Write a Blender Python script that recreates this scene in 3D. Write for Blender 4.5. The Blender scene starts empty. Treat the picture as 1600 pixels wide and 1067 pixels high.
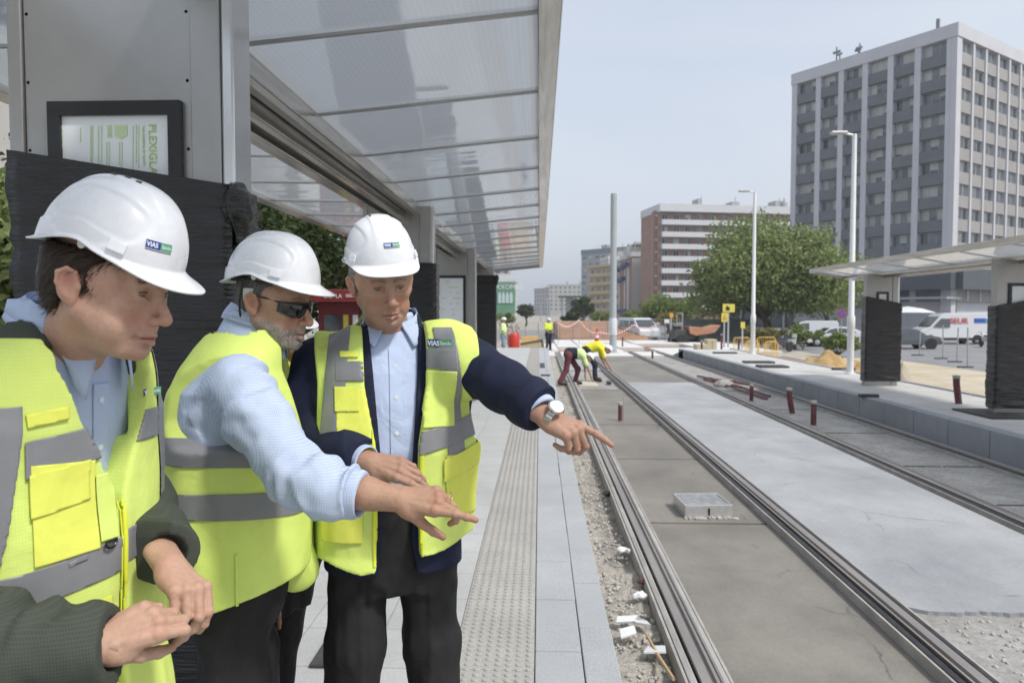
import bpy, bmesh, math, random
import numpy as np
from mathutils import Vector, Matrix, Euler
PI = math.pi
S = bpy.context.scene
COL = S.collection

# ---------------------------------------------------------------- camera maths (photo pixels 1600 x 1067)
F_PX = 1112.0
CAM_Z = 1.96
YAW = math.atan(43.0 / F_PX)
PITCH = -math.atan(45.5 / F_PX * math.cos(YAW))
CAM_M = Euler((PI / 2 + PITCH, 0, YAW), 'XYZ').to_matrix()
def W(px, py, y):
    """world point seen at photo pixel (px, py) on the plane Y = y"""
    d = CAM_M @ Vector(((px - 800) / F_PX, (533.5 - py) / F_PX, -1))
    t = y / d.y
    return Vector((d.x * t, y, CAM_Z + d.z * t))

# ---------------------------------------------------------------- mesh builder
class MB:
    def __init__(s):
        s.v = []; s.f = []; s.m = []; s.cur = 0
    def add(s, vs, fs):
        n = len(s.v)
        s.v += [tuple(v) for v in vs]
        for f in fs:
            s.f.append([i + n for i in f]); s.m.append(s.cur)
        return s
    def box(s, x0, x1, y0, y1, z0, z1, M=None):
        vs = [Vector((x, y, z)) for z in (z0, z1) for y in (y0, y1) for x in (x0, x1)]
        if M is not None: vs = [M @ v for v in vs]
        return s.add(vs, [(0, 2, 3, 1), (4, 5, 7, 6), (0, 1, 5, 4), (2, 6, 7, 3), (0, 4, 6, 2), (1, 3, 7, 5)])
    def prism(s, pts, lo, hi, axis='z', M=None):
        """polygon pts (a,b) extruded lo..hi along axis"""
        def mk(a, b, c):
            v = {'z': (a, b, c), 'x': (c, a, b), 'y': (a, c, b)}[axis]
            v = Vector(v)
            return M @ v if M is not None else v
        n = len(pts)
        vs = [mk(a, b, lo) for a, b in pts] + [mk(a, b, hi) for a, b in pts]
        fs = [tuple(range(n))[::-1], tuple(range(n, 2 * n))] + [(i, (i + 1) % n, (i + 1) % n + n, i + n) for i in range(n)]
        return s.add(vs, fs)
    def tube(s, pts, r, n=8, cap=True):
        """round bar along a polyline; r a number or one per point"""
        pts = [Vector(p) for p in pts]
        rs = r if isinstance(r, (list, tuple)) else [r] * len(pts)
        base = len(s.v); prev = None
        for i, p in enumerate(pts):
            d = (pts[min(i + 1, len(pts) - 1)] - pts[max(i - 1, 0)])
            if d.length < 1e-9: d = Vector((0, 0, 1))
            d.normalize()
            if prev is None:
                u = d.cross(Vector((0, 0, 1)))
                if u.length < .1: u = d.cross(Vector((1, 0, 0)))
            else:
                u = prev - d * prev.dot(d)
            u.normalize(); prev = u; w = d.cross(u)
            for k in range(n):
                a = 2 * PI * k / n
                s.v.append(tuple(p + (u * math.cos(a) + w * math.sin(a)) * rs[i]))
        for i in range(len(pts) - 1):
            for k in range(n):
                a = base + i * n + k; b = base + i * n + (k + 1) % n
                s.f.append([a, b, b + n, a + n]); s.m.append(s.cur)
        if cap:
            s.f.append([base + k for k in range(n)][::-1]); s.m.append(s.cur)
            e = base + (len(pts) - 1) * n
            s.f.append([e + k for k in range(n)]); s.m.append(s.cur)
        return s
    def lathe(s, prof, c=(0, 0, 0), n=16, M=None, axis='z'):
        """prof list of (r, h)"""
        base = len(s.v)
        for r, h in prof:
            for k in range(n):
                a = 2 * PI * k / n
                v = Vector((r * math.cos(a), r * math.sin(a), h))
                if axis == 'x': v = Vector((v.z, v.x, v.y))
                if axis == 'y': v = Vector((v.x, v.z, -v.y))
                if M is not None: v = M @ v
                s.v.append(tuple(v + Vector(c)))
        for i in range(len(prof) - 1):
            for k in range(n):
                a = base + i * n + k; b = base + i * n + (k + 1) % n
                s.f.append([a, b, b + n, a + n]); s.m.append(s.cur)
        s.f.append([base + k for k in range(n)][::-1]); s.m.append(s.cur)
        e = base + (len(prof) - 1) * n
        s.f.append([e + k for k in range(n)]); s.m.append(s.cur)
        return s
    def build(s, name, mats, parent=None, bevel=0, smooth=False, seg=2):
        me = bpy.data.meshes.new(name)
        off = Vector((0, 0, 0))
        if parent is not None:
            p = parent
            while p is not None:
                off += Vector(p.location); p = p.parent
        me.from_pydata([tuple(Vector(v) - off) for v in s.v], [], s.f)
        if not isinstance(mats, (list, tuple)): mats = [mats]
        for m in mats: me.materials.append(m)
        if len(mats) > 1: me.polygons.foreach_set('material_index', s.m)
        me.update()
        bm = bmesh.new(); bm.from_mesh(me)
        bmesh.ops.recalc_face_normals(bm, faces=bm.faces[:]); bm.to_mesh(me); bm.free()
        if smooth:
            me.polygons.foreach_set('use_smooth', [True] * len(me.polygons))
            try: me.set_sharp_from_angle(angle=math.radians(40))
            except Exception: pass
        o = bpy.data.objects.new(name, me); COL.objects.link(o)
        if parent is not None: o.parent = parent
        if bevel:
            b = o.modifiers.new('bevel', 'BEVEL'); b.width = bevel; b.segments = seg; b.limit_method = 'ANGLE'
        return o

def tag(o, label=None, cat=None, group=None, kind=None):
    if label: o['label'] = label
    if cat: o['category'] = cat
    if group: o['group'] = group
    if kind: o['kind'] = kind
    return o
def thing(name, loc, label, cat, group=None):
    o = bpy.data.objects.new(name, None); COL.objects.link(o)
    o.location = loc; o.empty_display_size = .2
    return tag(o, label, cat, group)
def struct(name, mb, mat, **k):
    return tag(mb.build(name, mat, **k), kind='structure')
def copy_tree(o, parent=None):
    c = o.copy(); COL.objects.link(c)
    if parent is not None: c.parent = parent
    for ch in list(o.children): copy_tree(ch, c)
    return c

# ---------------------------------------------------------------- materials
_M = {}
def mat(name, col=(.5, .5, .5), rough=.6, metal=0.0, var=0.0, vscale=3.0, col2=None, bump=0.0, bscale=40.0,
        spec=.5, trans=0.0, sss=0.0, coat=0.0, stretch=None, detail=6.0, vrough=0.0, alpha=1.0, noise2=None):
    """procedural principled material: base colour varied by fractal noise, optional bump"""
    if name in _M: return _M[name]
    m = bpy.data.materials.new(name); m.use_nodes = True
    nt = m.node_tree; N = nt.nodes; L = nt.links
    p = N['Principled BSDF']
    p.inputs['Roughness'].default_value = rough
    p.inputs['Metallic'].default_value = metal
    p.inputs['Specular IOR Level'].default_value = spec
    p.inputs['Transmission Weight'].default_value = trans
    p.inputs['Subsurface Weight'].default_value = sss
    p.inputs['Coat Weight'].default_value = coat
    p.inputs['Alpha'].default_value = alpha
    tc = N.new('ShaderNodeTexCoord'); mp = N.new('ShaderNodeMapping')
    L.new(tc.outputs['Object'], mp.inputs['Vector'])
    if stretch: mp.inputs['Scale'].default_value = stretch
    c = (*col, 1)
    p.inputs['Base Color'].default_value = c
    if var > 0 or col2 is not None:
        n = N.new('ShaderNodeTexNoise'); n.inputs['Scale'].default_value = vscale; n.inputs['Detail'].default_value = detail
        n.inputs['Roughness'].default_value = .65
        L.new(mp.outputs[0], n.inputs['Vector'])
        r = N.new('ShaderNodeValToRGB')
        a = tuple(max(0, x * (1 - var)) for x in col); b = tuple(min(1, x * (1 + var)) for x in col)
        if col2 is not None: a, b = col, col2
        r.color_ramp.elements[0].position = .33; r.color_ramp.elements[1].position = .67
        r.color_ramp.elements[0].color = (*a, 1); r.color_ramp.elements[1].color = (*b, 1)
        L.new(n.outputs['Fac'], r.inputs[0])
        src = r.outputs[0]
        if noise2:      # (scale, amount): second finer speckle multiplying the colour
            n2 = N.new('ShaderNodeTexNoise'); n2.inputs['Scale'].default_value = noise2[0]; n2.inputs['Detail'].default_value = 3
            L.new(mp.outputs[0], n2.inputs['Vector'])
            mr = N.new('ShaderNodeMapRange'); mr.inputs[1].default_value = .3; mr.inputs[2].default_value = .7
            mr.inputs[3].default_value = 1 - noise2[1]; mr.inputs[4].default_value = 1 + noise2[1]
            L.new(n2.outputs['Fac'], mr.inputs[0])
            mx = N.new('ShaderNodeVectorMath'); mx.operation = 'SCALE'
            L.new(src, mx.inputs[0]); L.new(mr.outputs[0], mx.inputs['Scale']); src = mx.outputs[0]
        L.new(src, p.inputs['Base Color'])
        if vrough:
            mr = N.new('ShaderNodeMapRange'); mr.inputs[3].default_value = rough - vrough; mr.inputs[4].default_value = rough + vrough
            L.new(n.outputs['Fac'], mr.inputs[0]); L.new(mr.outputs[0], p.inputs['Roughness'])
    if bump > 0:
        n = N.new('ShaderNodeTexNoise'); n.inputs['Scale'].default_value = bscale; n.inputs['Detail'].default_value = 5
        L.new(mp.outputs[0], n.inputs['Vector'])
        b = N.new('ShaderNodeBump'); b.inputs['Strength'].default_value = min(1, bump); b.inputs['Distance'].default_value = .01 * max(1, bump)
        L.new(n.outputs['Fac'], b.inputs['Height']); L.new(b.outputs[0], p.inputs['Normal'])
    _M[name] = m
    return m
def glass_dark(name, col=(.05, .06, .07), rough=.08):
    return mat(name, col, rough, spec=.8)

def text_mesh(txt, size, depth=.002, align='LEFT', bold=0.0):
    cu = bpy.data.curves.new('txt', 'FONT'); cu.body = txt; cu.size = size; cu.extrude = depth / 2; cu.align_x = align
    cu.offset = bold; cu.resolution_u = 3
    o = bpy.data.objects.new('txt', cu); COL.objects.link(o)
    dg = bpy.context.evaluated_depsgraph_get()
    me = bpy.data.meshes.new_from_object(o.evaluated_get(dg))
    vs = [tuple(v.co) for v in me.vertices]; fs = [tuple(p.vertices) for p in me.polygons]
    bpy.data.objects.remove(o); bpy.data.curves.remove(cu); bpy.data.meshes.remove(me)
    return vs, fs
def lettering(name, txt, size, M, m, parent=None, depth=.002, align='LEFT', bold=0.0):
    """M maps text plane (x right, y up, z out) to the world"""
    vs, fs = text_mesh(txt, size, depth, align, bold)
    b = MB(); b.add([M @ Vector(v) for v in vs], fs)
    return b.build(name, m, parent)
def frame_mat(o, right, up):
    r = Vector(right).normalized(); u = Vector(up).normalized(); n = r.cross(u).normalized(); u = n.cross(r)
    M = Matrix((( r.x, u.x, n.x, o[0]), (r.y, u.y, n.y, o[1]), (r.z, u.z, n.z, o[2]), (0, 0, 0, 1)))
    return M
# ---------------------------------------------------------------- signed-distance modelling (smooth continuous surfaces)
def A(v): return np.array(v, dtype=np.float32)
class SDF:
    """field on a regular grid; primitives are blended only inside their own neighbourhood"""
    def __init__(s, lo, hi, h, M=None):
        s.h = h; s.lo = A(lo); s.n = np.maximum(4, np.ceil((A(hi) - s.lo) / h).astype(int) + 1)
        s.ax = [s.lo[i] + h * np.arange(s.n[i], dtype=np.float32) for i in range(3)]
        s.d = np.full(tuple(s.n), 9.0, np.float32)
        s.M = M                       # local -> world matrix for the finished vertices
    def block(s, lo, hi):
        sl = []
        for i in range(3):
            a = int(np.clip(math.floor((lo[i] - s.lo[i]) / s.h), 0, s.n[i] - 1)); b = int(np.clip(math.ceil((hi[i] - s.lo[i]) / s.h) + 1, a + 1, s.n[i]))
            sl.append(slice(a, b))
        sl = tuple(sl)
        P = np.stack(np.meshgrid(s.ax[0][sl[0]], s.ax[1][sl[1]], s.ax[2][sl[2]], indexing='ij'), -1)
        return sl, P
    def comb(s, sl, b, k, mode):
        a = s.d[sl]
        if mode == 'u':
            if k > 0:
                h = np.maximum(k - np.abs(a - b), 0) / k; r = np.minimum(a, b) - h * h * k * .25
            else: r = np.minimum(a, b)
        elif mode == 's':
            if k > 0:
                h = np.maximum(k - np.abs(-a - b), 0) / k; r = np.maximum(a, -b) + h * h * k * .25
            else: r = np.maximum(a, -b)
        else:
            r = np.maximum(a, b)
        s.d[sl] = r
    def op(s, fn, lo, hi, k=0.0, mode='u', pad=None):
        m = (k + 3 * s.h) if pad is None else pad
        sl, P = s.block(A(lo) - m, A(hi) + m)
        s.comb(sl, fn(P).astype(np.float32), k, mode); return s
    def ell(s, c, r, k=0.0, mode='u', R=None):
        c = A(c); r = A(r); m = float(max(r))
        Rn = None if R is None else A(R)
        def fn(P):
            q = P - c
            if Rn is not None: q = q @ Rn
            q1 = q / r; k0 = np.sqrt((q1 * q1).sum(-1)); q2 = q / (r * r); k1 = np.sqrt((q2 * q2).sum(-1)) + 1e-6
            return k0 * (k0 - 1) / k1
        return s.op(fn, c - m, c + m, k, mode)
    def cone(s, a, b, ra, rb, k=0.0, mode='u'):
        """round cone from a to b"""
        a = A(a); b = A(b); ba = b - a; L2 = float((ba * ba).sum()) + 1e-9; m = max(ra, rb)
        def fn(P):
            pa = P - a; t = np.clip((pa @ ba) / L2, 0, 1)
            return np.sqrt(((pa - t[..., None] * ba) ** 2).sum(-1)) - (ra + (rb - ra) * t)
        return s.op(fn, np.minimum(a, b) - m, np.maximum(a, b) + m, k, mode)
    def chain(s, pts, rs, k=0.01, mode='u'):
        for i in range(len(pts) - 1): s.cone(pts[i], pts[i + 1], rs[i], rs[i + 1], k, mode)
        return s
    def econe(s, a, b, ra, rb, flat, up, k=0.0, mode='u'):
        """cone flattened by factor `flat` along direction `up`"""
        a = A(a); b = A(b); ba = b - a; L2 = float((ba * ba).sum()) + 1e-9; m = max(ra, rb); up = A(up); up = up / np.linalg.norm(up)
        def fn(P):
            pa = P - a; t = np.clip((pa @ ba) / L2, 0, 1); q = pa - t[..., None] * ba
            u = q @ up; q = q + (u * (1 / flat - 1))[..., None] * up
            return (np.sqrt((q ** 2).sum(-1)) - (ra + (rb - ra) * t)) * min(1, flat * 1.3)
        return s.op(fn, np.minimum(a, b) - m, np.maximum(a, b) + m, k, mode)
    def box(s, c, r, rd=0.0, k=0.0, mode='u', R=None):
        c = A(c); r = A(r) - rd; m = float(np.linalg.norm(r)) + rd
        Rn = None if R is None else A(R)
        def fn(P):
            q = P - c
            if Rn is not None: q = q @ Rn
            q = np.abs(q) - r
            return np.sqrt((np.maximum(q, 0) ** 2).sum(-1)) + np.minimum(q.max(-1), 0) - rd
        return s.op(fn, c - m, c + m, k, mode)
    def noise(s, amp, scale, seed, sx=(1, 1, 1), band=.02):
        mk = np.abs(s.d) < band; s.d[mk] += amp * vnoise(s.whole()[mk] * A(sx), scale, seed); return s
    def whole(s): return np.stack(np.meshgrid(*s.ax, indexing='ij'), -1)
    def mesh(s, smooth=1):
        d = s.d
        ins = d < 0
        if not ins.any(): return np.zeros((0, 3), np.float32), np.zeros((0, 4), np.int64)
        nx, ny, nz = d.shape
        c = np.zeros((nx - 1, ny - 1, nz - 1), np.int8)
        for i in (0, 1):
            for j in (0, 1):
                for k in (0, 1): c += ins[i:nx - 1 + i, j:ny - 1 + j, k:nz - 1 + k]
        act = (c > 0) & (c < 8)
        idx = np.full(act.shape, -1, np.int64); I = np.argwhere(act); idx[act] = np.arange(len(I))
        acc = np.zeros((len(I), 3), np.float32); cnt = np.zeros(len(I), np.float32)
        co = [(i, j, k) for i in (0, 1) for j in (0, 1) for k in (0, 1)]
        D = {o: d[I[:, 0] + o[0], I[:, 1] + o[1], I[:, 2] + o[2]] for o in co}
        for o in co:
            for ax in range(3):
                if o[ax] == 0:
                    p = list(o); p[ax] = 1; p = tuple(p)
                    a = D[o]; b = D[p]; m = (a < 0) != (b < 0)
                    t = np.where(m, a / np.where(m, a - b, 1), 0)
                    q = np.repeat(np.array([o], np.float32), len(I), 0); q[:, ax] = t
                    acc += q * m[:, None]; cnt += m
        V = (I + acc / np.maximum(cnt, 1)[:, None]) * s.h + s.lo
        F = []
        for ax in range(3):
            a1, a2 = (ax + 1) % 3, (ax + 2) % 3
            sl0 = [slice(None)] * 3; sl1 = [slice(None)] * 3; sl0[ax] = slice(0, -1); sl1[ax] = slice(1, None)
            e0 = ins[tuple(sl0)]; e1 = ins[tuple(sl1)]
            E = np.argwhere(e0 != e1)
            ok = (E[:, a1] > 0) & (E[:, a2] > 0) & (E[:, a1] < d.shape[a1] - 1) & (E[:, a2] < d.shape[a2] - 1)
            E = E[ok]; flip = e0[tuple(E.T)]
            def g(o1, o2):
                q = E.copy(); q[:, a1] -= o1; q[:, a2] -= o2
                return idx[q[:, 0], q[:, 1], q[:, 2]]
            f = np.stack([g(1, 1), g(0, 1), g(0, 0), g(1, 0)], 1)
            f[~flip] = f[~flip][:, ::-1]
            F.append(f)
        F = np.concatenate(F); F = F[(F >= 0).all(1)]
        for _ in range(smooth):
            S_ = np.zeros_like(V); C = np.zeros(len(V), np.float32)
            for a, b in ((0, 1), (1, 2), (2, 3), (3, 0)):
                for u, v in ((a, b), (b, a)):
                    for q in range(3): S_[:, q] += np.bincount(F[:, u], V[F[:, v], q], len(V))
                    C += np.bincount(F[:, u], minlength=len(V))
            V = V * .5 + .5 * S_ / np.maximum(C, 1)[:, None]
        return V.astype(np.float32), F
def np_mesh(name, V, F, mats, parent=None, M=None, attrs=None, smooth=True, mi=None):
    """numpy arrays -> one mesh object; V already local unless M given (local -> world)"""
    if M is not None:
        Mn = np.array(M, np.float64); V = V @ Mn[:3, :3].T + Mn[:3, 3]
    off = Vector((0, 0, 0)); p = parent
    while p is not None: off += Vector(p.location); p = p.parent
    V = V - np.array(off)
    F = np.asarray(F)
    me = bpy.data.meshes.new(name); k = F.shape[1]
    me.vertices.add(len(V)); me.vertices.foreach_set('co', V.astype(np.float32).ravel())
    me.loops.add(F.size); me.loops.foreach_set('vertex_index', F.astype(np.int32).ravel())
    me.polygons.add(len(F)); me.polygons.foreach_set('loop_start', np.arange(0, F.size, k, dtype=np.int32))
    if smooth: me.polygons.foreach_set('use_smooth', np.ones(len(F), bool))
    if not isinstance(mats, (list, tuple)): mats = [mats]
    for m in mats: me.materials.append(m)
    if mi is not None: me.polygons.foreach_set('material_index', np.asarray(mi, np.int32))
    if attrs:
        for nm, a in attrs.items():
            at = me.attributes.new(nm, 'FLOAT', 'POINT'); at.data.foreach_set('value', np.asarray(a, np.float32))
    me.update(calc_edges=True); me.validate()
    o = bpy.data.objects.new(name, me); COL.objects.link(o)
    if parent is not None: o.parent = parent
    return o
def join_np(parts):
    Vs, Fs, n = [], [], 0
    for V, F in parts:
        Vs.append(V); Fs.append(F + n); n += len(V)
    return np.concatenate(Vs), np.concatenate(Fs)
def vnoise(P, scale, seed=0):
    """cheap smooth value noise in numpy, about -1..1"""
    q = P * scale; i = np.floor(q).astype(np.int64); f = (q - i).astype(np.float32); f = f * f * (3 - 2 * f)
    def hsh(a, b, c):
        n = (a * 73856093) ^ (b * 19349663) ^ (c * 83492791) ^ (seed * 2654435)
        n = (n ^ (n >> 13)) * 1274126177
        return ((n & 0xffff).astype(np.float32) / 32767.5 - 1)
    r = 0
    for dx in (0, 1):
        wx = f[..., 0] if dx else 1 - f[..., 0]
        for dy in (0, 1):
            wy = f[..., 1] if dy else 1 - f[..., 1]
            for dz in (0, 1):
                wz = f[..., 2] if dz else 1 - f[..., 2]
                r = r + wx * wy * wz * hsh(i[..., 0] + dx, i[..., 1] + dy, i[..., 2] + dz)
    return r
# ================================================================ GROUND, PLATFORMS, TRACKS
rnd = random.Random(7)
PZ = .32          # near platform height (rail top is z = 0)
def terrain_z(x, y):
    a = min(1, max(0, (x - 9) / 8)); b = min(1, max(0, (y - 44) / 16)); c = min(1, max(0, (-x - 5) / 3))
    return -.34 - .22 * max(a, b) + .0 * c
m_earth = mat('earth', (.36, .33, .28), .95, var=.2, vscale=.6, bump=.8, bscale=6, noise2=(9, .12))
m_asph = mat('asphalt', (.22, .22, .225), .9, var=.12, vscale=.5, bump=.3, bscale=60, noise2=(30, .1))
xs = [-1500, -400, -120, -60, -30, -15, -8, -6, -3, 0, 3, 6, 9, 10, 11, 12, 13, 15, 17, 20, 30, 60, 120, 400, 1500]
ys = [-60, -20, 0, 10, 20, 30, 38, 44, 46, 48, 50, 53, 56, 60, 70, 90, 120, 200, 400, 1000, 2500]
g = MB(); g.v = [(x, y, terrain_z(x, y)) for y in ys for x in xs]
nx = len(xs)
for j in range(len(ys) - 1):
    for i in range(nx - 1):
        a = j * nx + i; g.f.append([a, a + 1, a + 1 + nx, a + nx]); g.m.append(0)
struct('ground', g, m_earth, smooth=True)
# asphalt sheets
def sheet(name, x0, x1, y0, y1, lift, m, n=24):
    b = MB(); X = [x0 + (x1 - x0) * i / n for i in range(n + 1)]; Y = [y0 + (y1 - y0) * j / n for j in range(n + 1)]
    X = sorted(set(X + [v for v in xs if x0 < v < x1])); Y = sorted(set(Y + [v for v in ys if y0 < v < y1]))
    b.v = [(x, y, terrain_z(x, y) + lift) for y in Y for x in X]; w = len(X)
    for j in range(len(Y) - 1):
        for i in range(w - 1):
            a = j * w + i; b.f.append([a, a + 1, a + 1 + w, a + w]); b.m.append(0)
    return struct(name, b, m)
sheet('road', 17, 90, 15, 190, .02, m_asph, 40)
sheet('cross_street', -60, 16.9, 66, 100, .02, m_asph, 30)
sheet('avenue', -40, -12, 100.2, 600, .02, m_asph, 20)
sheet('parking_lane', -70, -9, -20, 60, .02, mat('paving_grey', (.3, .3, .29), .9, var=.12, vscale=1.2), 20)

# --- near platform
def tile_mat(name, col, w, h, mortar=.006, var=.06, off=0.0, dark=.55, rough=.65, speck=.1):
    m = bpy.data.materials.new(name); m.use_nodes = True; nt = m.node_tree; N = nt.nodes; L = nt.links; p = N['Principled BSDF']
    tc = N.new('ShaderNodeTexCoord'); mp = N.new('ShaderNodeMapping'); L.new(tc.outputs['Object'], mp.inputs[0])
    mp.inputs['Rotation'].default_value = (0, 0, PI / 2)
    br = N.new('ShaderNodeTexBrick'); L.new(mp.outputs[0], br.inputs[0]); br.offset = off
    br.inputs['Scale'].default_value = 1; br.inputs['Brick Width'].default_value = w; br.inputs['Row Height'].default_value = h
    br.inputs['Mortar Size'].default_value = mortar; br.inputs['Mortar Smooth'].default_value = .1
    br.inputs['Color1'].default_value = (*[c * (1 - var) for c in col], 1); br.inputs['Color2'].default_value = (*[min(1, c * (1 + var)) for c in col], 1)
    br.inputs['Mortar'].default_value = (*[c * dark for c in col], 1)
    n = N.new('ShaderNodeTexNoise'); n.inputs['Scale'].default_value = 120; n.inputs['Detail'].default_value = 4; L.new(tc.outputs['Object'], n.inputs[0])
    n2 = N.new('ShaderNodeTexNoise'); n2.inputs['Scale'].default_value = 1.3; n2.inputs['Detail'].default_value = 6; n2.inputs['Roughness'].default_value = .7; L.new(tc.outputs['Object'], n2.inputs[0])
    mr = N.new('ShaderNodeMapRange'); mr.inputs[1].default_value = .3; mr.inputs[2].default_value = .7; mr.inputs[3].default_value = 1 - speck; mr.inputs[4].default_value = 1 + speck
    L.new(n.outputs['Fac'], mr.inputs[0])
    mr2 = N.new('ShaderNodeMapRange'); mr2.inputs[1].default_value = .3; mr2.inputs[2].default_value = .7; mr2.inputs[3].default_value = .86; mr2.inputs[4].default_value = 1.08
    L.new(n2.outputs['Fac'], mr2.inputs[0])
    mu = N.new('ShaderNodeMath'); mu.operation = 'MULTIPLY'; L.new(mr.outputs[0], mu.inputs[0]); L.new(mr2.outputs[0], mu.inputs[1])
    vm = N.new('ShaderNodeVectorMath'); vm.operation = 'SCALE'; L.new(br.outputs[0], vm.inputs[0]); L.new(mu.outputs[0], vm.inputs['Scale'])
    L.new(vm.outputs[0], p.inputs['Base Color']); p.inputs['Roughness'].default_value = rough
    b = N.new('ShaderNodeBump'); b.inputs['Strength'].default_value = .4; b.inputs['Distance'].default_value = .004
    inv = N.new('ShaderNodeMath'); inv.operation = 'MULTIPLY_ADD'; inv.inputs[1].default_value = -1; L.new(br.outputs['Fac'], inv.inputs[0])
    ad = N.new('ShaderNodeMath'); ad.operation = 'MULTIPLY_ADD'; ad.inputs[1].default_value = .2; L.new(n.outputs['Fac'], ad.inputs[0]); L.new(inv.outputs[0], ad.inputs[2])
    L.new(ad.outputs[0], b.inputs['Height']); L.new(b.outputs[0], p.inputs['Normal'])
    return m
m_pave = tile_mat('platform_tiles', (.43, .435, .425), .4, .4, .004, .04, 0, .7)
m_gran = tile_mat('granite', (.47, .48, .48), .6, 5, .005, .06, 0, .55, .7, .22)
PE = 33.0
struct('platform', MB().box(-5.2, -.41, -6, PE, -.5, PZ), m_pave)
b = MB()
for x0, x1, L_, o_, zt in ((-.018, .206, .62, .1, 0), (.210, .37, .62, .36, .0)):
    y = -6 + o_
    while y < PE - .3:
        q = rnd.uniform(-.002, .002)
        b.box(x0, x1 + q, y, y + L_ - .006, -.5, PZ + zt + q); y += L_
struct('platform_kerb', b, mat('granite_block', (.37, .385, .395), .75, var=.1, vscale=1.1, bump=.3, bscale=160, noise2=(170, .2)), bevel=.005)
# tactile strip
b = MB(); y = -6
while y < PE:
    b.box(-.406, -.022, y, min(y + .397, PE), -.5, PZ + .001); y += .4
def studs(b, x0, nxx, y0, y1, p=.048):
    r0, r1, hh = .0165, .0105, .006
    yy = y0
    while yy < y1:
        n = 10 if yy < 9 else 6
        for i in range(nxx):
            x = x0 + i * p; base = len(b.v)
            for r, z in ((r0, 0), (r0 * .93, hh * .75), (r1, hh)):
                for k in range(n):
                    a = 2 * PI * k / n; b.v.append((x + r * math.cos(a), yy + r * math.sin(a), PZ + .001 + z))
            for q in range(2):
                for k in range(n):
                    a = base + q * n + k; c = base + q * n + (k + 1) % n; b.f.append([a, c, c + n, a + n]); b.m.append(0)
            b.f.append([base + 2 * n + k for k in range(n)]); b.m.append(0)
        yy += p if yy < 12 else p * 2
studs(b, -.406 + .024, 8, .8, PE)
struct('tactile_paving', b, mat('tactile', (.36, .35, .325), .7, var=.08, vscale=2.5, bump=.2, bscale=90, noise2=(80, .12)))

# --- track bed
m_bed = mat('track_bed', (.3, .28, .25), .95, var=.2, vscale=2, bump=.8, bscale=20)
struct('track_bed', MB().box(.37, 6.19, -6, 36, -.6, -.16), m_bed)
def slab_mat(name, c1, c2, bscale=9, sc=.9):
    m = mat(name, c1, .62, col2=c2, vscale=sc, stretch=(1, .8, 1), bump=.7, bscale=bscale, vrough=.22, noise2=(45, .07), detail=10)
    return m
def add_cracks(m, scale, width, dark):
    nt = m.node_tree; N = nt.nodes; L = nt.links; p = N['Principled BSDF']; tc = [n for n in N if n.type == 'TEX_COORD'][0]; src = p.inputs['Base Color'].links[0].from_socket
    dn = N.new('ShaderNodeTexNoise'); dn.inputs['Scale'].default_value = 3; dn.inputs['Detail'].default_value = 5; L.new(tc.outputs['Object'], dn.inputs[0])
    va = N.new('ShaderNodeVectorMath'); va.operation = 'MULTIPLY_ADD'; va.inputs[1].default_value = (.35, .35, 0); L.new(dn.outputs['Color'], va.inputs[0]); L.new(tc.outputs['Object'], va.inputs[2])
    vo = N.new('ShaderNodeTexVoronoi'); vo.feature = 'DISTANCE_TO_EDGE'; vo.inputs['Scale'].default_value = scale; L.new(va.outputs[0], vo.inputs[0])
    mr = N.new('ShaderNodeMapRange'); mr.inputs[1].default_value = 0; mr.inputs[2].default_value = width; mr.inputs[3].default_value = 1; mr.inputs[4].default_value = 0; L.new(vo.outputs[0], mr.inputs[0])
    mk = N.new('ShaderNodeTexNoise'); mk.inputs['Scale'].default_value = 1.1; L.new(tc.outputs['Object'], mk.inputs[0]); m2 = N.new('ShaderNodeMapRange'); m2.inputs[1].default_value = .52; m2.inputs[2].default_value = .62; L.new(mk.outputs[0], m2.inputs[0])
    mu = N.new('ShaderNodeMath'); mu.operation = 'MULTIPLY'; L.new(mr.outputs[0], mu.inputs[0]); L.new(m2.outputs[0], mu.inputs[1])
    mx = N.new('ShaderNodeMix'); mx.data_type = 'RGBA'; L.new(mu.outputs[0], mx.inputs[0]); L.new(src, mx.inputs[6]); mx.inputs[7].default_value = (*dark, 1); L.new(mx.outputs[2], p.inputs['Base Color'])
m_brown = slab_mat('screed_brown', (.150, .137, .118), (.255, .235, .205), 5, .9); add_cracks(m_brown, .9, .012, (.07, .06, .05))
m_light = slab_mat('screed_light', (.27, .28, .29), (.40, .405, .41), 4, .8); add_cracks(m_light, .6, .006, (.2, .2, .2))
m_rough = mat('rough_concrete', (.25, .24, .225), .95, col2=(.37, .36, .34), vscale=2.2, bump=1.5, bscale=24, noise2=(22, .16))
# brown slabs between first and second rail, joints every 3.05 m
b = MB(); joints = [-5, -2, .84, 3.89, 6.94, 9.99, 13.04, 16.09, 19.14]
for a, c in zip(joints[:-1], joints[1:]): b.box(1.04, 2.245, a + .026, c - .026, -.17, -.095)
struct('inner_slab', b, m_brown, bevel=.006)
struct('joint_dark_bed', MB().box(1.03, 2.25, -5, 19.2, -.18, -.14), mat('joint_filler', (.05, .05, .05), .9))  # near-black bed that shows as dark lines in the slab joints
struct('formwork_patch', MB().box(1.04, 2.245, 19.16, 25.2, -.16, -.12), m_rough)
struct('pale_slab', MB().box(1.04, 2.245, 25.25, 33, -.17, -.09), m_light)
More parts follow.
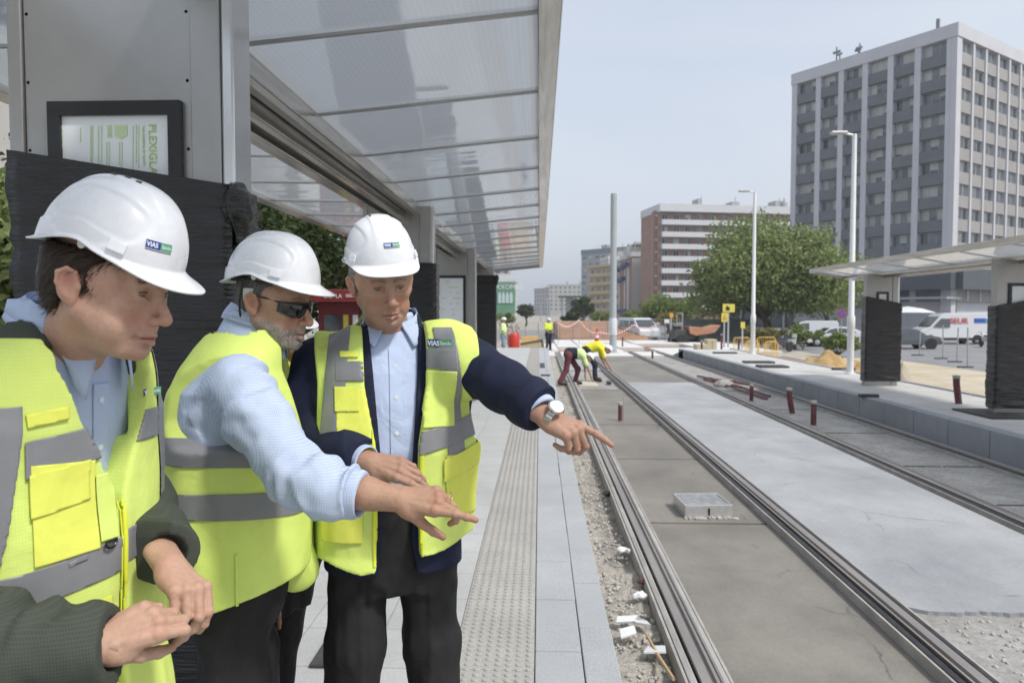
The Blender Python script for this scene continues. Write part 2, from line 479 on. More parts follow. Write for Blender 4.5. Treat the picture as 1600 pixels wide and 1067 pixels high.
# light slab between the tracks with an uneven near end
b = MB(); pts = [(4.35, 4.62), (4.35, 20.4), (2.5, 20.4), (2.5, 4.85)]
r2 = random.Random(3); xx = 2.6
while xx < 4.3: pts.append((xx, 4.82 + .02 * math.sin(xx * 4) + .010 * math.sin(xx * 13 + 1) + r2.uniform(-.012, .012) - .10 * (xx - 2.5) / 2)); xx += .035
struct('middle_slab', b.prism(pts, -.2, -.035), m_light)
struct('middle_slab_far', MB().box(2.5, 4.35, 20.43, 32.4, -.2, -.045), m_brown, bevel=.006)
b = MB(); b.box(2.5, 3.42, -5, 4.92, -.3, -.062); b.box(3.42, 4.35, 4.3, 4.92, -.3, -.066); b.box(3.42, 4.35, -5, 1.2, -.3, -.15)
struct('rough_bed', b, m_rough)
struct('inspection_pit', MB().box(3.43, 4.34, 1.2, 4.3, -.42, -.4), mat('pit_soil', (.2, .17, .13), .95, var=.3, vscale=4))
tag(MB().tube([(3.72, 4.1, -.4), (3.72, 4.1, -.06)], .008).build('rebar', mat('rust', (.12, .06, .04), .8, var=.3, vscale=20)),
    'thin rusty rebar standing in the pit at the near end of the light slab', 'rebar')
# outer track bed
b = MB(); b.box(4.78, 5.86, -5, 33, -.3, -.07); struct('outer_slab', b, m_rough)
struct('gutter_fill', MB().box(6.1, 6.19, -5, 33, -.3, -.06), m_rough)
b = MB()
for yj in (5.6, 7.6, 9.5, 12.1, 15, 18.5, 22): b.box(4.79, 5.85, yj, yj + .03, -.08, -.064)
struct('outer_slab_joints', b, mat('joint_filler', (.05, .05, .05), .9))

def rail(xc, label, y1=36.0, ydir=1, light=False):
    t = thing('tram_rail', (xc, -5, 0), label, 'rail', 'grooved tram rails')
    s = ydir
    # grooved head profile (x right, z up), groove toward the inside of the track
    P = [(-.034, 0), (-.034, -.03), (-.010, -.05), (-.010, -.15), (-.08, -.165), (-.08, -.175), (.08, -.175), (.08, -.165), (.010, -.15), (.010, -.055),
         (.062, -.04), (.066, -.004), (.048, -.006), (.045, -.034), (.028, -.036), (.022, -.002)]
    P = [(xc + s * a, z) for a, z in P]
    b = MB().prism(P, -5, y1, 'y'); b.build('rail_head', mat('rail_steel', (.3, .28, .265), .5, metal=.6, col2=(.42, .385, .35), vscale=3, bump=.2, bscale=60, stretch=(1, .15, 1)), t, bevel=.002)
    m_boot = mat('rubber_boot', (.03, .03, .032), .55, var=.4, vscale=8, bump=.3, bscale=20)
    m_grout = mat('grout_strip', (.28, .27, .255), .85, col2=(.40, .39, .37), vscale=6, bump=.4, bscale=80, stretch=(1, .3, 1))
    for sg in (-1, 1):
        x0 = xc + sg * .078 + (s * .016); b = MB()
        b.prism([(x0, -.012), (x0 + sg * .03, -.018), (x0 + sg * .034, -.19), (x0 - sg * .03, -.19), (x0 - sg * .012, -.02)], -5, y1, 'y')
        b.build('rubber_casing', m_grout if light else m_boot, t, bevel=.003)
        x1 = x0 + sg * .036
        b = MB().prism([(x1, -.022), (x1 + sg * .016, -.022), (x1 + sg * .016, -.19), (x1, -.19)], -5, y1, 'y')
        b.build('edge_strip', mat('edge_concrete', (.3, .28, .26), .85, col2=(.42, .4, .37), vscale=5, bump=.5, bscale=60), t)
    return t
rail(.90, 'grooved steel tram rail nearest the platform edge, beside the gravel strip', light=True)
rail(2.37, 'grooved tram rail between the brown slabs and the light grey slab', ydir=-1)
rail(4.56, 'grooved tram rail on the right side of the light grey slab')
rail(5.98, 'grooved tram rail running along the foot of the far platform kerb', ydir=-1)

# gravel strip
gx, gy = [], []
V = []; nxg, nyg = 14, 900
for j in range(nyg):
    y = -2 + 35 * (j / nyg) ** 1.35
    for i in range(nxg + 1): V.append((.372 + .41 * i / nxg, y, 0))
V = np.array(V, np.float32)
hgt = -.125 + .02 * vnoise(V, 9, 1) + .014 * vnoise(V, 26, 2) + .008 * vnoise(V, 70, 3) - .05 * np.clip(vnoise(V * A((1, .5, 1)), 3, 4), 0, 1)
V[:, 2] = hgt
idx = np.arange(nyg * (nxg + 1)).reshape(nyg, nxg + 1)
Fq = np.stack([idx[:-1, :-1], idx[:-1, 1:], idx[1:, 1:], idx[1:, :-1]], -1).reshape(-1, 4)
m_grav = mat('gravel', (.30, .275, .235), .95, col2=(.46, .43, .38), vscale=22, bump=1.2, bscale=120, noise2=(60, .25))
tag(np_mesh('gravel_bed', V, Fq, m_grav), kind='structure')
# loose stones
def rocks(n, area, size, seed, zf):
    r = np.random.RandomState(seed); Vs = []; Fs = []
    oct_ = np.array([(1, 0, 0), (-1, 0, 0), (0, 1, 0), (0, -1, 0), (0, 0, 1), (0, 0, -1)], np.float32)
    of = np.array([(0, 2, 4), (2, 1, 4), (1, 3, 4), (3, 0, 4), (2, 0, 5), (1, 2, 5), (3, 1, 5), (0, 3, 5)])
    # split once for a rounder stone
    vs = [tuple(v) for v in oct_]; fs = []
    cache = {}
    def mid(a, b):
        k = (min(a, b), max(a, b))
        if k not in cache:
            m_ = (np.array(vs[a]) + np.array(vs[b])) / 2; m_ /= np.linalg.norm(m_); vs.append(tuple(m_)); cache[k] = len(vs) - 1
        return cache[k]
    for a, b_, c in of:
        ab, bc, ca = mid(a, b_), mid(b_, c), mid(c, a); fs += [(a, ab, ca), (ab, b_, bc), (ca, bc, c), (ab, bc, ca)]
    vs = np.array(vs, np.float32); fs = np.array(fs)
    for i in range(n):
        s_ = size * r.uniform(.35, 1) ** 1.5 * 1.6; x = r.uniform(area[0], area[1]); y = area[2] + (area[3] - area[2]) * r.uniform(0, 1) ** 1.6
        v = vs * (s_ * r.uniform(.6, 1.2, 3)) * (1 + r.uniform(-.22, .22, (len(vs), 1)))
        a = r.uniform(0, 6.3); ca, sa = math.cos(a), math.sin(a)
        v = v @ np.array([(ca, -sa, 0), (sa, ca, 0), (0, 0, 1)]).T
        Vs.append(v + np.array((x, y, zf(x, y)))); Fs.append(fs + i * len(vs))
    return np.concatenate(Vs), np.concatenate(Fs)
V, Fq = rocks(2600, (.39, .77, 2.0, 22), .012, 5, lambda x, y: -.12)
m_stone = mat('stones', (.34, .32, .29), .9, col2=(.52, .5, .46), vscale=18, bump=.4, bscale=150)
tag(np_mesh('loose_gravel', V, Fq, m_stone, smooth=False), kind='stuff')
V, Fq = rocks(700, (4.8, 5.85, 4, 22), .012, 8, lambda x, y: -.068)
tag(np_mesh('concrete_crumbs', V, Fq, m_stone, smooth=False), kind='stuff')
V, Fq = rocks(500, (2.55, 3.4, 2.5, 4.7), .012, 9, lambda x, y: -.060)
tag(np_mesh('rubble_crumbs', V, Fq, m_stone, smooth=False), kind='stuff')

# --- far platform
RZ = .34
struct('far_platform', MB().prism([(6.42, -4), (8.44, -4), (8.44, 31.5), (6.42, 31.5)], -.5, RZ), mat('platform_concrete', (.42, .415, .40), .9, col2=(.54, .53, .51), vscale=1.6, bump=.6, bscale=30, noise2=(12, .07)))
b = MB(); y = -4
while y < 31.4:
    b.box(6.2, 6.415, y, y + .985, -.5, RZ + .002); y += 1.0
b.prism([(31.0, -.5), (33.6, -.5), (33.6, -.06), (31.0, RZ)], 6.2, 6.415, 'x')
struct('far_platform_kerb', b, mat('kerb_face', (.27, .285, .30), .7, var=.1, vscale=1.5, bump=.3, bscale=90, noise2=(60, .1)), bevel=.008)
b = MB(); y = -4
while y < 31.4:
    b.box(8.445, 8.56, y, y + .985, -.5, RZ + .03); y += 1.0
struct('back_kerb', b, mat('kerb_back', (.34, .34, .335), .8, var=.1, vscale=1.5, bump=.3, bscale=90), bevel=.008)
struct('platform_ramp', MB().prism([(31.5, RZ), (33.9, -.05), (33.9, -.5), (31.5, -.5)], 6.42, 8.44, 'x'), m_light)
# --- far crossing: pale slabs with open pits
b = MB(); r3 = random.Random(5)
rows = [(33.4, 36.8), (37.0, 41.5), (41.7, 47), (47.2, 53)]
colsx = [(-.8, 1.0), (1.05, 2.3), (2.4, 4.5), (4.6, 6.1), (6.3, 9.2), (9.3, 12.5)]
for j, (a, c) in enumerate(rows):
    for i, (x0, x1) in enumerate(colsx):
        if (j, i) in ((1, 1), (2, 4), (1, 3), (3, 0), (0, 5)): continue
        b.box(x0, x1, a, c, -.5, -.08 + r3.uniform(-.03, .03))
struct('crossing_slabs', b, mat('crossing_concrete', (.55, .54, .52), .9, col2=(.66, .65, .63), vscale=.8, bump=.3, bscale=20), bevel=.01)
struct('red_soil', MB().box(-.8, 12.6, 33.3, 53.2, -.48, -.3), mat('red_earth', (.23, .13, .08), .95, var=.25, vscale=1.5, bump=1, bscale=8))
b = MB(); b.prism([(57, -.3), (66, 1.0), (80, 1.0), (88, -.3)], 1.5, 9.0, 'x'); struct('earth_bank', b, mat('bank_soil', (.30, .17, .10), .95, var=.25, vscale=.8, bump=1, bscale=6), bevel=.3)
# ================================================================ SHELTERS
def brushed(name, c1, c2, rough=.3, stretch=(1, 1, .04), sc=30):
    m = mat(name, c1, rough, metal=.75, col2=c2, vscale=sc, stretch=stretch, bump=.05, bscale=80, vrough=.08)
    return m
m_steel = mat('stainless', (.33, .325, .31), .36, metal=.85, col2=(.40, .395, .38), vscale=1.2, vrough=.07, bump=.02, bscale=3)
m_steel2 = mat('stainless_bright', (.66, .65, .62), .2, metal=.9, col2=(.44, .42, .38), vscale=5, stretch=(6, .35, 6), vrough=.1, bump=.12, bscale=4)
m_black_fr = mat('black_frame', (.012, .013, .014), .25)
def wrap_mat():
    m = bpy.data.materials.new('black_film'); m.use_nodes = True; nt = m.node_tree; N = nt.nodes; L = nt.links; p = N['Principled BSDF']
    p.inputs['Base Color'].default_value = (.005, .005, .006, 1); p.inputs['Specular IOR Level'].default_value = .6; p.inputs['Roughness'].default_value = .16
    tc = N.new('ShaderNodeTexCoord'); mp = N.new('ShaderNodeMapping'); mp.inputs['Rotation'].default_value = (0, .12, 0); mp.inputs['Scale'].default_value = (3.5, 3.5, 60); L.new(tc.outputs['Object'], mp.inputs[0])
    n = N.new('ShaderNodeTexNoise'); n.inputs['Scale'].default_value = 1; n.inputs['Detail'].default_value = 4; n.inputs['Distortion'].default_value = 1.4; L.new(mp.outputs[0], n.inputs[0])
    mp2 = N.new('ShaderNodeMapping'); mp2.inputs['Rotation'].default_value = (0, -.35, 0); mp2.inputs['Scale'].default_value = (4, 4, 26); L.new(tc.outputs['Object'], mp2.inputs[0])
    n2 = N.new('ShaderNodeTexNoise'); n2.inputs['Scale'].default_value = 1; n2.inputs['Detail'].default_value = 3; L.new(mp2.outputs[0], n2.inputs[0])
    ad = N.new('ShaderNodeMath'); ad.operation = 'MULTIPLY_ADD'; ad.inputs[1].default_value = 1.4; L.new(n2.outputs[0], ad.inputs[0]); L.new(n.outputs[0], ad.inputs[2])
    b = N.new('ShaderNodeBump'); b.inputs['Strength'].default_value = .8; b.inputs['Distance'].default_value = .009
    L.new(ad.outputs[0], b.inputs['Height']); L.new(b.outputs[0], p.inputs['Normal'])
    return m
m_film = wrap_mat()
def panel_mat():
    """translucent twin-wall roof sheet: lets sky light through and mirrors what is below"""
    m = bpy.data.materials.new('roof_sheet'); m.use_nodes = True; nt = m.node_tree; N = nt.nodes; L = nt.links
    N.remove(N['Principled BSDF']); out = N['Material Output']
    tr = N.new('ShaderNodeBsdfTranslucent'); tr.inputs[0].default_value = (.93, .95, .97, 1)
    tp = N.new('ShaderNodeBsdfTransparent'); tp.inputs[0].default_value = (.94, .96, .98, 1)
    gl = N.new('ShaderNodeBsdfGlossy'); gl.inputs[0].default_value = (.9, .92, .95, 1); gl.inputs['Roughness'].default_value = .05
    tc = N.new('ShaderNodeTexCoord'); mp = N.new('ShaderNodeMapping'); mp.inputs['Scale'].default_value = (.6, 2.2, 1); L.new(tc.outputs['Object'], mp.inputs[0])
    n = N.new('ShaderNodeTexNoise'); n.inputs['Scale'].default_value = 1.6; n.inputs['Detail'].default_value = 2; L.new(mp.outputs[0], n.inputs[0])
    bp = N.new('ShaderNodeBump'); bp.inputs['Strength'].default_value = .35; bp.inputs['Distance'].default_value = .02; L.new(n.outputs[0], bp.inputs['Height']); L.new(bp.outputs[0], gl.inputs['Normal'])
    wv = N.new('ShaderNodeTexWave'); wv.inputs['Scale'].default_value = 12; wv.bands_direction = 'X'; L.new(tc.outputs['Object'], wv.inputs[0])
    mr = N.new('ShaderNodeMapRange'); mr.inputs[3].default_value = .52; mr.inputs[4].default_value = .545; L.new(wv.outputs['Fac'], mr.inputs[0])
    m1 = N.new('ShaderNodeMixShader'); L.new(mr.outputs[0], m1.inputs[0]); L.new(tr.outputs[0], m1.inputs[1]); L.new(tp.outputs[0], m1.inputs[2])
    fr = N.new('ShaderNodeLayerWeight'); fr.inputs[0].default_value = .33
    mf = N.new('ShaderNodeMapRange'); mf.inputs[3].default_value = .12; mf.inputs[4].default_value = .95; L.new(fr.outputs['Fresnel'], mf.inputs[0])
    m2 = N.new('ShaderNodeMixShader'); L.new(mf.outputs[0], m2.inputs[0]); L.new(m1.outputs[0], m2.inputs[1]); L.new(gl.outputs[0], m2.inputs[2])
    L.new(m2.outputs[0], out.inputs[0]); return m
m_sheet = panel_mat()
m_poster = mat('poster_paper', (.72, .75, .76), .35, var=.03, vscale=2)
m_green_ink = mat('green_ink', (.36, .56, .16), .5)
m_pale_ink = mat('pale_green_ink', (.5, .63, .38), .5)

def pylon(x0, x1, y, zb, ztop, label, group, wrap=None, poster=None, big=False, wrap_label=None, th=.16):
    """flat portal panel facing the viewer: steel box, posters, screws; film wrap is a separate part"""
    t = thing('shelter_pylon', ((x0 + x1) / 2, y, zb), label, 'shelter pylon', group)
    w = x1 - x0
    b = MB(); b.box(x0 + .055, x1 - .155, y + .012, y + th - .01, zb, ztop)
    b.build('face_panel', m_steel, t, bevel=.002)
    for a, c in ((x0, x0 + .052), (x1 - .152, x1 - .045)):
        MB().box(a, c, y, y + th, zb, ztop + .001).build('side_post', m_steel, t, bevel=.004)
    MB().box(x1 - .0445, x1, y + .006, y + th + .0, zb, ztop + .002).build('corner_trim', mat('trim_bright', (.62, .62, .61), .25, metal=.9, var=.06, vscale=3), t, bevel=.008)
    b = MB()
    zz = zb + .3
    while zz < ztop:
        for xq in (x0 + .066, x1 - .168): b.lathe([(.006, 0), (.0055, .003), (.003, .0045)], (xq, y + .012, zz), 10, axis='y')
        zz += .24
    b.build('screws', m_steel2, t, smooth=True)
    if poster:
        px0, px1, pz0, pz1 = poster
        f = MB()
        for q in ((px0, px1, pz1 - .05, pz1), (px0, px1, pz0, pz0 + .05), (px0, px0 + .045, pz0 + .05, pz1 - .05), (px1 - .045, px1, pz0 + .05, pz1 - .05)):
            f.box(q[0], q[1], y - .012, y + .011, q[2], q[3])
        fr = f.build('poster_frame', m_black_fr, t)
        f = MB().box(px0 + .045, px1 - .045, y + .002, y + .0115, pz0 + .05, pz1 - .05)
        po = f.build('poster', m_poster, t)
    return t
def film(x0, x1, y, z0, z1l, z1r, th, parent, seed=1, knob=True):
    """stretch film wound round a panel: bulged box with slanting top edge, a bunched knot at the corner"""
    r = np.random.RandomState(seed)
    nu, nz = 64, 90
    per = [(x0, y - .03), (x1, y - .03), (x1, y + th), (x0, y + th)]
    ring = []
    for q in range(4):
        a = np.array(per[q]); c = np.array(per[(q + 1) % 4]); m_ = 22 if q % 2 == 0 else 6
        for i in range(m_): ring.append(a + (c - a) * i / m_)
    ring = np.array(ring); n = len(ring); cx, cy = (x0 + x1) / 2, y + th / 2
    V = []
    for j in range(nz + 1):
        f = j / nz
        for p in ring:
            zt = z1l + (z1r - z1l) * (p[0] - x0) / (x1 - x0); z = z0 + (zt - z0) * f
            V.append((p[0], p[1], z))
    V = np.array(V, np.float32)
    nn = vnoise(V * A((1.2, 2, 9)), 2.2, seed) * .015 + vnoise(V * A((3, 2, 6)), 3, seed + 3) * .006
    dirx = np.sign(V[:, 0] - cx) * (np.abs(V[:, 0] - cx) > (x1 - x0) * .49); diry = np.where(V[:, 1] < cy, -1, 1)
    V[:, 1] += diry * np.abs(nn); V[:, 0] += dirx * np.abs(nn) * .8
    idx = np.arange((nz + 1) * n).reshape(nz + 1, n); nx_ = np.roll(idx, -1, 1)
    F_ = np.stack([idx[:-1], nx_[:-1], nx_[1:], idx[1:]], -1).reshape(-1, 4)
    # closing strip inward at the top
    np_mesh('film_wrap', V, F_, m_film, parent)
    b = MB(); b.prism([(x0 + .004, z1l - .01), (x1 - .004, z1r - .01), (x1 - .004, z0 + .02), (x0 + .004, z0 + .02)], y - .02, y + th - .01, 'y')
    b.build('film_core', m_film, parent)
    if knob:
        s = SDF((x1 - .07, y - .12, z1r - .36), (x1 + .13, y + .14, z1r + .06), .007)
        s.ell((x1 + .02, y, z1r - .07), (.05, .07, .085), .02); s.cone((x1 + .03, y, z1r - .1), (x1 + .015, y, z1r - .27), .035, .008, .03)
        P = s.whole(); s.d += .010 * vnoise(P, 38, 4) + .006 * vnoise(P * A((1, 1, .3)), 90, 5)
        V, F_ = s.mesh(0); np_mesh('film_knot', V, F_, m_film, parent)

# pylons of the near shelter: x -1.93 .. -1.17, spacing 5.25 m
PY = [2.5, 7.85, 13.1, 18.35]
ZT = CAM_Z + 1.17
lab = ['tall stainless shelter pylon nearest the camera, behind the men, with a framed notice',
       'stainless shelter pylon behind the right-hand man, second from the camera',
       'stainless shelter pylon with a white framed poster, third from the camera',
       'farthest near-side shelter pylon, completely wrapped in black film']
pyl = []
for i, y in enumerate(PY):
    x0, x1 = -1.955, -1.115 if i == 0 else -1.17
    if i == 0:
        x0, x1 = W(17, 300, y).x, W(366, 300, y).x
        pf = (W(76, 160, y).x, W(283, 160, y).x, 1.25, W(180, 159, y).z)
    else: pf = (-1.90, -1.36, 1.35, CAM_Z + .68)
    t = pylon(x0, x1, y, PZ, ZT + (.55 if i == 0 else 0), lab[i], 'near shelter pylons', poster=pf if i != 3 else None)
    pyl.append(t)
    if i == 0: P1 = (x0, x1, pf)
y = PY[0]
film(W(19, 300, y - .05).x, P1[1] + .004, y - .02, .5, W(17, 240, y).z, W(366, 293, y).z, .2, pyl[0], 3)
film(-1.99, -1.14, PY[1] - .02, .5, W(600, 405, PY[1]).z, W(683, 412, PY[1]).z, .22, pyl[1], 4, knob=False)
film(-1.99, -1.14, PY[2] - .02, .38, 1.0, 1.05, .22, pyl[2], 5, knob=False)
film(-1.99, -1.12, PY[3] - .02, .38, CAM_Z + .95, CAM_Z + .95, .26, pyl[3], 6, knob=True)
# print on the first poster (turned a quarter: text runs down)
px0, px1, pz0, pz1 = P1[2]; yy = PY[0] - .0005
def pxz(px, py): v = W(px, py, yy); return v
def down_text(t, px, py, hpx, m, nm='print_line'):
    s = hpx / 1.0 * PY[0] / F_PX
    o = W(px, py, yy)
    return lettering(nm, t, s * 1.38, frame_mat(o, (0, 0, -1), (1, 0, 0)), m, pyl[0], .0012)
down_text('PLEXIGLAS', 232, 194, 13, m_green_ink, 'poster_title')
down_text('THE ORIGINAL BY ROHM', 222, 196, 4, m_green_ink, 'poster_subtitle')
ink = MB()
rr = random.Random(2)
for px, y0_, y1_ in ((216, 196, 262), (212, 196, 255), (207, 197, 268), (190, 222, 262), (186, 222, 258), (170, 222, 262), (166, 222, 256), (158, 197, 262), (153, 197, 268), (144, 197, 258), (141, 197, 264), (125, 199, 222)):
    q = y0_
    while q < y1_:
        e = min(y1_, q + rr.uniform(2, 7)); a = W(px, q, yy); c = W(px + 1.1, e, yy)
        ink.box(a.x, c.x, yy - .0006, yy + .004, c.z, a.z); q = e + .9
ink.build('fine_print', m_pale_ink, pyl[0])
em = MB(); c0 = W(189, 206, yy); k = PY[0] / F_PX
em.prism([(c0.x - 10 * k, c0.z + 10 * k), (c0.x + 10 * k, c0.z + 10 * k), (c0.x + 10 * k, c0.z - 6 * k), (c0.x, c0.z - 11 * k), (c0.x - 10 * k, c0.z - 6 * k)][::-1], yy - .0006, yy + .004, 'y')
for i in range(5): em.box(c0.x - 22 * k, c0.x - 15 * k, yy - .0006, yy + .004, c0.z + (10 - i * 4) * k - 2.6 * k, c0.z + (10 - i * 4) * k)
em.build('emblem', m_pale_ink, pyl[0])
down_text('PLEXIG', 90, 196, 8, m_pale_ink, 'poster_title')
# sketchy print on the third pylon's poster
ink = MB(); y3 = PY[2]
for i in range(9):
    z = CAM_Z + .55 - i * .1
    for j in range(rr.randint(1, 3)):
        a = rr.uniform(-1.82, -1.5); ink.box(a, a + rr.uniform(.03, .1), y3 - .0006, y3 + .004, z, z + .02)
ink.build('fine_print', m_pale_ink, pyl[2])

def canopy(name, xl, xb0, xb1, xr, zc, zl, zr, y0, y1, step, yoff, label, edge=.1, beam_d=.16, beam0=None):
    """butterfly roof: two tilted glazed wings, box-profile centre beam, edge beams and cross ribs"""
    t = thing(name, ((xb0 + xb1) / 2, y0, zc), label, 'canopy')
    for (a, za, c, zc_) in ((xl, zl, xb0, zc), (xb1, zc, xr, zr)):
        b = MB(); b.prism([(a, za), (c, zc_), (c, zc_ + .016), (a, za + .016)], y0 + .02, y1 - .02, 'y')
        b.build('roof_glazing', m_sheet, t)
        y = yoff
        while y < y1:
            r = MB(); r.prism([(a, za - .016), (c, zc_ - .016), (c, zc_ - .002), (a, za - .002)], y - .010, y + .010, 'y')
            r.build('rib', m_steel, t); y += step
    # longitudinal channel profiles of the centre beam
    w = xb1 - xb0; n = 7; b = MB(); prof = []
    for i in range(n):
        a = xb0 + w * i / n; c = xb0 + w * (i + 1) / n; dep = beam_d * (.45 if i % 2 else 1.0) * (1 if 0 < i < n - 1 else .6)
        bb = MB().box(a + .006, c - .006, beam0 or y0, y1, zc - dep, zc + .05)
        bb.build('beam_profile', m_steel2 if i % 2 == 0 else m_steel, t, bevel=.008)
    for xe, ze, sgn in ((xr, zr, 1), (xl, zl, -1)):
        b = MB().prism([(xe - sgn * edge, ze - .045), (xe, ze - .06), (xe + sgn * .012, ze + .05), (xe - sgn * edge, ze + .03)][::sgn], y0, y1, 'y')
        b.build('edge_beam', m_steel2, t, bevel=.005)
    for yy_ in (y0, y1) if beam0 is None else (y1,):
        MB().prism([(xl, zl - .05), (xb0, zc - .05), (xb0, zc + .03), (xl, zl + .03)], yy_ - .03, yy_ + .03, 'y').build('end_beam', m_steel, t); b = MB()
        b.prism([(xb1, zc - .05), (xr, zr - .05), (xr, zr + .03), (xb1, zc + .03)], yy_ - .031, yy_ + .031, 'y')
        b.build('end_beam', m_steel, t)
    return t
canopy('shelter_canopy', -2.9, -1.85, -1.31, .09, CAM_Z + 1.17, CAM_Z + 1.19, CAM_Z + 1.30, -.6, 19.9, 1.1, -.2,
       'long glazed butterfly canopy over the near platform, above the three men', beam0=2.68)
canopy('shelter_canopy', 6.55, 7.35, 8.05, 9.1, CAM_Z + .86, CAM_Z + 1.0, CAM_Z + 1.0, 2, 17.6, 1.3, 2.6,
       'low glazed canopy over the far platform on the right of the picture', edge=.08, beam_d=.1)
# far-side pylons
for (y, xa, xc, zt, zl, zr, poster, lb, sd) in (
        (16.0, 7.2, 7.92, CAM_Z + .84, W(1346, 463, 16).z, W(1396, 474, 16).z, (7.42, 7.68, 1.6, W(1370, 456, 16).z), 'black-wrapped shelter pylon between the white lamp post and the parked delivery van', 8),
        (11.55, 7.22, 7.98, CAM_Z + .84, W(1540, 478, 11.5).z, W(1605, 462, 11.5).z, (7.4, 7.86, 1.6, W(1575, 442, 11.5).z), 'black-wrapped shelter pylon at the right edge of the picture', 9)):
    t = pylon(xa, xc, y, RZ, zt, lb, 'far shelter pylons', poster=poster)
    film(xa - .02, xc + .02, y - .02, RZ + .1, zl, zr, .2, t, sd, knob=False)
    b = MB()
    for q in (xa + .03, xa + .2, xc - .08): b.box(q, q + .04, y + .03, y + .09, RZ, RZ + .14)
    b.build('foot', m_steel, t)
# ================================================================ BUILDINGS
m_glassd = mat('window_dark', (.045, .055, .06), .12, spec=.9, var=.3, vscale=.4)
m_glassm = mat('window_mid', (.13, .15, .16), .12, spec=.9, var=.3, vscale=.4)
m_curt = mat('window_blind', (.42, .42, .39), .35, var=.12, vscale=.6, spec=.8)
m_frame = mat('window_frame', (.42, .43, .43), .5)
def wall_basis(o, d):
    """facade frame: s along the wall, n outward, z up"""
    d = Vector((d[0], d[1], 0)).normalized(); n = Vector((d.y, -d.x, 0))
    M = Matrix(((d.x, n.x, 0, o[0]), (d.y, n.y, 0, o[1]), (0, 0, 1, o[2]), (0, 0, 0, 1)))
    return M
def windows(root, specs, mats, limit=100, name='window'):
    """specs: (M, s0, s1, z0, z1, depth, mullions, key). nearest first as parts, the rest one part"""
    rest = MB(); cam = Vector((0, 0, CAM_Z)); r = random.Random(len(specs))
    specs = sorted(specs, key=lambda q: (q[0] @ Vector((q[1], 0, q[3])) - cam).length)
    def one(b, M, s0, s1, z0, z1, n0, mul, w):
        fw = .07; b.cur = 0
        b.box(s0, s1, n0, n0 + .06, z0, z0 + fw, M); b.box(s0, s1, n0, n0 + .06, z1 - fw, z1, M)
        for i in range(mul + 1):
            s = s0 + (s1 - s0 - fw) * i / mul; b.box(s, s + fw, n0 + .002, n0 + .062, z0 + fw, z1 - fw, M)
        bl = r.random() < .4; kk = r.randrange(mul)
        for i in range(mul):
            a = s0 + fw + (s1 - s0 - fw) * i / mul; c = s0 + (s1 - s0 - fw) * (i + 1) / mul
            b.cur = 1 + (r.choice([0, 0, 1]) if not w else r.choice([2, 2, 1] if (bl or i >= kk) else [0, 1]))
            zs = z0 + fw
            if w and r.random() < .3:
                zz = z0 + (z1 - z0) * r.uniform(.3, .6); c0 = b.cur; b.cur = 1; b.box(a, c, n0 - .02, n0 + .02, zs, zz, M); b.cur = c0; zs = zz
            b.box(a, c, n0 - .02, n0 + .02, zs, z1 - fw, M)
    for i, (M, s0, s1, z0, z1, n0, mul, w) in enumerate(specs):
        if i < limit - 1 or len(specs) <= limit:
            b = MB(); one(b, M, s0, s1, z0, z1, n0, mul, w); b.build(name, mats, root)
        else: one(rest, M, s0, s1, z0, z1, n0, mul, w)
    if rest.v: tag(rest.build(name, mats, root), kind='stuff')
WM = [m_frame, m_glassd, m_glassm, m_curt]

# --- office tower
y0 = 98.0; c = W(1497, 35, y0); GZ = -.56
tower = thing('office_tower', (c.x, y0, GZ), 'tall grey office tower with dark spandrel bands and pale vertical piers', 'tower block')
ftop = W(1497, 35, y0).z
FH = 3.18; NF = int((ftop - 1.9 - GZ) / FH)
m_pier = mat('tower_pier', (.50, .50, .53), .8, var=.05, vscale=.3); m_span = mat('tower_spandrel', (.135, .14, .155), .6, var=.1, vscale=.5)
m_span2 = mat('tower_spandrel_pale', (.30, .29, .275), .8, var=.06, vscale=.4)
dl = Vector((-.721, 1, 0)).normalized(); dr = Vector((dl.y, -dl.x, 0))
LL, LR = 24.9, 34.0
ML = wall_basis((c.x, y0, 0), (-dl.x, -dl.y)); ML = wall_basis((c.x + dl.x * LL, y0 + dl.y * LL, 0), (-dl.x, -dl.y))   # s runs from far left end to the corner
MR = wall_basis((c.x, y0, 0), dr)
b = MB()
b.box(.3, LL - .75, -LR + .3, -1.0, GZ, ftop - .2, ML); b.build('core_wall', m_pier, tower)
b = MB(); zt = ftop
b.box(-.1, LL + .1, -1.2, .12, zt - 1.75, zt, ML); b.box(.0, LR, -1.2, .12, zt - 1.751, zt - .001, MR); b.build('parapet', m_pier, tower)
MB().box(.4, LL - .4, -LR + .4, -1.3, zt - .4, zt - .1, ML).build('roof', m_span2, tower)
nb = 6; corner = 1.35; bay = (LL - corner - .9) / nb
b = MB(); b.box(0, .9, -.9, .0, GZ + 4, zt - 1.75, ML)
for i in range(1, nb): s = .9 + bay * i; b.box(s - .42, s + .42, -.9, 0, GZ + 4, zt - 1.75, ML)
b.box(LL - corner, LL, -.9, 0, GZ, zt - 1.75, ML); b.box(LL - corner + .5, LL - corner + .58, -.01, .04, GZ, zt - 1.75, ML)
nr = 9; bayr = (LR - 1.2) / nr
b.box(.91, 1.3, -.9, -.001, GZ, zt - 1.75, MR)
for i in range(1, nr + 1): s = 1.1 + bayr * i; b.box(s - .22, s + .22, -.7, .0, GZ + 4, zt - 1.75, MR)
b.build('pier', m_pier, tower)
sp2 = MB(); specs = []
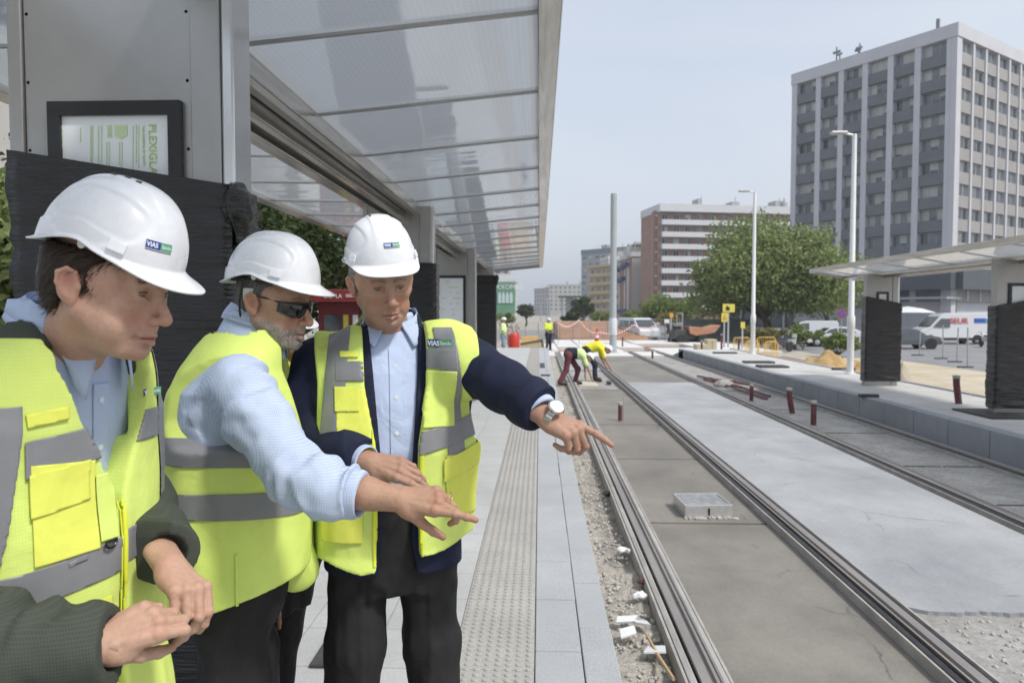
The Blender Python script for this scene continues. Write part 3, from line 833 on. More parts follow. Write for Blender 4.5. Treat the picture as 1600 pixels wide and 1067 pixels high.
for f in range(NF):
    zb = zt - 1.75 - FH * (f + 1)
    if zb < GZ + 3.5: break
    for i in range(nb):
        s0 = .9 + bay * i + (.42 if i else 0); s1 = .9 + bay * (i + 1) - (.42 if i < nb - 1 else 0)
        MB().box(s0 + .005, s1 - .005, -.6, -.12, zb - .1, zb + 1.45, ML).build('spandrel', m_span, tower)
        specs.append((ML, s0 + .05, s1 - .05, zb + 1.3, zb + FH - .12, -.95 if f > 1 else -.8, 3, True))
    for i in range(nr):
        s0 = (1.3 if i == 0 else 1.1 + bayr * i + .25); s1 = 1.1 + bayr * (i + 1) - .25
        sp2.box(s0 + .005, s1 - .005, -.7, -.16, zb - .1, zb + 1.5, MR); m_ = s0 + (s1 - s0) * .62
        sp2.box(s0 + .005, s0 + (s1 - s0) * .16, -.7, -.17, zb + 1.5, zb + FH, MR)
        specs.append((MR, s0 + (s1 - s0) * .17, s1 - .05, zb + 1.5, zb + FH - .15, -.45, 2, False))
sp2.build('pale_spandrel_rows', m_span2, tower)
windows(tower, specs, WM)
b = MB(); b.box(-.2, LL + .6, -.5, 1.5, GZ + 5.6, GZ + 8.4, ML); b.box(0, LR, -.5, 1.45, GZ + 5.6, GZ + 8.4, MR)
b.build('podium_band', mat('podium_dark', (.07, .08, .095), .6, var=.1, vscale=.4), tower)
b = MB(); b.box(-14, LL + .6, -1.4, 2.5, GZ + 4.3, GZ + 4.6, ML); b.build('entrance_canopy', mat('canopy_grey', (.3, .3, .31), .7), tower)
b = MB(); b.box(-14, LL, -1.6, -1.4, GZ, GZ + 4.2, ML); b.build('shop_glazing', m_glassd, tower)
b = MB()
for i in range(14): s = -13.5 + i * 2.9; b.box(s, s + .35, -1.38, -1.1, GZ, GZ + 4.25, ML)
b.build('shop_post', mat('white_frame', (.5, .5, .5), .6), tower)
zs = (W(1405, 478, 104).z, W(1425, 490, 104).z)
b = MB(); sg = LL - 12.2; b.box(sg, sg + 5.2, 1.5, 1.7, GZ + 4.75, GZ + 8.2, ML); sgn_ = b.build('sign_board', mat('sign_white', (.55, .57, .57), .5), tower)
lettering('sign_number', '2', 3.4, ML @ frame_mat((sg + 2.9, 1.72, GZ + 5.2), (1, 0, 0), (0, 0, 1)), mat('sign_grey', (.25, .27, .28), .6), sgn_, .05)
b = MB()
for (px, h_) in ((1304, 3.2), (1310, 2.6), (1344, 2.2), (1346, 2.6)):
    s = (px - 1240) / 257 * LL; q = ML @ Vector((s * .93, -3, 0)); b.tube([(q.x, q.y, zt - .2), (q.x, q.y, zt + h_)], .1, 6); b.tube([(q.x - .5, q.y, zt + h_ * .7), (q.x + .3, q.y, zt + h_ * .8)], .22, 6)
q = ML @ Vector((LL - 4, -3, 0)); b.tube([(q.x, q.y, zt - .2), (q.x, q.y, zt + 2.4)], .25, 8)
b.build('antenna', mat('antenna_grey', (.16, .17, .18), .7), tower)

# --- generic slab block with balconies
def block(name, label, o, d, length, depth, floors, fh, wallm, bandm, nwin, ztop_extra=1.2, band_h=1.0, ground=3.2, proud=1.1, roofbits=True, band=True, side_windows=0, mats=WM, win=(1.5, 1.5)):
    t = thing(name, o, label, 'building'); M = wall_basis(o, d); z0 = 0
    H = ground + floors * fh
    MB().box(0, length, -depth, 0, 0, H, M).build('wall', wallm, t)
    b = MB(); b.box(-.15, length + .15, -depth - .15, proud + .1 if band else .2, H, H + ztop_extra, M); b.build('roof_parapet', bandm, t)
    specs = []; bb = MB()
    for f in range(floors):
        z = ground + f * fh
        if band:
            bb.box(.6, length - .02, .0, proud, z - .22, z, M); bb.box(.6, length - .02, proud - .1, proud, z, z + band_h, M)
            bb.box(.6, .7, 0, proud - .1, z, z + band_h, M)
        for i in range(nwin):
            s = length * (i + .5) / nwin
            specs.append((M, s - win[0] / 2, s + win[0] / 2, z + (.15 if i % 2 and band else .9), z + .9 + win[1], .02, 2, (i + f) % 3 == 0))
    if band: bb.build('balcony', bandm, t)
    if side_windows:
        Ms = wall_basis(M @ Vector((0, -depth, 0)), -(M.to_3x3() @ Vector((0, -1, 0))))
        for f in range(floors):
            for i in range(side_windows):
                s = depth * (i + .5) / side_windows; z = ground + f * fh
                specs.append((Ms, s - .7, s + .7, z + .9, z + 2.3, .02, 1, False))
    windows(t, specs, mats)
    if roofbits:
        b = MB(); r = random.Random(int(length * 10))
        for i in range(5):
            s = r.uniform(1, length - 3); b.box(s, s + r.uniform(.5, 2.5), -depth * .6, -depth * .3, H + ztop_extra, H + ztop_extra + r.uniform(1, 2.6), M)
            b.tube([M @ Vector((s, -2, H)), M @ Vector((s, -2, H + 4.5))], .1, 5)
        b.build('roof_plant', mat('roof_grey', (.35, .35, .35), .8), t)
    return t, M
m_brick = mat('red_brick', (.29, .18, .14), .9, var=.12, vscale=.5, bump=.1, bscale=5)
m_brick2 = mat('brown_brick', (.27, .165, .115), .9, var=.1, vscale=.4)
m_white = mat('white_render', (.55, .56, .57), .8, var=.04, vscale=.3)
m_beige = mat('beige_render', (.46, .37, .24), .85, var=.06, vscale=.4)
m_grey = mat('grey_cladding', (.26, .28, .30), .7, var=.07, vscale=.3)
m_palew = mat('pale_concrete', (.42, .41, .395), .85, var=.06, vscale=.2)
G = -.55
q = W(1028, 488, 180)
block('apartment_block', 'red brick apartment block with long white balcony bands, behind the big tree', (q.x, 180, G), (1, .2), 40, 13, 8, 3.02, m_brick, m_white, 13, 1.9, 1.05, 3.4, side_windows=0)
q2 = W(1015.5, 488, 186)
t = thing('brick_stair_wing', (q2.x, 184, G), 'narrow brick stair wing on the left end of the balcony block', 'building')
MB().box(q2.x, q.x - .1, 181, 193, G, 27.4).build('wall', m_brick, t)
b = MB()
for f in range(9): b.box(q2.x + .3, q.x + .3, 180.7, 180.98, G + 2.4 + f * 3.02, G + 2.8 + f * 3.02)
b.build('white_band', m_white, t)
q = W(987, 488, 200)
t, M = block('brown_brick_block', 'plain brown brick block with a white roofline and a strip of blue awnings', (q.x, 200, G), (1, .1), 7, 16, 5, 3.2, m_brick2, m_white, 1, 1.3, ground=2.0, band=False, win=(.01, .01))
q3 = W(971, 488, 216); b = MB()
Mq = wall_basis((q3.x, 222, 0), (q.x - q3.x, -22)); Ln = math.hypot(q.x - q3.x, 22)
b.box(0, Ln, -6, 0, G, 17, Mq); b.build('white_front', m_palew, t)
b = MB()
for i in range(4): b.box(Ln * (.1 + .23 * i), Ln * (.17 + .23 * i), 0, .6, G, 16.5, Mq)
b.build('pilaster', m_white, t)
b = MB()
for (a, z) in ((2, 14.2), (9, 14.6), (15, 14.9), (3, 10.9), (9, 11.2), (2, 1.8), (9, 1.8), (15, 1.8)): b.box(a, a + 5, .6, 1.6, z, z + 1.1, Mq)
b.build('awning', mat('awning_blue', (.03, .06, .18), .8), t)
b = MB(); b.box(q.x - 1, q.x + 6, 203, 213, 17, 20.5); b.box(q.x + .8, q.x + 5, 202, 212, 21, 21.5); b.build('roof_room', m_palew, t)
q = W(921, 488, 262)
t, M = block('beige_balcony_block', 'yellowish apartment block with stepped balconies, left of the thick grey post', (q.x, 262, G), (1, -1.9), 28, 10, 5, 3.1, m_beige, m_beige, 7, .8, 1.0, 3, roofbits=False)
q = W(908, 488, 380)
block('grey_office_block', 'tall grey-clad office block with a dark top, far down the avenue', (q.x, 380, G), (1, -.9), 34, 20, 9, 3.3, m_grey, mat('dark_top', (.14, .16, .18), .7), 8, 2.5, band=False, win=(2.6, 1.3))
q = W(950, 488, 300)
block('white_grey_block', 'pale block just behind the thick grey post', (q.x, 300, G), (1, .2), 12, 12, 7, 3.1, m_palew, m_white, 4, 1.0, band=False)
q = W(858, 488, 520)
block('long_apartment_row', 'long pale apartment row at the end of the avenue', (q.x, 520, G), (1, -.12), 40, 20, 6, 3.1, m_palew, m_palew, 12, 1.0, band=False, mats=[m_frame, m_glassd, m_glassd, m_glassm])
q = W(834, 488, 500)
block('far_corner_block', 'pale corner block with a grey roof at the far left end of the avenue', (q.x, 540, G), (1, -1.2), 22, 20, 5, 3.2, m_palew, m_grey, 7, 1.2, band=False, mats=[m_frame, m_glassd, m_glassd, m_glassm])
# --- advertising block on the left
q = W(760, 488, 190); q1 = W(806, 488, 190)
t, M = block('advert_block', 'white block carrying a big green advertising banner, beyond the wrapped pylons', (q.x, 190, G), (1, 0), q1.x - q.x, 14, 3, 3.4, m_white, m_white, 1, .8, ground=.4, band=False, roofbits=False, win=(.01, .01))
za, zb_ = W(790, 441, 189).z, W(790, 490, 189).z
MB().box(q.x + .2, q1.x - .2, 189.5, 189.9, zb_, za).build('banner', mat('banner_green', (.10, .25, .15), .7, var=.15, vscale=.3), t)
b = MB()
for i in range(4):
    x_ = W(778 + i * 6, 488, 189).x; z_ = W(0, 474, 189).z
    b.prism([(x_, z_), (x_ + .85, z_), (x_ + .85, z_ + 2), (x_ + .6, z_ + 2.9), (x_ + .25, z_ + 2.9), (x_, z_ + 2)], 189.3, 189.45, 'y')
b.build('banner_bottles', mat('banner_pale', (.45, .55, .55), .6), t)
qq = W(774, 452, 189); lettering('banner_text', 'XXOMAS', 1.75, frame_mat((qq.x, 189.4, qq.z), (1, 0, 0), (0, 0, 1)), mat('banner_white', (.7, .72, .72), .6), t, .1)
b = MB(); b.box(q.x + 1, q1.x - 1.5, 190, 200, za + .5, za + 1.9); b.build('roof_room', m_white, t)
q = W(772, 488, 240); q1 = W(797, 488, 240)
block('rear_block', 'pale block with balconies rising behind the green banner', (q.x, 240, G), (1, 0), 5.2, 12, 7, 3.1, m_palew, m_white, 2, 1.0, ground=2, proud=.6, roofbits=False)

# ================================================================ TREES
def leaf_mat(name, c1, c2):
    m = bpy.data.materials.new(name); m.use_nodes = True; nt = m.node_tree; N = nt.nodes; L = nt.links; p = N['Principled BSDF']; out = N['Material Output']
    g_ = N.new('ShaderNodeNewGeometry'); r = N.new('ShaderNodeValToRGB'); r.color_ramp.elements[0].color = (*c1, 1); r.color_ramp.elements[1].color = (*c2, 1)
    tc = N.new('ShaderNodeTexCoord'); n = N.new('ShaderNodeTexNoise'); n.inputs['Scale'].default_value = .7; L.new(tc.outputs['Object'], n.inputs[0])
    ma = N.new('ShaderNodeMath'); ma.operation = 'MULTIPLY_ADD'; ma.inputs[1].default_value = .55; L.new(g_.outputs['Random Per Island'], ma.inputs[0])
    ms = N.new('ShaderNodeMath'); ms.operation = 'MULTIPLY_ADD'; ms.inputs[1].default_value = 1.2; ms.inputs[2].default_value = -.38; L.new(n.outputs[0], ms.inputs[0]); L.new(ms.outputs[0], ma.inputs[2])
    L.new(ma.outputs[0], r.inputs[0]); L.new(r.outputs[0], p.inputs['Base Color']); p.inputs['Roughness'].default_value = .6; p.inputs['Specular IOR Level'].default_value = .3
    t = N.new('ShaderNodeBsdfTranslucent'); L.new(r.outputs[0], t.inputs[0]); mx = N.new('ShaderNodeMixShader'); mx.inputs[0].default_value = .35
    L.new(p.outputs[0], mx.inputs[1]); L.new(t.outputs[0], mx.inputs[2]); L.new(mx.outputs[0], out.inputs[0]); return m
LM = {'olive': leaf_mat('leaf_olive', (.13, .17, .055), (.31, .37, .14)), 'dark': leaf_mat('leaf_dark', (.018, .034, .012), (.085, .115, .035)),
      'fresh': leaf_mat('leaf_fresh', (.09, .14, .035), (.28, .34, .11)), 'dry': leaf_mat('leaf_dry', (.14, .13, .045), (.30, .28, .11))}
m_bark = mat('bark', (.10, .08, .06), .95, var=.35, vscale=6, bump=1, bscale=20)
def tree(x, y, z, h, w, label, kind='olive', n=6000, leaf=.16, seed=1, clumps=26, trunk=.3, name='broadleaf_tree', group='street trees', cz=.62, dy=None, flat=.75):
    r = np.random.RandomState(seed)
    t = thing(name, (x, y, z), label, 'tree', group)
    dy = dy or w
    cen = []
    for i in range(clumps):
        a = r.uniform(0, 2 * PI); el = r.uniform(-.75, 1); rad = r.uniform(.35, .95)
        cr = math.sqrt(max(0, 1 - el * el))
        cen.append(((w / 2) * rad * cr * math.cos(a) * .92, (dy / 2) * rad * cr * math.sin(a) * .92, h * cz + (h * (1 - cz)) * el * rad * (.95 if el > 0 else .85), r.uniform(.13, .26) * min(w, h * 1.1)))
    b = MB(); base_r = trunk; forkz = h * (cz - .34) if h > 3 else h * .15
    b.tube([(x, y, z - .15), (x + .03 * h, y, z + forkz * .6), (x, y, z + forkz)], [base_r, base_r * .8, base_r * .7], 8)
    for c in cen[:16]:
        m_ = Vector((x + c[0] * .45 + r.uniform(-.2, .2), y + c[1] * .45, z + forkz + (c[2] - forkz) * .4))
        b.tube([(x, y, z + forkz - .1), m_, (x + c[0], y + c[1], z + c[2])], [base_r * .5, base_r * .3, base_r * .08], 5)
    b.build('trunk', m_bark, t, smooth=True)
    per = n // clumps; Vs = []
    for (cx, cy, czz, cr) in cen:
        u = r.normal(size=(per, 3)); u /= np.linalg.norm(u, axis=1)[:, None]
        rad = cr * r.uniform(.25, 1, per) ** .55 * (1 + .35 * vnoise((u * 2.2 + cx).astype(np.float32), 1.5, seed))
        p = u * rad[:, None]; p[:, 2] *= flat; p += (cx, cy, czz)
        a = r.normal(size=(per, 3)); a /= np.linalg.norm(a, axis=1)[:, None]; bb = np.cross(a, u + r.normal(size=(per, 3)) * .6); bb /= np.linalg.norm(bb, axis=1)[:, None] + 1e-6
        s = leaf * r.uniform(.55, 1.3, per)[:, None]
        Vs.append(np.stack([p + a * s, p + bb * s * .5, p - a * s, p - bb * s * .5], 1))
    V = np.concatenate(Vs).reshape(-1, 3) + (x, y, z)
    np_mesh('crown', V, np.arange(len(V)).reshape(-1, 4), LM[kind], t, smooth=False)
    return t
tree(W(1195, 488, 62).x, 62, G, 10.3, 14.2, 'large spreading tree in front of the brick apartment block, behind the tall lamp post', 'olive', 56000, .19, 3, 84, .42, cz=.54)
tree(W(1290, 488, 70).x, 70, G, 9.2, 10, 'yellow-green tree crown merging into the right side of the large tree, beside the tower', 'fresh', 13000, .18, 4, 34, .3, cz=.6)
tree(W(1043, 488, 84).x, 84, G, 4.6, 6.6, 'low green tree behind the orange dumper', 'fresh', 7000, .16, 5, 22, .2)
tree(W(1047, 488, 78).x, 78, G, 2.9, 2.6, 'small dry yellowish shrub beside the low green tree', 'dry', 2500, .12, 6, 12, .1, name='shrub')
tree(W(822, 488, 130).x, 130, G, 4.5, 3.4, 'small dark rounded tree in front of the far pale row', 'dark', 3000, .2, 7, 14, .2)
tree(W(912, 488, 120).x, 120, G, 5.0, 4.2, 'dark tree under the yellowish balcony block', 'dark', 4000, .2, 8, 16, .2)
tree(W(938, 488, 96).x, 96, G, 2.6, 3.2, 'light green bush left of the thick grey post', 'fresh', 2500, .14, 9, 12, .12, name='shrub')
tree(W(990, 488, 110).x, 110, G, 3.4, 3.4, 'light green bush under the brown brick block', 'fresh', 2500, .16, 10, 12, .12, name='shrub')
tree(W(782, 488, 110).x, 110, G, 2.6, 5.5, 'low bright hedge under the green banner', 'fresh', 2500, .16, 11, 12, .12, name='shrub')
tree(W(895, 488, 100).x, 100, G, 2.6, 3.8, 'dark low bush beside the distant shelter', 'dark', 2500, .16, 12, 12, .12, name='shrub')
# leafy trees left of the shelter
tree(-8.3, 14.5, -.3, 6.3, 6.5, 'dark leafy tree seen between the first pylon and the canopy edge', 'dark', 44000, .075, 13, 44, .3, cz=.62)
tree(-7.0, 19.5, -.3, 6.0, 5.5, 'dark leafy tree behind the red kiosk', 'dark', 26000, .09, 14, 36, .25, cz=.6)
tree(-10.5, 22.5, -.3, 7.5, 7.5, 'broad dark tree behind the other shelter trees on the left', 'olive', 16000, .15, 15, 30, .3)
tree(-6.3, 7.6, -.3, 4.1, 3.2, 'leafy tree at the left edge of the picture beyond the pylon', 'olive', 12000, .09, 16, 26, .2)
# planting strip by the road
for i, (px, py_, y, h, w, k, lb) in enumerate(((1225, 0, 50, 1.5, 4.5, 'dry', 'dry grassy shrub behind the yellow barrier'), (1255, 0, 48, 1.6, 3.2, 'fresh', 'green shrub beside the parked motorbike'),
                                             (1310, 0, 40, 1.5, 2.6, 'fresh', 'bright green shrub behind the sand heap'), (1190, 0, 52, 1.7, 3, 'dry', 'dry shrub between the lamp post and the yellow bin'))):
    tree(W(px, 488, y).x, y, terrain_z(20, y), h, w, lb, k, 2600, .10, 30 + i, 14, .05, name='shrub', group='roadside shrubs')
# ================================================================ STREET FURNITURE, VEHICLES, SITE CLUTTER
m_galv = mat('galvanised', (.42, .43, .44), .45, metal=.5, var=.1, vscale=4)
m_whitep = mat('white_paint', (.72, .73, .73), .35, var=.04, vscale=3)
m_maroon = mat('maroon_pvc', (.125, .04, .042), .5, var=.2, vscale=8)
m_yel = mat('barrier_yellow', (.75, .50, .10), .5, var=.15, vscale=2)
m_red = mat('signal_red', (.50, .035, .02), .5, var=.1, vscale=4)
m_tyre = mat('tyre', (.02, .02, .02), .85)
m_alu = mat('aluminium', (.62, .62, .61), .35, metal=.7, var=.1, vscale=20)
m_wood = mat('raw_wood', (.42, .30, .17), .8, var=.2, vscale=20, stretch=(1, 8, 8))
m_carglass = mat('car_glass', (.05, .06, .065), .08, spec=1)
def gx(px, y): return W(px, 488, y).x
# thick grey mast between the tracks
y = 36; x = gx(958, y); t = thing('catenary_mast', (x, y, -.08), 'thick plain grey mast standing between the two tracks', 'mast')
MB().lathe([(.30, 0), (.30, .04), (.19, .05), (.175, 1.0), (.165, 4), (.155, W(958, 303, y).z + .08)], (x, y, -.08), 24).build('shaft', mat('mast_grey', (.36, .39, .40), .5, var=.08, vscale=1), t, smooth=True)
MB().lathe([(.20, .9), (.21, .95), (.205, 1.7), (.19, 1.75)], (x, y, -.08), 24).build('plastic_sleeve', mat('sleeve_white', (.6, .62, .63), .3, var=.1, vscale=6, bump=.5, bscale=12), t, smooth=True)
# lamp posts on the far platform
def lamp(px, y, zb, ytop, lb):
    x = gx(px, y); zt = W(px, ytop, y).z; t = thing('lamp_post', (x, y, zb), lb, 'lamp post', 'white lamp posts on the far platform')
    MB().lathe([(.14, 0), (.14, .03), (.085, .04), (.085, 1.2), (.10, 1.22), (.10, 1.5), (.075, 1.55), (.055, zt - zb)], (x, y, zb), 20).build('pole', m_whitep, t, smooth=True)
    b = MB(); b.tube([(x, y, zt - .03), (x - .25, y, zt + .02)], .03, 8); b.build('arm', m_whitep, t, smooth=True)
    MB().box(x - .62, x - .2, y - .09, y + .09, zt, zt + .07).build('lamp_head', m_galv, t, bevel=.02)
lamp(1177, 28, RZ, 300, 'slim white lamp post in front of the large tree'); lamp(1330, 19, RZ, 210, 'white lamp post beside the black-wrapped pylon, in front of the tower')
for i, (px, yt, y, lb) in enumerate(((855, 467, 150, 'thin distant lamp post left of the far shelter'), (859, 470, 170, 'thinnest distant lamp post, just right of its neighbour'), (845, 474, 190, 'distant lamp post beside the small dark tree'), (953, 470, 96, 'short far lamp post half hidden by the thick mast'))):
    x = gx(px, y); t = thing('lamp_post', (x, y, G), lb, 'lamp post', 'distant street lamps')
    MB().lathe([(.16, 0), (.10, W(px, yt, y).z - G)], (x, y, G), 8).build('pole', m_galv, t)
    MB().box(x - .9, x, y - .1, y + .1, W(px, yt, y).z, W(px, yt, y).z + .12).build('lamp_head', m_galv, t)
# distant shelter
y = 140; x0, x1 = gx(872, y), gx(908, y); t = thing('distant_shelter', ((x0 + x1) / 2, y, G), 'small flat-roofed tram shelter far down the line', 'shelter')
zt = W(0, 466, y).z; MB().box(x0, x1, y - 1.5, y + 1.5, zt, zt + .35).build('roof', mat('dark_metal', (.08, .085, .09), .5), t)
for q in (x0 + .6, x1 - 1.2): MB().box(q, q + .35, y, y + .4, G, zt).build('post', m_galv, t)
MB().box(x1 - 3, x1 - 1.4, y, y + .2, G, zt).build('glass_screen', mat('pale_glass', (.3, .34, .36), .1), t)

# ---- vehicles
def wheel(par, c, r, w_, axis='y'):
    M = Matrix.Translation(c)
    wh = MB(); wh.lathe([(r * .6, -w_ / 2), (r * .94, -w_ / 2), (r, -w_ / 2 + .03), (r, w_ / 2 - .03), (r * .94, w_ / 2), (r * .6, w_ / 2)], c, 22, axis=axis); o = wh.build('wheel', m_tyre, par, smooth=True)
    MB().lathe([(.02, -w_ / 2 - .012), (r * .5, -w_ / 2 - .004), (r * .62, -w_ / 2 + .01), (r * .62, w_ / 2 - .01), (r * .5, w_ / 2 + .004), (.02, w_ / 2 + .012)], c, 14, axis=axis).build('rim', m_galv, o, smooth=True)
def vehicle(name, lb, px, y, yaw, prof, width, col, wheels, glass, group=None, lights=True, wr=.33, extra=None, cat='van'):
    """prof: side outline (x forward, z up); glass: side-window outlines; front faces +x; yaw turns it in plan"""
    x = gx(px, y); z = terrain_z(x, y) + .03; t = thing(name, (x, y, z), lb, cat, group)
    M = Matrix.Translation((x, y, z)) @ Matrix.Rotation(math.radians(yaw), 4, 'Z')
    h = width / 2; b = MB(); zs = max(p[1] for p in prof); n = len(prof); vs = []
    for sgn in (-1, 1):
        for (a, z_) in prof:
            tk = 1 - .14 * max(0, (z_ / zs - .5)) / .5; vs.append(M @ Vector((a, sgn * h * tk, z_)))
    b.add(vs, [tuple(range(n)), tuple(range(n, 2 * n))] + [(i, (i + 1) % n, (i + 1) % n + n, i + n) for i in range(n)])
    m = mat('car_paint_' + name + str(round(col[0] * 100)), col, .25, coat=.6, spec=.5)
    b.build('body', m, t, bevel=.045, seg=3)
    for g_ in glass:
        kind, pts = g_
        for sgn in (-1, 1):
            vs = []
            for off in (-.03, .012):
                for (a, z_) in pts:
                    tk = 1 - .14 * max(0, (z_ / zs - .5)) / .5; vs.append(M @ Vector((a, sgn * (h * tk + off), z_)))
            k = len(pts); MB().add(vs, [tuple(range(k)), tuple(range(k, 2 * k))] + [(i, (i + 1) % k, (i + 1) % k + k, i + k) for i in range(k)]).build(kind, m_carglass, t)
    for (a, sgn) in [(w_, s_) for w_ in wheels for s_ in (-1, 1)]:
        c = Vector((a, sgn * (h - .10), wr)); wheel_o = MB()
        prof_ = [(wr * .6, -.1), (wr * .95, -.1), (wr, -.07), (wr, .07), (wr * .95, .1), (wr * .6, .1)]
        o = MB().lathe(prof_, (0, 0, 0), 22, M @ Matrix.Translation(c) @ Matrix.Rotation(PI / 2, 4, 'X')).build('wheel', m_tyre, t, smooth=True)
        MB().lathe([(.02, -.115), (wr * .5, -.106), (wr * .62, -.09), (wr * .62, .09), (wr * .5, .106), (.02, .115)], (0, 0, 0), 14, M @ Matrix.Translation(c) @ Matrix.Rotation(PI / 2, 4, 'X')).build('rim', m_galv, o, smooth=True)
        MB().lathe([(wr * 1.18, -.02), (wr * 1.18, .06)], (0, 0, 0), 22, M @ Matrix.Translation(c + Vector((0, sgn * .075, .02))) @ Matrix.Rotation(PI / 2, 4, 'X')).build('wheel_arch', m_tyre, t)
    return t, M, h
van_prof = [(-2.9, .35), (2.55, .35), (2.75, .5), (2.78, .95), (2.55, 1.12), (1.85, 1.35), (1.05, 2.22), (.7, 2.42), (-2.75, 2.5), (-2.92, 2.35)]
def front(t, M, x, z0, z1, zw0, zw1, xw0, xw1, w_, plate=True):
    MB().prism([(xw0, zw0), (xw0 + .025, zw0 + .01), (xw1 + .025, zw1 + .01), (xw1, zw1)], -w_ * .82, w_ * .82, 'y', M).build('windscreen', m_carglass, t)
    for s_ in (-1, 1): MB().box(x - .12, x + .02, s_ * w_ * .9 - .16, s_ * w_ * .9 + .16 if s_ < 0 else s_ * w_ * .9 + .05, z0, z1, M).build('headlight', mat('lamp_glass', (.6, .62, .63), .1, spec=1), t, bevel=.02)
    MB().box(x - .05, x + .015, -w_ * .55, w_ * .55, z0 - .02, z1 - .02, M).build('grille', m_tyre, t)
t, M, h = vehicle('delivery_van', 'white high-roof delivery van with red lettering and a blue stripe on its side', 1481, 58, 180, van_prof, 2.0, (.62, .63, .64), (-1.75, 1.85), [('side_window', [(1.05, 1.32), (1.62, 1.34), (1.0, 2.0), (.35, 2.0), (.35, 1.32)])])
front(t, M, 2.76, .75, .95, 1.38, 2.15, 1.86, 1.12, h)
# side seen by the camera is local +y (van faces -x)
k = M.inverted() @ Vector((0, 0, 0))
Fm = M @ Matrix(((-1, 0, 0, 0), (0, -1, 0, 0), (0, 0, 1, 0), (0, 0, 0, 1)))
def side_text(t, M, s, x, z, size, m, yoff):
    o = M @ Vector((x, yoff, z)); r = (M.to_3x3() @ Vector((-1, 0, 0))); return lettering('van_lettering', s, size, frame_mat(o, r, (0, 0, 1)), m, t, .02, bold=.006)
m_vr = mat('van_red', (.55, .08, .07), .4); m_vb = mat('van_blue', (.03, .10, .42), .4)
side_text(t, M, 'SEUR', .35, 1.62, .62, m_vr, h * .93 + .03)
b = MB(); b.box(-2.35, -1.55, h * .9, h * .94 + .02, 1.68, 2.02, M); b.build('blue_stripe', m_vb, t)
MB().box(-2.65, -2.35, h * .9, h * .94 + .018, 1.68, 2.02, M).build('pale_blue_stripe', mat('van_paleblue', (.12, .30, .62), .4), t)
MB().box(-2.9, 2.7, h - .02, h + .03, .32, .5, M).build('sill', m_tyre, t)
# white works van facing the camera
t, M, h = vehicle('works_van', 'white crew van parked facing the camera behind the mast', 997, 62, -72, [(-2.4, .35), (2.2, .35), (2.35, .5), (2.36, .95), (2.2, 1.1), (1.75, 1.25), (1.0, 1.92), (.6, 2.02), (-2.3, 2.02), (-2.4, 1.8)], 1.9, (.60, .63, .66), (-1.4, 1.5), [('side_window', [(1.0, 1.22), (1.45, 1.24), (.95, 1.78), (.2, 1.78), (.2, 1.22)]), ('side_window', [(-1.9, 1.22), (.0, 1.22), (.0, 1.78), (-1.9, 1.78)])])
front(t, M, 2.34, .75, .95, 1.27, 1.86, 1.78, 1.06, h)
# small white van and hatchback
t, M, h = vehicle('compact_van', 'small white panel van parked left of the white hatchback', 1262, 57, 176, [(-2.1, .3), (1.95, .3), (2.1, .45), (2.1, .85), (1.95, 1.0), (1.3, 1.15), (.75, 1.72), (.3, 1.84), (-2.0, 1.84), (-2.12, 1.6)], 1.75, (.60, .62, .64), (-1.3, 1.3), [('side_window', [(.1, 1.15), (1.12, 1.15), (.7, 1.62), (.1, 1.66)])], group='parked white cars')
front(t, M, 2.08, .7, .88, 1.17, 1.68, 1.3, .8, h)
car_prof = [(-2.0, .3), (1.95, .3), (2.1, .42), (2.08, .72), (1.85, .84), (1.0, .96), (.35, 1.36), (-.3, 1.46), (-1.2, 1.40), (-1.85, 1.02), (-2.1, .92), (-2.12, .5)]
t, M, h = vehicle('hatchback', 'white hatchback parked between the small white van and the white lamp post', 1301, 53, 176, car_prof, 1.75, (.62, .64, .66), (-1.25, 1.3), [('side_window', [(-.1, 1.0), (.85, .98), (.35, 1.28), (-.1, 1.36)]), ('side_window', [(-1.4, 1.02), (-.18, 1.0), (-.18, 1.36), (-1.05, 1.30)])], group='parked white cars', cat='car')
front(t, M, 2.06, .55, .7, .98, 1.33, 1.0, .38, h)
t, M, h = vehicle('dark_car', 'dark grey saloon car in front of the delivery van, partly behind the wrapped pylon', 1415, 50, 2, car_prof, 1.75, (.07, .08, .09), (-1.25, 1.3), [('side_window', [(-.1, 1.0), (.85, .98), (.35, 1.28), (-.1, 1.36)]), ('side_window', [(-1.4, 1.02), (-.18, 1.0), (-.18, 1.36), (-1.05, 1.30)])], cat='car')
front(t, M, 2.06, .55, .7, .98, 1.33, 1.0, .38, h)
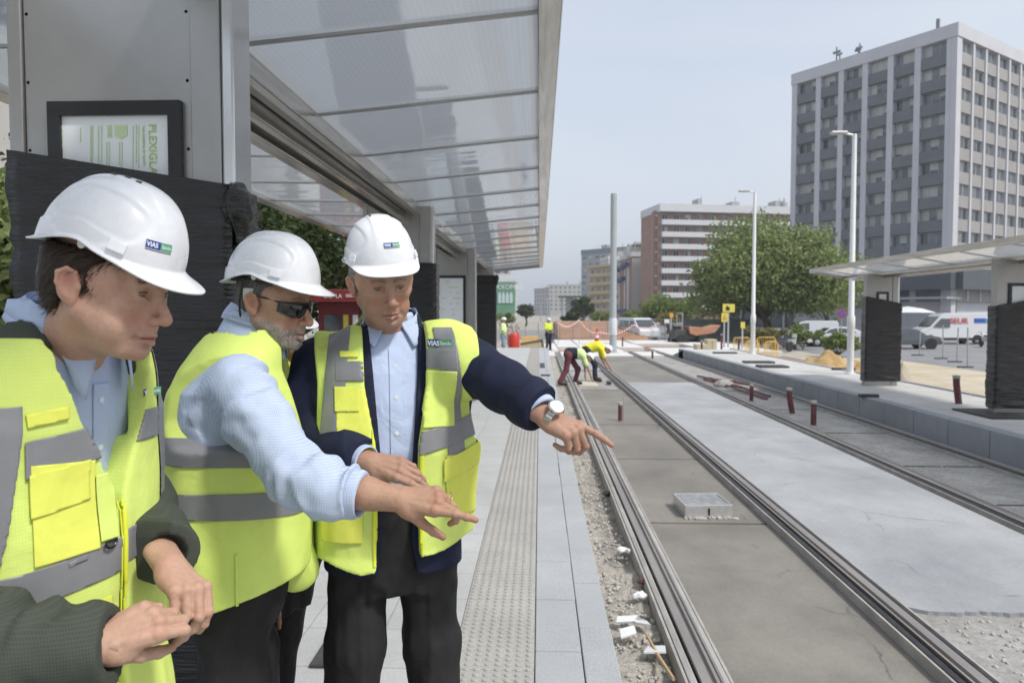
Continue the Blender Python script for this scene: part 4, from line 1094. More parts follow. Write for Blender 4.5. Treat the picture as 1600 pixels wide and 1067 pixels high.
# orange dumper
y = 50; x = gx(1078, y); z = -.45; t = thing('site_dumper', (x, y, z), 'rusty orange site dumper with big tyres and a roll bar', 'dumper')
M = Matrix.Translation((x, y, z)) @ Matrix.Rotation(math.radians(12), 4, 'Z')
m_dump = mat('dumper_orange', (.42, .13, .04), .7, col2=(.30, .22, .16), vscale=3, bump=.3, bscale=12)
MB().prism([(-.3, .95), (.2, .8), (1.5, 1.0), (1.95, 1.5), (1.9, 1.55), (1.2, 1.35), (-.4, 1.45)], -.75, .75, 'y', M).build('skip', m_dump, t, bevel=.03)
MB().prism([(-1.3, .55), (1.1, .5), (1.1, .8), (-.3, .9), (-.4, 1.25), (-1.2, 1.25), (-1.35, .9)], -.5, .5, 'y', M).build('chassis', mat('dumper_dark', (.06, .06, .06), .7), t, bevel=.03)
for (a, s_) in ((-.85, -1), (-.85, 1), (.65, -1), (.65, 1)):
    o = MB().lathe([(.2, -.16), (.40, -.16), (.44, -.10), (.44, .10), (.40, .16), (.2, .16)], (0, 0, 0), 20, M @ Matrix.Translation((a, s_ * .72, .44)) @ Matrix.Rotation(PI / 2, 4, 'X')).build('wheel', m_tyre, t, smooth=True)
    MB().lathe([(.02, -.14), (.21, -.12), (.21, .12), (.02, .14)], (0, 0, 0), 12, M @ Matrix.Translation((a, s_ * .72, .44)) @ Matrix.Rotation(PI / 2, 4, 'X')).build('rim', mat('rim_yellow', (.5, .35, .08), .6), o)
MB().tube([M @ Vector(p) for p in ((-.75, -.5, 1.2), (-.75, -.5, 2.25), (-.75, -.38, 2.35), (-.75, .38, 2.35), (-.75, .5, 2.25), (-.75, .5, 1.2))], .03, 6).build('roll_bar', m_galv, t)
MB().box(-1.15, -.75, -.25, .25, 1.25, 1.45, M).build('seat', m_tyre, t, bevel=.03); MB().tube([M @ Vector((-.45, 0, 1.2)), M @ Vector((-.55, 0, 1.5))], .025, 6).build('steering_column', m_tyre, t)
# motorbikes
def moto(px, y, yaw, lb, col):
    x = gx(px, y); z = terrain_z(x, y) + .03; t = thing('motorbike', (x, y, z), lb, 'motorbike', 'parked motorbikes'); M = Matrix.Translation((x, y, z)) @ Matrix.Rotation(math.radians(yaw), 4, 'Z')
    for a in (-.68, .68): MB().lathe([(.2, -.05), (.28, -.06), (.31, 0), (.28, .06), (.2, .05)], (0, 0, 0), 18, M @ Matrix.Translation((a, 0, .31)) @ Matrix.Rotation(PI / 2, 4, 'X')).build('wheel', m_tyre, t, smooth=True)
    MB().prism([(-.9, .62), (-.2, .45), (.25, .4), (.42, .8), (.5, 1.05), (.38, 1.1), (.2, .72), (-.15, .78), (-.85, .8)], -.14, .14, 'y', M).build('fairing', mat('moto_' + str(col[0]), col, .3), t, bevel=.03)
    MB().box(-.75, .05, -.13, .13, .76, .86, M).build('seat', m_tyre, t, bevel=.03)
    MB().tube([M @ Vector(p) for p in ((.45, -.33, 1.08), (.42, 0, 1.02), (.45, .33, 1.08))], .018, 6).build('handlebar', m_tyre, t)
    MB().tube([M @ Vector((.68, 0, .31)), M @ Vector((.42, 0, 1.0))], .03, 6).build('fork', m_galv, t)
moto(1222, 44, 30, 'dark motorbike parked behind the yellow barrier', (.05, .05, .055)); moto(1240, 46, 60, 'silver motorbike nose-on beside the small white van', (.35, .36, .37)); moto(1541, 52, 80, 'pale motorbike parked at the rear of the delivery van', (.5, .5, .5))
# parasol terrace
x = gx(1418, 66); y = 66; t = thing('parasol', (x, y, G), 'white terrace parasol behind the dark grey car', 'parasol')
MB().lathe([(2.3, 2.45), (2.32, 2.5), (1.2, 2.85), (.08, 3.05)], (x, y, G), 8).build('canopy', m_whitep, t); MB().tube([(x, y, G), (x, y, G + 2.9)], .04, 8).build('pole', m_galv, t)
# signs
def board(name, px0, px1, py0, py1, y, m, lb, post=True, cat='sign', txt=None, tm=None):
    a = W(px0, py1, y); c = W(px1, py0, y); xm = (a.x + c.x) / 2; gz = terrain_z(xm, y); t = thing(name, (xm, y, gz), lb, cat)
    MB().box(a.x, c.x, y - .03, y, a.z, c.z).build('panel', m, t, bevel=.01)
    if post: MB().box(xm - .04, xm + .04, y + .001, y + .07, gz, a.z).build('post', m_galv, t)
    return t, a, c
m_sy = mat('sign_yellow', (.62, .54, .09), .5, var=.05, vscale=2); m_ink = mat('sign_black', (.02, .02, .02), .5); m_sr = mat('sign_red', (.5, .04, .03), .5)
t, a, c = board('works_sign', 1129, 1148, 475, 488, 42, m_sy, 'wide yellow works sign, the upper of two', True)
b = MB(); b.box(a.x + .18, a.x + .40, 41.95, 41.965, a.z + .12, a.z + .3); b.box(a.x + .22, a.x + .30, 41.95, 41.965, a.z + .3, a.z + .38); b.build('pictogram', m_ink, t)
t, a, c = board('works_sign', 1127, 1137, 489, 503, 41.8, m_sy, 'narrow yellow works sign with a warning triangle, below the wide one', True)
MB().prism([(a.x + .08, a.z + .14), (c.x - .08, a.z + .14), ((a.x + c.x) / 2, c.z - .1)], 41.75, 41.765, 'y').build('triangle', m_sr, t)
MB().prism([(a.x + .13, a.z + .17), (c.x - .13, a.z + .17), ((a.x + c.x) / 2, c.z - .17)], 41.742, 41.749, 'y').build('triangle_field', m_sy, t)
board('round_lamp_sign', 1046, 1052, 489, 496, 50, mat('orange_sign', (.65, .33, .03), .5), 'small orange warning panel above the site fence')
board('notice', 1038, 1046, 499, 505, 52, m_whitep, 'small white notice fixed on the grey fence', False)
t, a, c = board('litter_bin', 1157, 1164, 503, 513, 40, m_sy, 'yellow box on a post beside the tall lamp post', True, 'post box')
x = gx(1315, 46); gz = terrain_z(x, 46); t = thing('no_parking_sign', (x, 46, gz), 'round blue sign with a red rim on a grey post', 'road sign'); zc = W(1315, 490, 46).z
MB().lathe([(.001, -.01), (.28, -.01), (.28, .01), (.001, .01)], (x, 45.95, zc), 20, axis='y').build('red_rim', m_sr, t); MB().lathe([(.001, -.012), (.22, -.012), (.22, .012), (.001, .012)], (x, 45.94, zc), 20, axis='y').build('blue_disc', m_vb, t)
MB().prism([(-.17, -.03), (.17, -.03), (.17, .03), (-.17, .03)], -.006, .006, 'z', Matrix.Translation((x, 45.92, zc)) @ Matrix.Rotation(PI / 2, 4, 'X') @ Matrix.Rotation(PI / 4, 4, 'Z')).build('red_bar', m_sr, t)
MB().tube([(x, 46, gz), (x, 46, zc)], .03, 6).build('post', m_galv, t)
# cones and barrels
def cone(px, y, z, h, lb):
    x = gx(px, y); t = thing('traffic_cone', (x, y, z), lb, 'traffic cone', 'traffic cones')
    MB().lathe([(.17 * h, .03), (.05 * h, h)], (x, y, z), 14).build('cone_body', m_red, t, smooth=True); MB().box(x - .22 * h, x + .22 * h, y - .22 * h, y + .22 * h, z, z + .035).build('base', m_red, t)
    MB().lathe([(.135 * h, h * .35), (.107 * h, h * .55)], (x, y, z), 14).build('white_band', m_whitep, t)
cone(933, 47, -.05, .95, 'red traffic cone on the pale slabs left of the thick mast')
x = gx(803, 36); t = thing('red_barrel', (x, 36, -.05), 'red plastic barrel beside the yellow barrier on the left', 'barrel')
MB().lathe([(.26, 0), (.30, .1), (.28, .45), (.30, .85), (.24, .95)], (x, 36, -.05), 18).build('drum', m_red, t, smooth=True)
# block pallets
m_block = mat('concrete_block', (.50, .44, .30), .9, var=.1, vscale=5)
def pallet(px0, px1, pyb, y, lb, hgt, zb):
    x0, x1 = gx(px0, y), gx(px1, y); t = thing('block_pallet', ((x0 + x1) / 2, y, zb), lb, 'pallet of blocks', 'pallets of kerb blocks')
    b = MB(); nx_ = max(2, int((x1 - x0) / .22)); nz_ = max(2, int(hgt / .14))
    for i in range(nx_):
        for k_ in range(nz_): b.box(x0 + i * (x1 - x0) / nx_ + .008, x0 + (i + 1) * (x1 - x0) / nx_ - .008, y, y + .8, zb + .1 + k_ * hgt / nz_ + .006, zb + .1 + (k_ + 1) * hgt / nz_ - .004)
    b.build('blocks', m_block, t, bevel=.008)
    b = MB(); b.box(x0 - .03, x1 + .03, y - .02, y + .82, zb + .05, zb + .098)
    for q in (0, .45, .9): b.box(x0 + (x1 - x0 - .1) * q, x0 + (x1 - x0 - .1) * q + .1, y, y + .8, zb, zb + .05)
    b.build('pallet', m_wood, t)
pallet(1089, 1108, 549, 33.5, 'low stack of pale kerb blocks on a pallet', .42, -.06); pallet(1106, 1121, 549, 34.6, 'taller stack of pale kerb blocks just behind the low one', .62, -.06)
# barriers
def pipe_barrier(x0, x1, y, z, lb, m, group, M=None, hgt=1.0, n=9):
    t = thing('crowd_barrier', ((x0 + x1) / 2, y, z), lb, 'barrier', group)
    MB().tube([(x0, y, z + .05), (x0, y, z + hgt - .08), (x0 + .08, y, z + hgt), (x1 - .08, y, z + hgt), (x1, y, z + hgt - .08), (x1, y, z + .05)], .022, 6).build('frame', m, t, smooth=True)
    b = MB(); b.tube([(x0, y, z + .2), (x1, y, z + .2)], .014, 5)
    for i in range(1, n): q = x0 + (x1 - x0) * i / n; b.tube([(q, y, z + .2), (q, y, z + hgt)], .009, 5)
    b.build('bars', m, t)
    for q in (x0 + .15, x1 - .15): MB().box(q - .02, q + .02, y - .25, y + .25, z, z + .04).build('foot', m, t)
for i, (a, c, yy, lb) in enumerate(((1147, 1172, 36, 'yellow crowd barrier left of the tall lamp post'), (1184, 1212, 36.5, 'yellow crowd barrier just right of the tall lamp post'), (1196, 1216, 31, 'nearer yellow barrier beside the sand heap'), (1166, 1186, 31.5, 'yellow barrier behind the base of the tall lamp post'))):
    pipe_barrier(gx(a, yy), gx(c, yy), yy, -.30, lb, m_yel, 'yellow crowd barriers')
for i, (a, c, yy, lb) in enumerate(((816, 828, 40, 'orange-yellow plastic barrier left of the standing worker'), (829, 841, 40.3, 'second orange-yellow plastic barrier, nearer the standing worker'))):
    x0, x1 = gx(a, yy), gx(c, yy); t = thing('plastic_barrier', ((x0 + x1) / 2, yy, -.1), lb, 'barrier', 'orange plastic barriers')
    b = MB(); 
    for k_ in range(3): b.box(x0, x1, yy, yy + .05, .02 + k_ * .24, .14 + k_ * .24)
    for q in range(4): b.box(x0 + (x1 - x0 - .05) * q / 3, x0 + (x1 - x0 - .05) * q / 3 + .05, yy + .002, yy + .048, -.08, .65)
    b.build('panel', mat('plastic_orange', (.75, .42, .10), .5), t); MB().box(x0, x1, yy - .15, yy + .2, -.1, -.06).build('foot', m_tyre, t)
# mesh site fences
m_wire = mat('fence_wire', (.33, .34, .35), .5, metal=.4)
def mesh_fence(x0, y0, x1, y1, z, n, lb, group, h=1.6, step=.16):
    for i in range(n):
        a = Vector((x0 + (x1 - x0) * i / n, y0 + (y1 - y0) * i / n, z)); c = Vector((x0 + (x1 - x0) * (i + .97) / n, y0 + (y1 - y0) * (i + .97) / n, z)); up = Vector((0, 0, 1)); r_ = random.Random(i * 7 + int(y0)); lean = Vector((0, r_.uniform(-.05, .05), 0))
        t = thing('site_fence', (a + c) / 2, lb[i] if isinstance(lb, list) else lb, 'site fence', group)
        MB().tube([a, a + up * h + lean, c + up * h + lean, c], .025, 5).build('frame', m_wire, t)
        b = MB(); L_ = (c - a).length; k_ = int(L_ / step)
        for q in range(1, k_): p = a + (c - a) * q / k_; b.tube([p + up * .1, p + up * h], .006, 3, False)
        for q in range(1, 8): b.tube([a + up * h * q / 8, c + up * h * q / 8], .006, 3, False)
        b.build('wire_mesh', m_wire, t)
        for p in (a,): MB().box(p.x - .12, p.x + .12, p.y - .3, p.y + .3, z, z + .12).build('foot', m_galv, t, bevel=.02)
mesh_fence(gx(868, 56), 56, gx(975, 60), 60, G + .1, 4, 'wire mesh site fence panel across the brown earth bank', 'mesh fence panels in front of the earth bank')
mesh_fence(gx(1018, 60), 60, gx(1062, 58), 58, G + .05, 2, 'grey mesh fence panel between the crew van and the dumper', 'mesh fence panels by the crew van', 1.9)
mesh_fence(gx(780, 60), 60, gx(862, 60), 60, G + .1, 4, 'wire mesh fence panel behind the orange barriers', 'mesh fence panels on the left', 1.5)
# corrugated hoarding behind the dumper
x0, x1 = gx(1066, 66), gx(1180, 66); t = thing('site_hoarding', ((x0 + x1) / 2, 66, G), 'grey site hoarding behind the dumper and the works signs', 'hoarding')
b = MB(); n_ = 60
for i in range(n_): q = x0 + (x1 - x0) * i / n_; b.box(q, q + (x1 - x0) / n_ * .5, 66, 66.06, G, G + 1.9); b.box(q + (x1 - x0) / n_ * .5, q + (x1 - x0) / n_, 66.02, 66.08, G, G + 1.9)
b.build('sheeting', mat('hoarding_grey', (.22, .24, .25), .6, var=.1, vscale=1), t)
# low clutter wall further back
# barrier tape swags
def tape(p0, p1, sag, lb, w_=.07):
    t = thing('barrier_tape', (p0 + p1) / 2, lb, 'barrier tape', 'red and white barrier tape'); n_ = 26
    for k_, (nm, m_) in enumerate((('white_dashes', m_whitep), ('red_dashes', m_red))):
        b = MB()
        for i in range(n_):
            if i % 2 != k_: continue
            f0, f1 = i / n_, (i + 1) / n_; a = p0.lerp(p1, f0); c = p0.lerp(p1, f1); a.z -= sag * 4 * f0 * (1 - f0); c.z -= sag * 4 * f1 * (1 - f1)
            b.add([a, c, c + Vector((0, .01, w_)), a + Vector((0, .01, w_)), a + Vector((0, .004, 0)), c + Vector((0, .004, 0)), c + Vector((0, .014, w_)), a + Vector((0, .014, w_))], [(0, 1, 2, 3), (4, 5, 6, 7), (0, 1, 5, 4), (3, 2, 6, 7)])
        b.build(nm, m_, t)
pts = [(872, 505, 45), (905, 500, 46), (938, 520, 46), (990, 508, 50), (1030, 505, 52)]
for i in range(4): tape(W(*pts[i]), W(*pts[i + 1]), .35, ['drooping barrier tape right of the standing worker', 'barrier tape swag above the red soil pit', 'barrier tape running behind the thick mast', 'barrier tape in front of the crew van'][i], .09)
for (px, py, y_) in pts: tag(MB().tube([(W(px, py, y_).x, y_, -.3), tuple(W(px, py - 1, y_))], .02, 6).build('fence_stake', m_galv), 'thin metal stake holding the barrier tape', 'stake', 'stakes of the barrier tape')
# orange netting and spoil on the left behind the platform end
b = MB(); x0, x1 = gx(783, 52), gx(812, 52); t = thing('debris_netting', ((x0 + x1) / 2, 52, G), 'torn pinkish netting hung on stakes beyond the platform end', 'netting')
V = []; F_ = []; rr = np.random.RandomState(4); nU, nV = 30, 10
for j in range(nV + 1):
    for i in range(nU + 1): V.append((x0 + (x1 - x0) * i / nU, 52 + rr.uniform(-.12, .12), G + .1 + 1.5 * j / nV + .12 * math.sin(i * .8) * j / nV))
for j in range(nV):
    for i in range(nU):
        if rr.rand() < .62: a = j * (nU + 1) + i; F_.append([a, a + 1, a + nU + 2, a + nU + 1])
o = MB().add(V, F_).build('net', mat('net_pink', (.40, .33, .28), .8, var=.3, vscale=6), t); o.modifiers.new('t', 'SOLIDIFY').thickness = .01
# tilted mixing tray and boards
x = gx(832, 34); t = thing('mortar_tray', (x, 34, .0), 'tilted metal mortar tray lying at the end of the platform', 'mortar tray')
M = Matrix.Translation((x, 34, .30)) @ Matrix.Rotation(math.radians(-10), 4, 'Y') @ Matrix.Rotation(math.radians(28), 4, 'X')
b = MB(); b.box(-.55, .55, -.35, .35, -.02, 0, M); b.box(-.55, .55, -.37, -.35, -.02, .14, M); b.box(-.55, .55, .35, .37, -.02, .14, M); b.box(-.57, -.55, -.37, .37, -.02, .14, M); b.box(.55, .57, -.37, .37, -.02, .14, M)
b.build('tray', mat('tray_steel', (.32, .27, .17), .7, var=.2, vscale=5), t); MB().box(x - .4, x - .25, 33.9, 34.2, -.1, .2).build('prop', m_wood, t)
# maroon ducts
def duct(px, pyb, pyt, z, lb, r=.055, bend=0.0, cap=True, plastic=False):
    y = (CAM_Z - z) * F_PX / (pyb - 488); x = gx(px, y); h_ = (pyb - pyt) / F_PX * y; t = thing('duct_stub', (x, y, z), lb, 'duct', 'maroon plastic ducts sticking up')
    MB().tube([(x + bend, y, z - .05), (x + bend * .4, y, z + h_ * .4), (x + bend * .05, y, z + h_ * .75), (x, y, z + h_)], r, 12).build('pipe', m_maroon, t, smooth=True)
    MB().lathe([(r * 1.12, -.03), (r * 1.12, .02), (r * .6, .025)], (x, y, z + h_), 12).build('end_cap', mat('duct_cap', (.42, .40, .38), .5), t)
    return x, y, h_
x, y, h_ = duct(970, 657, 630, -.095, 'maroon duct stub on the brown slab, with a thin bolt beside it', .040)
tag(MB().tube([(x + .06, y, -.09), (x + .062, y, -.09 + h_ * 1.3)], .010, 6).lathe([(.02, 0), (.02, .02)], (x + .062, y, -.09 + h_ * 1.3), 8).build('anchor_bolt', m_galv), 'thin upright anchor bolt beside the maroon duct on the brown slab', 'bolt')
duct(1176, 625, 600, -.07, 'maroon duct with a bunched plastic cap, near the coiled conduits', .045); duct(1235, 644, 606, -.07, 'curved maroon duct leaning right, at the foot of the far kerb', .055, .08)
duct(1274, 662, 626, -.07, 'short straight maroon duct, rightmost between the outer rails', .05); duct(1497, 628, 586, RZ, 'thick curved maroon duct on the far platform', .055, .06)
for px, pb, pt, lb in ((1097, 551, 532, 'thin maroon duct in front of the block pallets'), (1128, 553, 522, 'tall wavy maroon duct right of the block pallets'), (1155, 553, 527, 'thin maroon duct left of the lamp post'), (1020, 560, 547, 'small capped duct between the tracks near the mast'), (973, 541, 525, 'dark slim duct beside the thick mast')): duct(px, pb, pt, .1 if px > 1050 else -.08, lb, .045)
# loose conduits between the outer rails
r_ = random.Random(11)
for i, (a, c, lb) in enumerate((((1068, 592), (1200, 622), 'long maroon conduit lying lengthwise, nearest the light slab'), ((1082, 588), (1160, 606), 'maroon conduit lying beside the near end of the kerb'), ((1090, 597), (1175, 603), 'maroon conduit lying crosswise over the others'), ((1110, 590), (1205, 618), 'maroon conduit lying closest to the outer rail'), ((1100, 601), (1150, 596), 'short maroon conduit piece on top of the bundle'))):
    def gp(p): y_ = (CAM_Z + .04) * F_PX / (p[1] - 488); return Vector((min(5.78, max(4.9, gx(p[0], y_))), y_, -.03 + .02 * (i % 3)))
    A_, C_ = gp(a), gp(c); mid = (A_ + C_) / 2 + Vector((r_.uniform(-.12, .12), 0, .02)); o = thing('conduit', mid, lb, 'conduit', 'loose maroon conduits on the ground'); MB().tube([A_, A_.lerp(mid, .5) + Vector((.03, 0, 0)), mid, C_.lerp(mid, .5) - Vector((.04, 0, 0)), C_], .03, 8).build('pipe', m_maroon, o, smooth=True)
t = thing('rubble_sack', (5.05, 19.6, -.07), 'grey bag of rubble at the far end of the loose conduits', 'sack'); s = SDF((-.4, -.35, -.05), (.4, .35, .35), .02)
s.ell((0, 0, .05), (.3, .22, .13), 0); s.noise(.03, 8, 4, band=.1); V, F_ = s.mesh(1); np_mesh('sack', V, F_, mat('sack_grey', (.33, .32, .31), .9, var=.2, vscale=10), t, Matrix.Translation((5.05, 19.6, -.07)))
# junction box frame on the brown slab
y = 7.35; x = gx(1100, y); t = thing('junction_box', (x, y, -.095), 'low galvanised box frame with a mortar-filled lid on the brown slab', 'box')
M = Matrix.Translation((x, y, -.095)) @ Matrix.Rotation(math.radians(4), 4, 'Z'); b = MB()
b.box(-.24, .24, -.24, -.225, 0, .13, M); b.box(-.24, .24, .225, .24, 0, .13, M); b.box(-.24, -.225, -.225, .225, 0, .13, M); b.box(.225, .24, -.225, .225, 0, .13, M); b.build('frame', m_alu, t, bevel=.003)
MB().box(-.222, .222, -.222, .222, .06, .122, M).build('lid_infill', mat('lid_mortar', (.26, .27, .28), .9, var=.25, vscale=12, bump=1, bscale=60), t, bevel=.004)
for q in (-1, 1):
    for q2 in (-1, 1): MB().box(q * .205 - .02, q * .205 + .02, q2 * .205 - .006, q2 * .205 + .006, .123, .130, M).build('corner_tab', m_alu, t)
MB().box(-.01, .01, -.245, -.241, .03, .10, M).build('latch', m_tyre, t)
s = MB(); r_ = random.Random(5)
for i in range(24): q = r_.uniform(-.26, .28); s.box(q, q + r_.uniform(.01, .05), -.27 - r_.uniform(0, .03), -.243, 0, r_.uniform(.005, .02), M)
s.build('mortar_spill', m_stone, t, bevel=.003)
# broken white tiles and a stick in the gravel
m_tile = mat('tile_white', (.66, .67, .67), .4, var=.05, vscale=10)
for i, (px, py, sh_, rot, lb) in enumerate(((982, 972, [(-.08, -.02), (.02, -.05), (.08, .0), (-.05, .04)], .3, 'broken white tile shard, farthest of the four in the gravel'), (1004, 978, [(-.09, .03), (-.02, -.03), (.09, -.05), (.03, .04)], -.5, 'broken white tile shard leaning on its neighbour'), (984, 994, [(-.06, -.05), (.05, -.03), (.06, .05), (-.04, .04)], .2, 'small squarish white tile shard near the kerb'), (1028, 1022, [(-.06, -.06), (.07, -.04), (.05, .08), (-.05, .06)], -.3, 'nearest and largest broken white tile shard'))):
    y = (CAM_Z + .06) * F_PX / (py - 488); x = gx(px, y); M = Matrix.Translation((x, y, -.055)) @ Matrix.Rotation(rot, 4, 'Z') @ Matrix.Rotation(.15 * (-1) ** i, 4, 'X') @ Matrix.Rotation(-.12, 4, 'Y')
    tag(MB().prism(sh_, -.007, .007, 'z', M).build('tile_shard', m_tile, bevel=.002), lb, 'tile shard', 'broken tiles in the gravel')
y = 4.35; a = W(1015, 992, y); tag(MB().tube([(gx(1013, 4.42), 4.42, -.05), (gx(1034, 4.12), 4.12, -.055), (gx(1058, 3.86), 3.86, -.05)], [.008, .014, .011], 6).build('wooden_stick', m_wood), 'splintered wooden stick lying in the gravel by the white shards', 'stick')
for i, (px, py, m_, nm, lb) in enumerate(((1013, 912, m_maroon, 'plastic_scrap', 'dark red plastic scrap in the gravel'), (1000, 934, m_tile, 'plastic_sheet_scrap', 'crumpled white plastic scrap in the gravel'), (978, 862, m_tile, 'plastic_sheet_scrap', 'shredded clear plastic against the first rail'), (950, 772, m_tyre, 'bag_scrap', 'crumpled black bag against the first rail'))):
    y = (CAM_Z + .06) * F_PX / (py - 488); x = gx(px, y); s = SDF((-.1, -.1, -.04), (.1, .1, .08), .007); s.ell((0, 0, 0), (.06, .045, .02)); s.noise(.018, 28, i + 3, band=.05); V, F_ = s.mesh(0)
    tag(np_mesh(nm, V, F_, m_, None, Matrix.Translation((x, y, -.06)), smooth=False), lb, 'scrap')
# plates and offcuts
m_plate = mat('rubber_plate', (.05, .05, .05), .7, var=.3, vscale=6, bump=.4, bscale=30)
tag(MB().box(6.85, 8.2, 11.0, 12.05, RZ + .004, RZ + .03).build('ground_plate', m_plate, bevel=.004), 'large dark plate on the far platform at the right edge', 'ground plate')
for (px, py, w_, d_, lb) in ((1190, 567, .9, .5, 'thin dark board on the far platform, farther of two'), (1213, 574, .8, .6, 'dark block on the far platform, nearer of two'), (1322, 577, .6, .2, 'dark flat strip at the foot of the right lamp post'), (1362, 619, .35, .12, 'short rusty bar near the wrapped pylon'), (1135, 552, .9, .3, 'thin plank before the tall lamp post')):
    y = (CAM_Z - RZ) * F_PX / (py - 488); x = gx(px, y); tag(MB().box(x - w_ / 2, x + w_ / 2, y, y + d_, RZ + .002, RZ + .06).build('board', m_plate, bevel=.006), lb, 'board', 'boards lying on the far platform')
tag(MB().box(-1.06, -.86, 3.18, 3.62, PZ + .003, PZ + .02).build('floor_hatch', m_plate, bevel=.003), 'dark floor hatch in the near platform behind the middle man', 'hatch')
tag(MB().box(.02, .16, 21, 22.8, PZ + .003, PZ + .02).build('drain_slot', m_plate), 'dark slot in the kerb at the far end of the near platform', 'drain')
tag(MB().box(.03, .28, 18.3, 18.5, PZ + .004, PZ + .03).build('loose_bar', m_plate), 'small black bar lying on the platform edge', 'bar')
# sand heaps and spoil
def heap(px, y, rx, ry, h_, m, lb, seed, nm='sand_heap', z=None):
    x = gx(px, y); z = terrain_z(x, y) if z is None else z; n_ = 40; V = []; F_ = []
    for j in range(n_ + 1):
        for i in range(n_ + 1):
            u = -1 + 2 * i / n_; v = -1 + 2 * j / n_; V.append((x + u * rx, y + v * ry, 0, u, v))
    a = np.array(V, np.float32); P = a[:, :3]; r = np.sqrt(a[:, 3] ** 2 + a[:, 4] ** 2); nn = vnoise(P, 1.1, seed) * .35 + vnoise(P, 3, seed + 1) * .2 + vnoise(P, 9, seed + 2) * .07
    P[:, 2] = z - .04 + h_ * np.clip(1 - r * (1 - .3 * nn), 0, 1) ** .8 * (1 + .8 * nn) ; idx = np.arange((n_ + 1) ** 2).reshape(n_ + 1, n_ + 1)
    return tag(np_mesh(nm, P, np.stack([idx[:-1, :-1], idx[:-1, 1:], idx[1:, 1:], idx[1:, :-1]], -1).reshape(-1, 4), m), lb, 'heap', 'heaps of sand and spoil')
m_sand = mat('ochre_sand', (.33, .21, .085), .95, col2=(.46, .32, .15), vscale=2.5, bump=1.2, bscale=30, noise2=(20, .15)); m_spoil = mat('grey_spoil', (.36, .31, .24), .95, col2=(.47, .42, .34), vscale=4, bump=1.2, bscale=25)
heap(1300, 26, 1.9, 1.6, .95, m_sand, 'ochre sand heap behind the right lamp post', 2); heap(1345, 24.5, 1.1, 1.2, .65, m_sand, 'smaller ochre heap between lamp post and wrapped pylon', 6)
heap(1412, 19.5, .45, .5, 1.05, m_spoil, 'pointed spoil heap right of the wrapped pylon', 9); heap(1428, 18.5, .75, .6, .5, m_spoil, 'low grey spoil heap beside the pointed one', 12); heap(1450, 17.5, .45, .45, .55, m_spoil, 'rounded spoil lump leaning toward the far platform', 15)
heap(1530, 17, 1.4, .8, .28, m_sand, 'low flat sand spread behind the right pylon', 18)
struct('sand_ground', MB().box(8.6, 17, 12, 36, -.36, -.31), mat('sandy_soil', (.40, .33, .22), .95, col2=(.52, .46, .36), vscale=.7, bump=1, bscale=12, noise2=(8, .1)))
# fence posts with flat feet
for i, (px, pyt, pyb, lb) in enumerate(((1438, 515, 553, 'leftmost bare fence post on a flat foot in the roadway'), (1475, 508, 558, 'second bare fence post, leaning slightly'), (1497, 512, 563, 'third bare fence post on a flat foot'), (1514, 512, 571, 'rightmost and nearest bare fence post'))):
    y = (CAM_Z + .5) * F_PX / (pyb - 488); x = gx(px, y); z = terrain_z(x, y) + .02; t = thing('fence_post', (x, y, z), lb, 'post', 'bare fence posts on flat feet')
    MB().tube([(x, y, z), (x + .03 * (-1) ** i, y, W(px, pyt, y).z)], .03, 6).build('pole', m_galv, t); MB().box(x - .4, x + .2, y - .12, y + .12, z, z + .06).build('foot', m_plate, t)
# red kiosk, railing and shop front left of the shelter
y = 17.0; x0, x1 = gx(497, y), gx(566, y); t = thing('kiosk', ((x0 + x1) / 2, y, -.3), 'bright red kiosk with a white lettered fascia behind the middle man', 'kiosk')
m_kr = mat('kiosk_red', (.20, .03, .034), .4, var=.06, vscale=2)
MB().box(x0, x1, y, y + 2, -.3, 2.2).build('wall', m_kr, t, bevel=.02); MB().box(x0 - .15, x1 + .15, y - .35, y + 2.2, 2.2, 2.5).build('fascia', m_kr, t, bevel=.02)
lettering('fascia_lettering', 'OO  LA', .13, frame_mat((x0 + .25, y - .37, 2.3), (1, 0, 0), (0, 0, 1)), m_whitep, t, .01)
MB().box(x0 + .78, x0 + 1.0, y - .37, y - .36, 2.31, 2.39).build('fascia_smudge', mat('kiosk_pale', (.5, .3, .3), .6), t)
MB().box(x0 + .15, x0 + .55, y - .02, y, .3, 1.9).build('service_window', m_carglass, t)
for q in (.62, .85): MB().box(x0 + q, x0 + q + .12, y - .03, y - .001, .0, 1.9).build('notice_panel', m_sy if q < .7 else m_whitep, t)
m_dk = mat('shop_dark', (.10, .10, .10), .6, var=.3, vscale=.8)
b = MB(); t = thing('street_building', (-17, 24, G), 'pale building partly hidden by the trees left of the shelter', 'building')
b.box(-24, -13.5, 20, 44, G, 9); b.build('wall', mat('pale_render', (.50, .48, .44), .85, var=.08, vscale=.4), t)
sp_ = []; Mw = wall_basis((-13.5, 44, 0), (0, -1))
for f_ in range(3):
    for i in range(6): sp_.append((Matrix(((0, 1, 0, -13.5), (-1, 0, 0, 44), (0, 0, 1, 0), (0, 0, 0, 1))), 1.5 + 3.8 * i, 3.2 + 3.8 * i, .6 + 3 * f_, 2.3 + 3 * f_, .02, 2, i % 2 == 0))
windows(t, sp_, WM)
b = MB(); b.box(-12.4, -12.3, 6, 26, -.3, .9); t = thing('street_railing', (-8, 10, -.3), 'dark railing behind the shelter at the left edge', 'railing')
b = MB(); b.tube([(-5.6, 3, .8), (-5.6, 30, .8)], .025, 6)
for i in range(28): b.tube([(-5.6, 3 + i, -.3), (-5.6, 3 + i, .8)], .018, 5)
b.build('rails', m_plate, t)
